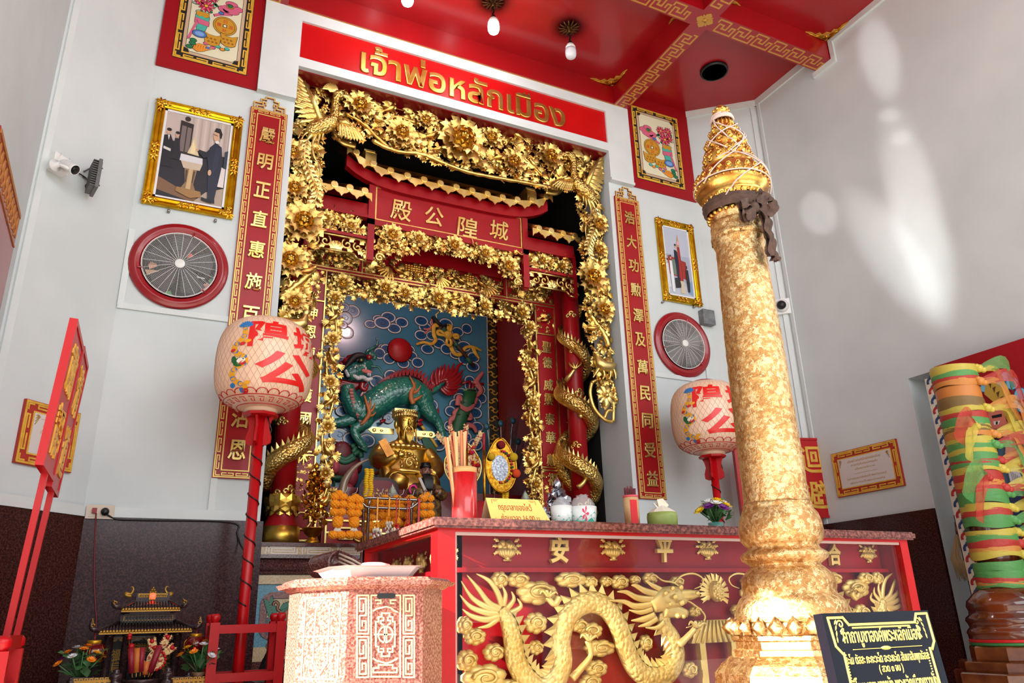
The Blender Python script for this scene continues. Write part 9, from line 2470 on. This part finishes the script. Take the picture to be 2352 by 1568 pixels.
mb.build('carved_line',P(196,176,160),gs)
mb=MB();mb.box((b.x-0.05,YG2-0.08,0.0),(b.x+0.30,YG2+0.10,b.z-rr_*0.7));mb.build('post','dark_granite',gs)
# --- small granite spirit shrine at the lower left
YH=-0.60
def H7(zx,zy,dy=0.0):q=Yp(150+zx/6.589,1330+zy/6.589,YH+dy);return Vector((q.x,YH+dy,q.z))
KH=abs(H7(1500,900).x-H7(900,900).x)/600
def hx(zx):return H7(zx,800).x
def hz(zy):return H7(1200,zy).z
XC=H7(1235,700).x
mat('shrine_stone',(44,30,32),0.22,col2=(76,54,54),nscale=110,nmix=(0.42,0.75));mat('shrine_gold',(172,128,44),0.4,0.5)
sh=thing('spirit_shrine','small dark granite shrine with two tiled roofs standing against the granite dado','shrine',(XC,YH,0))
def sroof(name,top0,top1,ztop,b0,b1,zbot,tipl,tipr,n):
 mb=MB();d0,d1=0.02,0.22
 t0,t1,c0,c1=hx(top0),hx(top1),hx(b0),hx(b1);zt,zb=hz(ztop),hz(zbot)
 v=[(t0,YH+0.06,zt),(t1,YH+0.06,zt),(c1,YH-0.12,zb),(c0,YH-0.12,zb),(t0,YH+0.30,zt),(t1,YH+0.30,zt),(c1,YH+0.48,zb),(c0,YH+0.48,zb),(c0,YH-0.12,zb-0.014),(c1,YH-0.12,zb-0.014),(c1,YH+0.48,zb-0.014),(c0,YH+0.48,zb-0.014)]
 mb.add(v,[(3,2,1,0),(0,1,5,4),(4,5,6,7),(3,0,4,7),(1,2,6,5),(8,9,2,3),(9,10,6,2),(11,8,3,7),(8,11,10,9)]);o=mb.build(name,'shrine_stone',sh)
 mb=MB();mb.use('shrine_stone')
 for i in range(n):
  f=(i+0.5)/n;xa=c0+(c1-c0)*f
  xt=min(max(xa,t0),t1);g=1.0 if xt==xa else max(0.12,1-abs(xa-xt)/max(1e-6,(t0-c0)if xa<t0 else(c1-t1)))
  mb.tube([(xa,YH-0.122,zb+0.006),(xa+(0.0),YH-0.12+0.18*g,zb+(zt-zb)*g+0.006)],0.0085,6)
 mb.build('tile_rolls','shrine_stone',o)
 mb=MB()
 for i in range(n):
  xa=c0+(c1-c0)*(i+0.5)/n;mb.ell((xa,YH-0.125,zb+0.002),(0.009,0.004,0.009),7,4)
 mb.bar((c0,YH-0.122,zb-0.008),(c1,YH-0.122,zb-0.008),0.004,0.008);mb.build('tile_ends','shrine_gold',o)
 for s,tt,cc,tip in((-1,t0,c0,tipl),(1,t1,c1,tipr)):
  e=H7(*tip,-0.14);mb=MB();mb.tube(spline([(tt,YH+0.05,zt+0.004),((tt+cc)/2,YH-0.04,(zt+zb)/2+0.008),(cc+s*0.005,YH-0.13,zb+0.012),((cc+e.x)/2+s*0.022,YH-0.14,zb+0.03),e],5),[0.012]*12+[0.016,0.016,0.016,0.015,0.013,0.011,0.009,0.007,0.005],7);mb.build('hip_ridge','shrine_stone',o)
  mb=MB();m_=Vector(((cc+e.x)/2+s*0.015,YH-0.158,zb+0.035));mb.tube([m_+Vector((0.012*math.cos(i*0.7)*(1-i/10),-0.002,0.014*math.sin(i*0.7)*(1-i/10)+0.0))for i in range(9)],0.0035,5);mb.tube([m_+Vector((0,0,0.01)),Vector((e.x,YH-0.156,e.z))],0.004,5);mb.build('ridge_scroll','shrine_gold',o)
 return o
sroof('upper_roof',1000,1530,350,800,1680,462,(735,320),(1780,300),20)
sroof('lower_roof',800,1640,650,515,1890,782,(415,590),(2045,565),30)
def sbox(name,x0,x1,z0,z1,d0,d1,m='shrine_stone'):
 mb=MB();mb.box((hx(x0),YH+d0,hz(z1)),(hx(x1),YH+d1,hz(z0)));return mb.build(name,m,sh)
rd=sbox('upper_ridge',1010,1530,200,352,0.10,0.24)
mb=MB();mb.box((hx(1040),YH+0.094,hz(262)),(hx(1490),YH+0.10,hz(205)))
mb.build('ridge_band','shrine_gold',rd)
mb=MB()
for i in range(18):mb.tube([(hx(1055+i*24),YH+0.092,hz(255)),(hx(1067+i*24),YH+0.092,hz(212)),(hx(1079+i*24),YH+0.092,hz(255))],0.0018,4)
mb.build('ridge_lattice','shrine_stone',rd)
mb=MB();mb.box((hx(1210),YH+0.085,hz(302)),(hx(1312),YH+0.10,hz(198)));mb.build('lamp_plate','shrine_gold',rd)
mat('led_red',(255,60,40),0.3,emit=5.0)
mb=MB();mb.ell((hx(1264),YH+0.08,hz(248)),(0.018,0.012,0.018),12,8);mb.build('red_lamp','led_red',rd)
mb=MB();
for i,(x,z,r)in enumerate(((1225,185,26),(1262,190,28),(1300,185,26),(1244,150,24),(1280,150,24),(1262,118,22))):mb.ell((hx(x),YH+0.12,hz(z)),r*KH*0.9,8,6)
mb.build('ridge_finial','shrine_gold',rd)
for s,pts in((-1,[(1000,255),(930,245),(915,215),(960,225),(1000,215),(1030,160),(1020,115),(990,120)]),(1,[(1530,245),(1590,240),(1612,210),(1570,220),(1540,205),(1515,160),(1530,110),(1565,118)])):
 mb=MB();mb.tube(spline([H7(a,b,0.15)for a,b in pts],4),[0.012]*14+[0.010,0.009,0.009,0.008,0.008,0.007,0.007,0.006,0.006,0.005,0.005,0.004,0.004,0.003,0.003],6);mb.build('dragon_finial','shrine_gold',rd)
sbox('upper_storey',940,1560,470,540,0.04,0.30)
lr=sbox('lower_ridge',805,1650,535,665,0.04,0.30)
mb=MB();mb.box((hx(855),YH+0.034,hz(622)),(hx(1608),YH+0.04,hz(545)));mb.build('fret_band','shrine_gold',lr)
mb=MB(PLY(YH+0.033)@T((hx(855)+hx(1608))/2,(hz(622)+hz(545))/2,0));fret_bars(mb,fret_run(hx(1608)-hx(855)-0.01,0.045,15),0.006,0,0.003);mb.build('fret_pattern','shrine_stone',lr)
cols=(680,945,1440,1705)
for i,zx in enumerate(cols):
 x=hx(zx);mb=MB(T(x,YH,0));mb.lathe([(0.030,0.55),(0.024,0.57),(0.023,hz(860)),(0.030,hz(850)),(0.026,hz(835)),(0.030,hz(800))],16);mb.build('column','shrine_stone',sh)
mb=MB();mb.box((hx(600),YH+0.22,0.50),(hx(1800),YH+0.30,hz(790)));mb.build('rear_wall','black',sh)
mb=MB();mb.box((hx(560),YH-0.36,0.0),(hx(1860),YH+0.42,0.55));mb.build('pedestal','shrine_stone',sh)
for a,b,ap in((700,930,930),(965,1420,930),(1455,1690,930)):
 x0,x1=hx(a),hx(b);z1,z0,zm=hz(855),hz(1000),hz(925);xm=(x0+x1)/2
 poly=[(x0,z1),(x1,z1),(x1,z0),(x1-(x1-x0)*0.12,z0+0.01),(x1-(x1-x0)*0.2,(z0+zm)/2+0.012),(xm+(x1-x0)*0.12,zm),(xm,zm+0.016),(xm-(x1-x0)*0.12,zm),(x0+(x1-x0)*0.2,(z0+zm)/2+0.012),(x0+(x1-x0)*0.12,z0+0.01),(x0,z0)]
 mb=MB(PLY(YH+0.01));mb.use('shrine_stone');mb.prism(poly,-0.01,0.006);mb.use('shrine_gold')
 for i in range(int((x1-x0)/0.022)):mb.tube([(x0+0.012+i*0.022+0.007*math.cos(k*0.8),z1-0.014+0.007*math.sin(k*0.8),0.007)for k in range(8)],0.002,4)
 for s in(0,1):mb.tube([((x0+0.02 if s==0 else x1-0.02)+0.012*(1-k/12)*math.cos(k*0.7),z0+0.035+0.014*(1-k/12)*math.sin(k*0.7),0.007)for k in range(11)],0.0025,4)
 mb.build('arch_valance',None,sh)
for chars,zx,ys in(('福祿自天',765,(1125,1215,1315,1405)),('金銀天地',1525,(1090,1180,1285,1385)),('爺主地',0,())):
 for i,y in enumerate(ys):
  p=H7(zx,y,0.21);mb=MB(PLY(YH+0.218)@T(p.x,p.z,0.0));glyph(mb,chars[i],0.06,None,0.003,0.0006,0,fit=(0.048,0.05));mb.build('character','shrine_gold',sh)
for zx,ch in((1075,'爺'),(1160,'主'),(1240,'地')):
 p=H7(zx,1030,0.21);mb=MB(PLY(YH+0.218)@T(p.x,p.z,0.0));glyph(mb,ch,0.06,None,0.003,0.0006,0,fit=(0.05,0.05));mb.build('character','shrine_gold',sh)
for zx,zy,dy in((780,1345,-0.30),(1565,1320,-0.30),(90,1470,-0.26),(420,1465,-0.26),(1870,1400,-0.26),(2165,1390,-0.26)):
 p=H7(zx,zy,dy);s=1.0 if zx in(780,1565)else 0.62
 mb=MB(T(p.x,p.y,p.z));mb.lathe([(0.032*s,-p.z if zx in(90,420,1870,2165)else-(p.z-0.55)),(0.032*s,-0.075*s),(0.020*s,-0.066*s),(0.034*s,-0.05*s),(0.030*s,-0.03*s),(0.014*s,-0.02*s),(0.020*s,-0.012*s),(0.0,0.0)],14);mb.build('rail_post','shrine_stone',sh)
for a,b,zy in((90,780,1560),(1565,2165,1545)):
 p,q=H7(a,zy,-0.27),H7(b,zy,-0.27);mb=MB();mb.bar(p,q,0.02,0.05);mb.build('rail','shrine_stone',sh)
 mb=MB(PLY(YH-0.281)@T((p.x+q.x)/2,p.z,0));fret_bars(mb,fret_run((q.x-p.x)*0.9,0.03,8),0.005,0,0.002);mb.build('rail_fret','shrine_gold',sh)
 # incense urn
c=H7(1165,1500,-0.16);ur=thing('incense_urn','wide dark stone urn full of ash holding the shrine candles','incense urn',(c.x,c.y,0.551))
ru=KH*300;mb=MB(T(c.x,c.y,0));mb.lathe([(ru*0.6,0.551),(ru*0.85,c.z-0.12),(ru*0.92,c.z-0.03),(ru,c.z-0.012),(ru,c.z),(ru*0.9,c.z),(ru*0.88,c.z-0.03)],32);mb.build('urn_body','shrine_stone',ur)
mb=MB(T(c.x,c.y,c.z-0.025));mb.lathe([(ru*0.89,0),(0,0.006)],24);mb.build('ash',P(110,100,96),ur)
def joss(p0,p1,r,ca,cb,lab):
 a,b=H7(*p0,-0.16),H7(*p1,-0.16);d=(b-a);mb=MB();mb.use(P(*ca));mb.tube([a+d*0.12,b],r,9)
 mb.use(P(*cb))
 for i in range(9):mb.tube([a+d*(0.15+0.09*i)+Vector((r*math.cos(k*0.9)*1.03,r*math.sin(k*0.9)*1.03,0.003*k))for k in range(5)],0.0022,4)
 mb.tube([a-d*0.04,a+d*0.13],0.003,5);tag(mb.build('joss_candle',None),lab,'candle','joss candles at the shrine')
joss((1012,1470),(993,1040),0.019,(140,22,40),(190,120,50),'burgundy joss candle at the left of the shrine urn')
joss((1072,1460),(1092,1040),0.018,(196,110,40),(230,190,90),'orange gold patterned joss candle, second from the left in the shrine urn')
joss((1132,1450),(1168,1030),0.017,(140,22,40),(190,120,50),'burgundy joss candle beside the patterned orange one')
joss((1200,1470),(1240,1240),0.015,(206,110,50),(230,180,90),'short orange joss candle in front of the jewelled fan at the shrine')
joss((1262,1460),(1430,1010),0.018,(140,22,40),(190,120,50),'burgundy joss candle leaning right across the shrine fan')
# jewelled paper fans in the urn
t=thing('ceremonial_fan','small jewelled fan with three plumes in the shrine urn','paper fan',tuple(H7(1330,1480,-0.13)))
A=PLY(YH-0.13)@T(H7(1335,1220).x,hz(1220),0)
mb=MB(A);mb.prism([(p[0]*(1-0.25*(p[1]>0)),p[1])for p in ellipse(0,0,165*KH,160*KH,22)],0,0.008);mb.build('leaf','spangle',t)
mb=MB(A);mb.tube([(0,-160*KH,0),(-0.012,-260*KH,0)],0.006,5);mb.build('handle','gold_dull',t)
for a in(-0.25,0.42,0.92):
 mb=MB(A);mb.use('spangle');L=380*KH if abs(a-0.42)<0.1 else 300*KH
 for i in range(6):
  for q in(0.6,-0.6):put(mb,LEAF2,T(math.sin(a)*L*(0.5+0.08*i),math.cos(a)*L*(0.5+0.08*i),0.006)@RZ(PI/2-a+q)@SCL(0.04,0.022,0.03))
 mb.use(P(190,16,24));mb.ell((math.sin(a)*L,math.cos(a)*L,0.008),0.014,8,6);mb.build('plume',None,t)
for i in range(9):
 mb=MB(A);an=0.2+i*0.33;mb.ell((160*KH*math.sin(an),150*KH*math.cos(an),0.012),0.009,7,5);mb.build('red_bead',P(200,16,26),t)
mb=MB(A);mb.ell((0.0,190*KH,0.012),(0.024,0.014,0.012),9,6);mb.build('pompom',P(180,10,20),t)
t=thing('ceremonial_fan','red pompom wand behind the leftmost candle of the shrine','paper fan',tuple(H7(985,1470,-0.12)))
mb=MB();mb.tube([H7(985,1475,-0.12),H7(965,880,-0.12)],0.004,5);mb.build('handle','gold_dull',t)
for zx,zy,r in((975,850,0.014),(970,890,0.011),(1000,1015,0.018)):
 mb=MB();mb.ell(H7(zx,zy,-0.125),r,8,6);mb.build('pompom',P(180,10,20),t)
 # little palace lanterns hung from the eaves
mat('lantern_glass_red',(96,6,12),0.12,coat=0.6);mat('led_dot',(255,40,40),0.3,emit=6.0);mat('gilt_yellow',(200,150,30),0.3,0.6)
def palace_lantern(zx,zy,r,hook,lab):
 c=H7(zx,zy,-0.16);s=r*KH;t=thing('palace_lantern',lab,'lantern',tuple(c),'small red palace lanterns of the shrine');A=T(*c)
 mb=MB(A);mb.lathe([(0.45*s,-0.72*s),(0.85*s,-0.5*s),(1.0*s,-0.05*s),(0.95*s,0.3*s),(0.7*s,0.62*s),(0.5*s,0.70*s)],24);mb.build('globe','lantern_glass_red',t)
 for i in range(6):
  mb=MB(A@RZ(i*PI/3+0.3));mb.tube(spline([(0.5*s,0,0.70*s),(0.96*s,0,0.3*s),(1.01*s,0,-0.05*s),(0.86*s,0,-0.5*s),(0.46*s,0,-0.72*s)],4),0.028*s,5);mb.build('gilt_rib','gilt_yellow',t)
 mb=MB(A);mb.lathe([(0.52*s,0.66*s),(0.5*s,0.78*s),(0.52*s,0.92*s),(0.40*s,0.94*s)],20)
 for i in range(12):put(mb,LEAF2,RZ(i*PI/6)@T(0.42*s,0,0.72*s)@Matrix.Rotation(0.85,4,'Y')@SCL(0.55*s,0.42*s,0.2*s))
 mb.build('gilt_cap','gilt_yellow',t)
 mb=MB(A)
 for i in range(12):put(mb,LEAF2,RZ(i*PI/6)@T(0.40*s,0,-0.76*s)@Matrix.Rotation(-0.5,4,'Y')@SCL(0.5*s,0.4*s,0.2*s))
 mb.build('gilt_skirt','gilt_yellow',t)
 va_=(CAM-c).normalized();mb=MB();mb.ell(tuple(c+Vector((va_.x,va_.y,0))*0.93*s+Vector((0,0,-0.3*s))),0.07*s,7,5);mb.build('glow_lamp','led_dot',t)
 mb=MB();mb.tube([c+Vector((0,0,0.93*s)),H7(hook[0],hook[1],-0.15),H7(hook[0]+4,hook[1]-60,-0.13)],0.004,5);mb.build('hanger',P(130,16,26),t)
palace_lantern(415,1115,200,(450,860),'small red glass lantern hanging at the left eave of the shrine')
palace_lantern(1968,985,180,(1990,790),'small red glass lantern hanging at the right eave of the shrine')
# flower vases
mat('porcelain',(224,214,206),0.2,coat=0.5)
def shrine_vase(zx,zy,hh,R_,cols,seed,lab):
 c=H7(zx,zy,-0.24);t=thing('flower_vase',lab,'flower vase',(c.x,c.y,0.551));k=KH
 mb=MB(T(c.x,c.y,0));mb.use('porcelain');mb.lathe([(0.03,0.551),(0.052,c.z-0.14),(0.05,c.z-0.08),(0.026,c.z-0.04)],18);mb.use(P(120,90,60));mb.lathe([(0.026,c.z-0.04),(0.027,c.z-0.025),(0.040,c.z),(0.034,c.z),(0.024,c.z-0.02)],18);mb.build('vase_body',None,t)
 bouquet(t,(c.x,c.y,c.z),R_,hh,cols,seed,0.030)
O_,W3,Y3,M3=(240,140,20),(226,226,232),(236,176,30),(110,20,90)
shrine_vase(205,1500,0.165,0.125,[O_,W3,O_,W3,O_,Y3,O_,W3,O_,M3,O_,M3,O_],4,'vase of orange and white daisies at the left of the small shrine')
shrine_vase(2020,1400,0.165,0.125,[O_,O_,W3,O_,Y3,W3,O_,O_,M3,O_,W3,O_],6,'vase of orange and white daisies at the right of the small shrine')
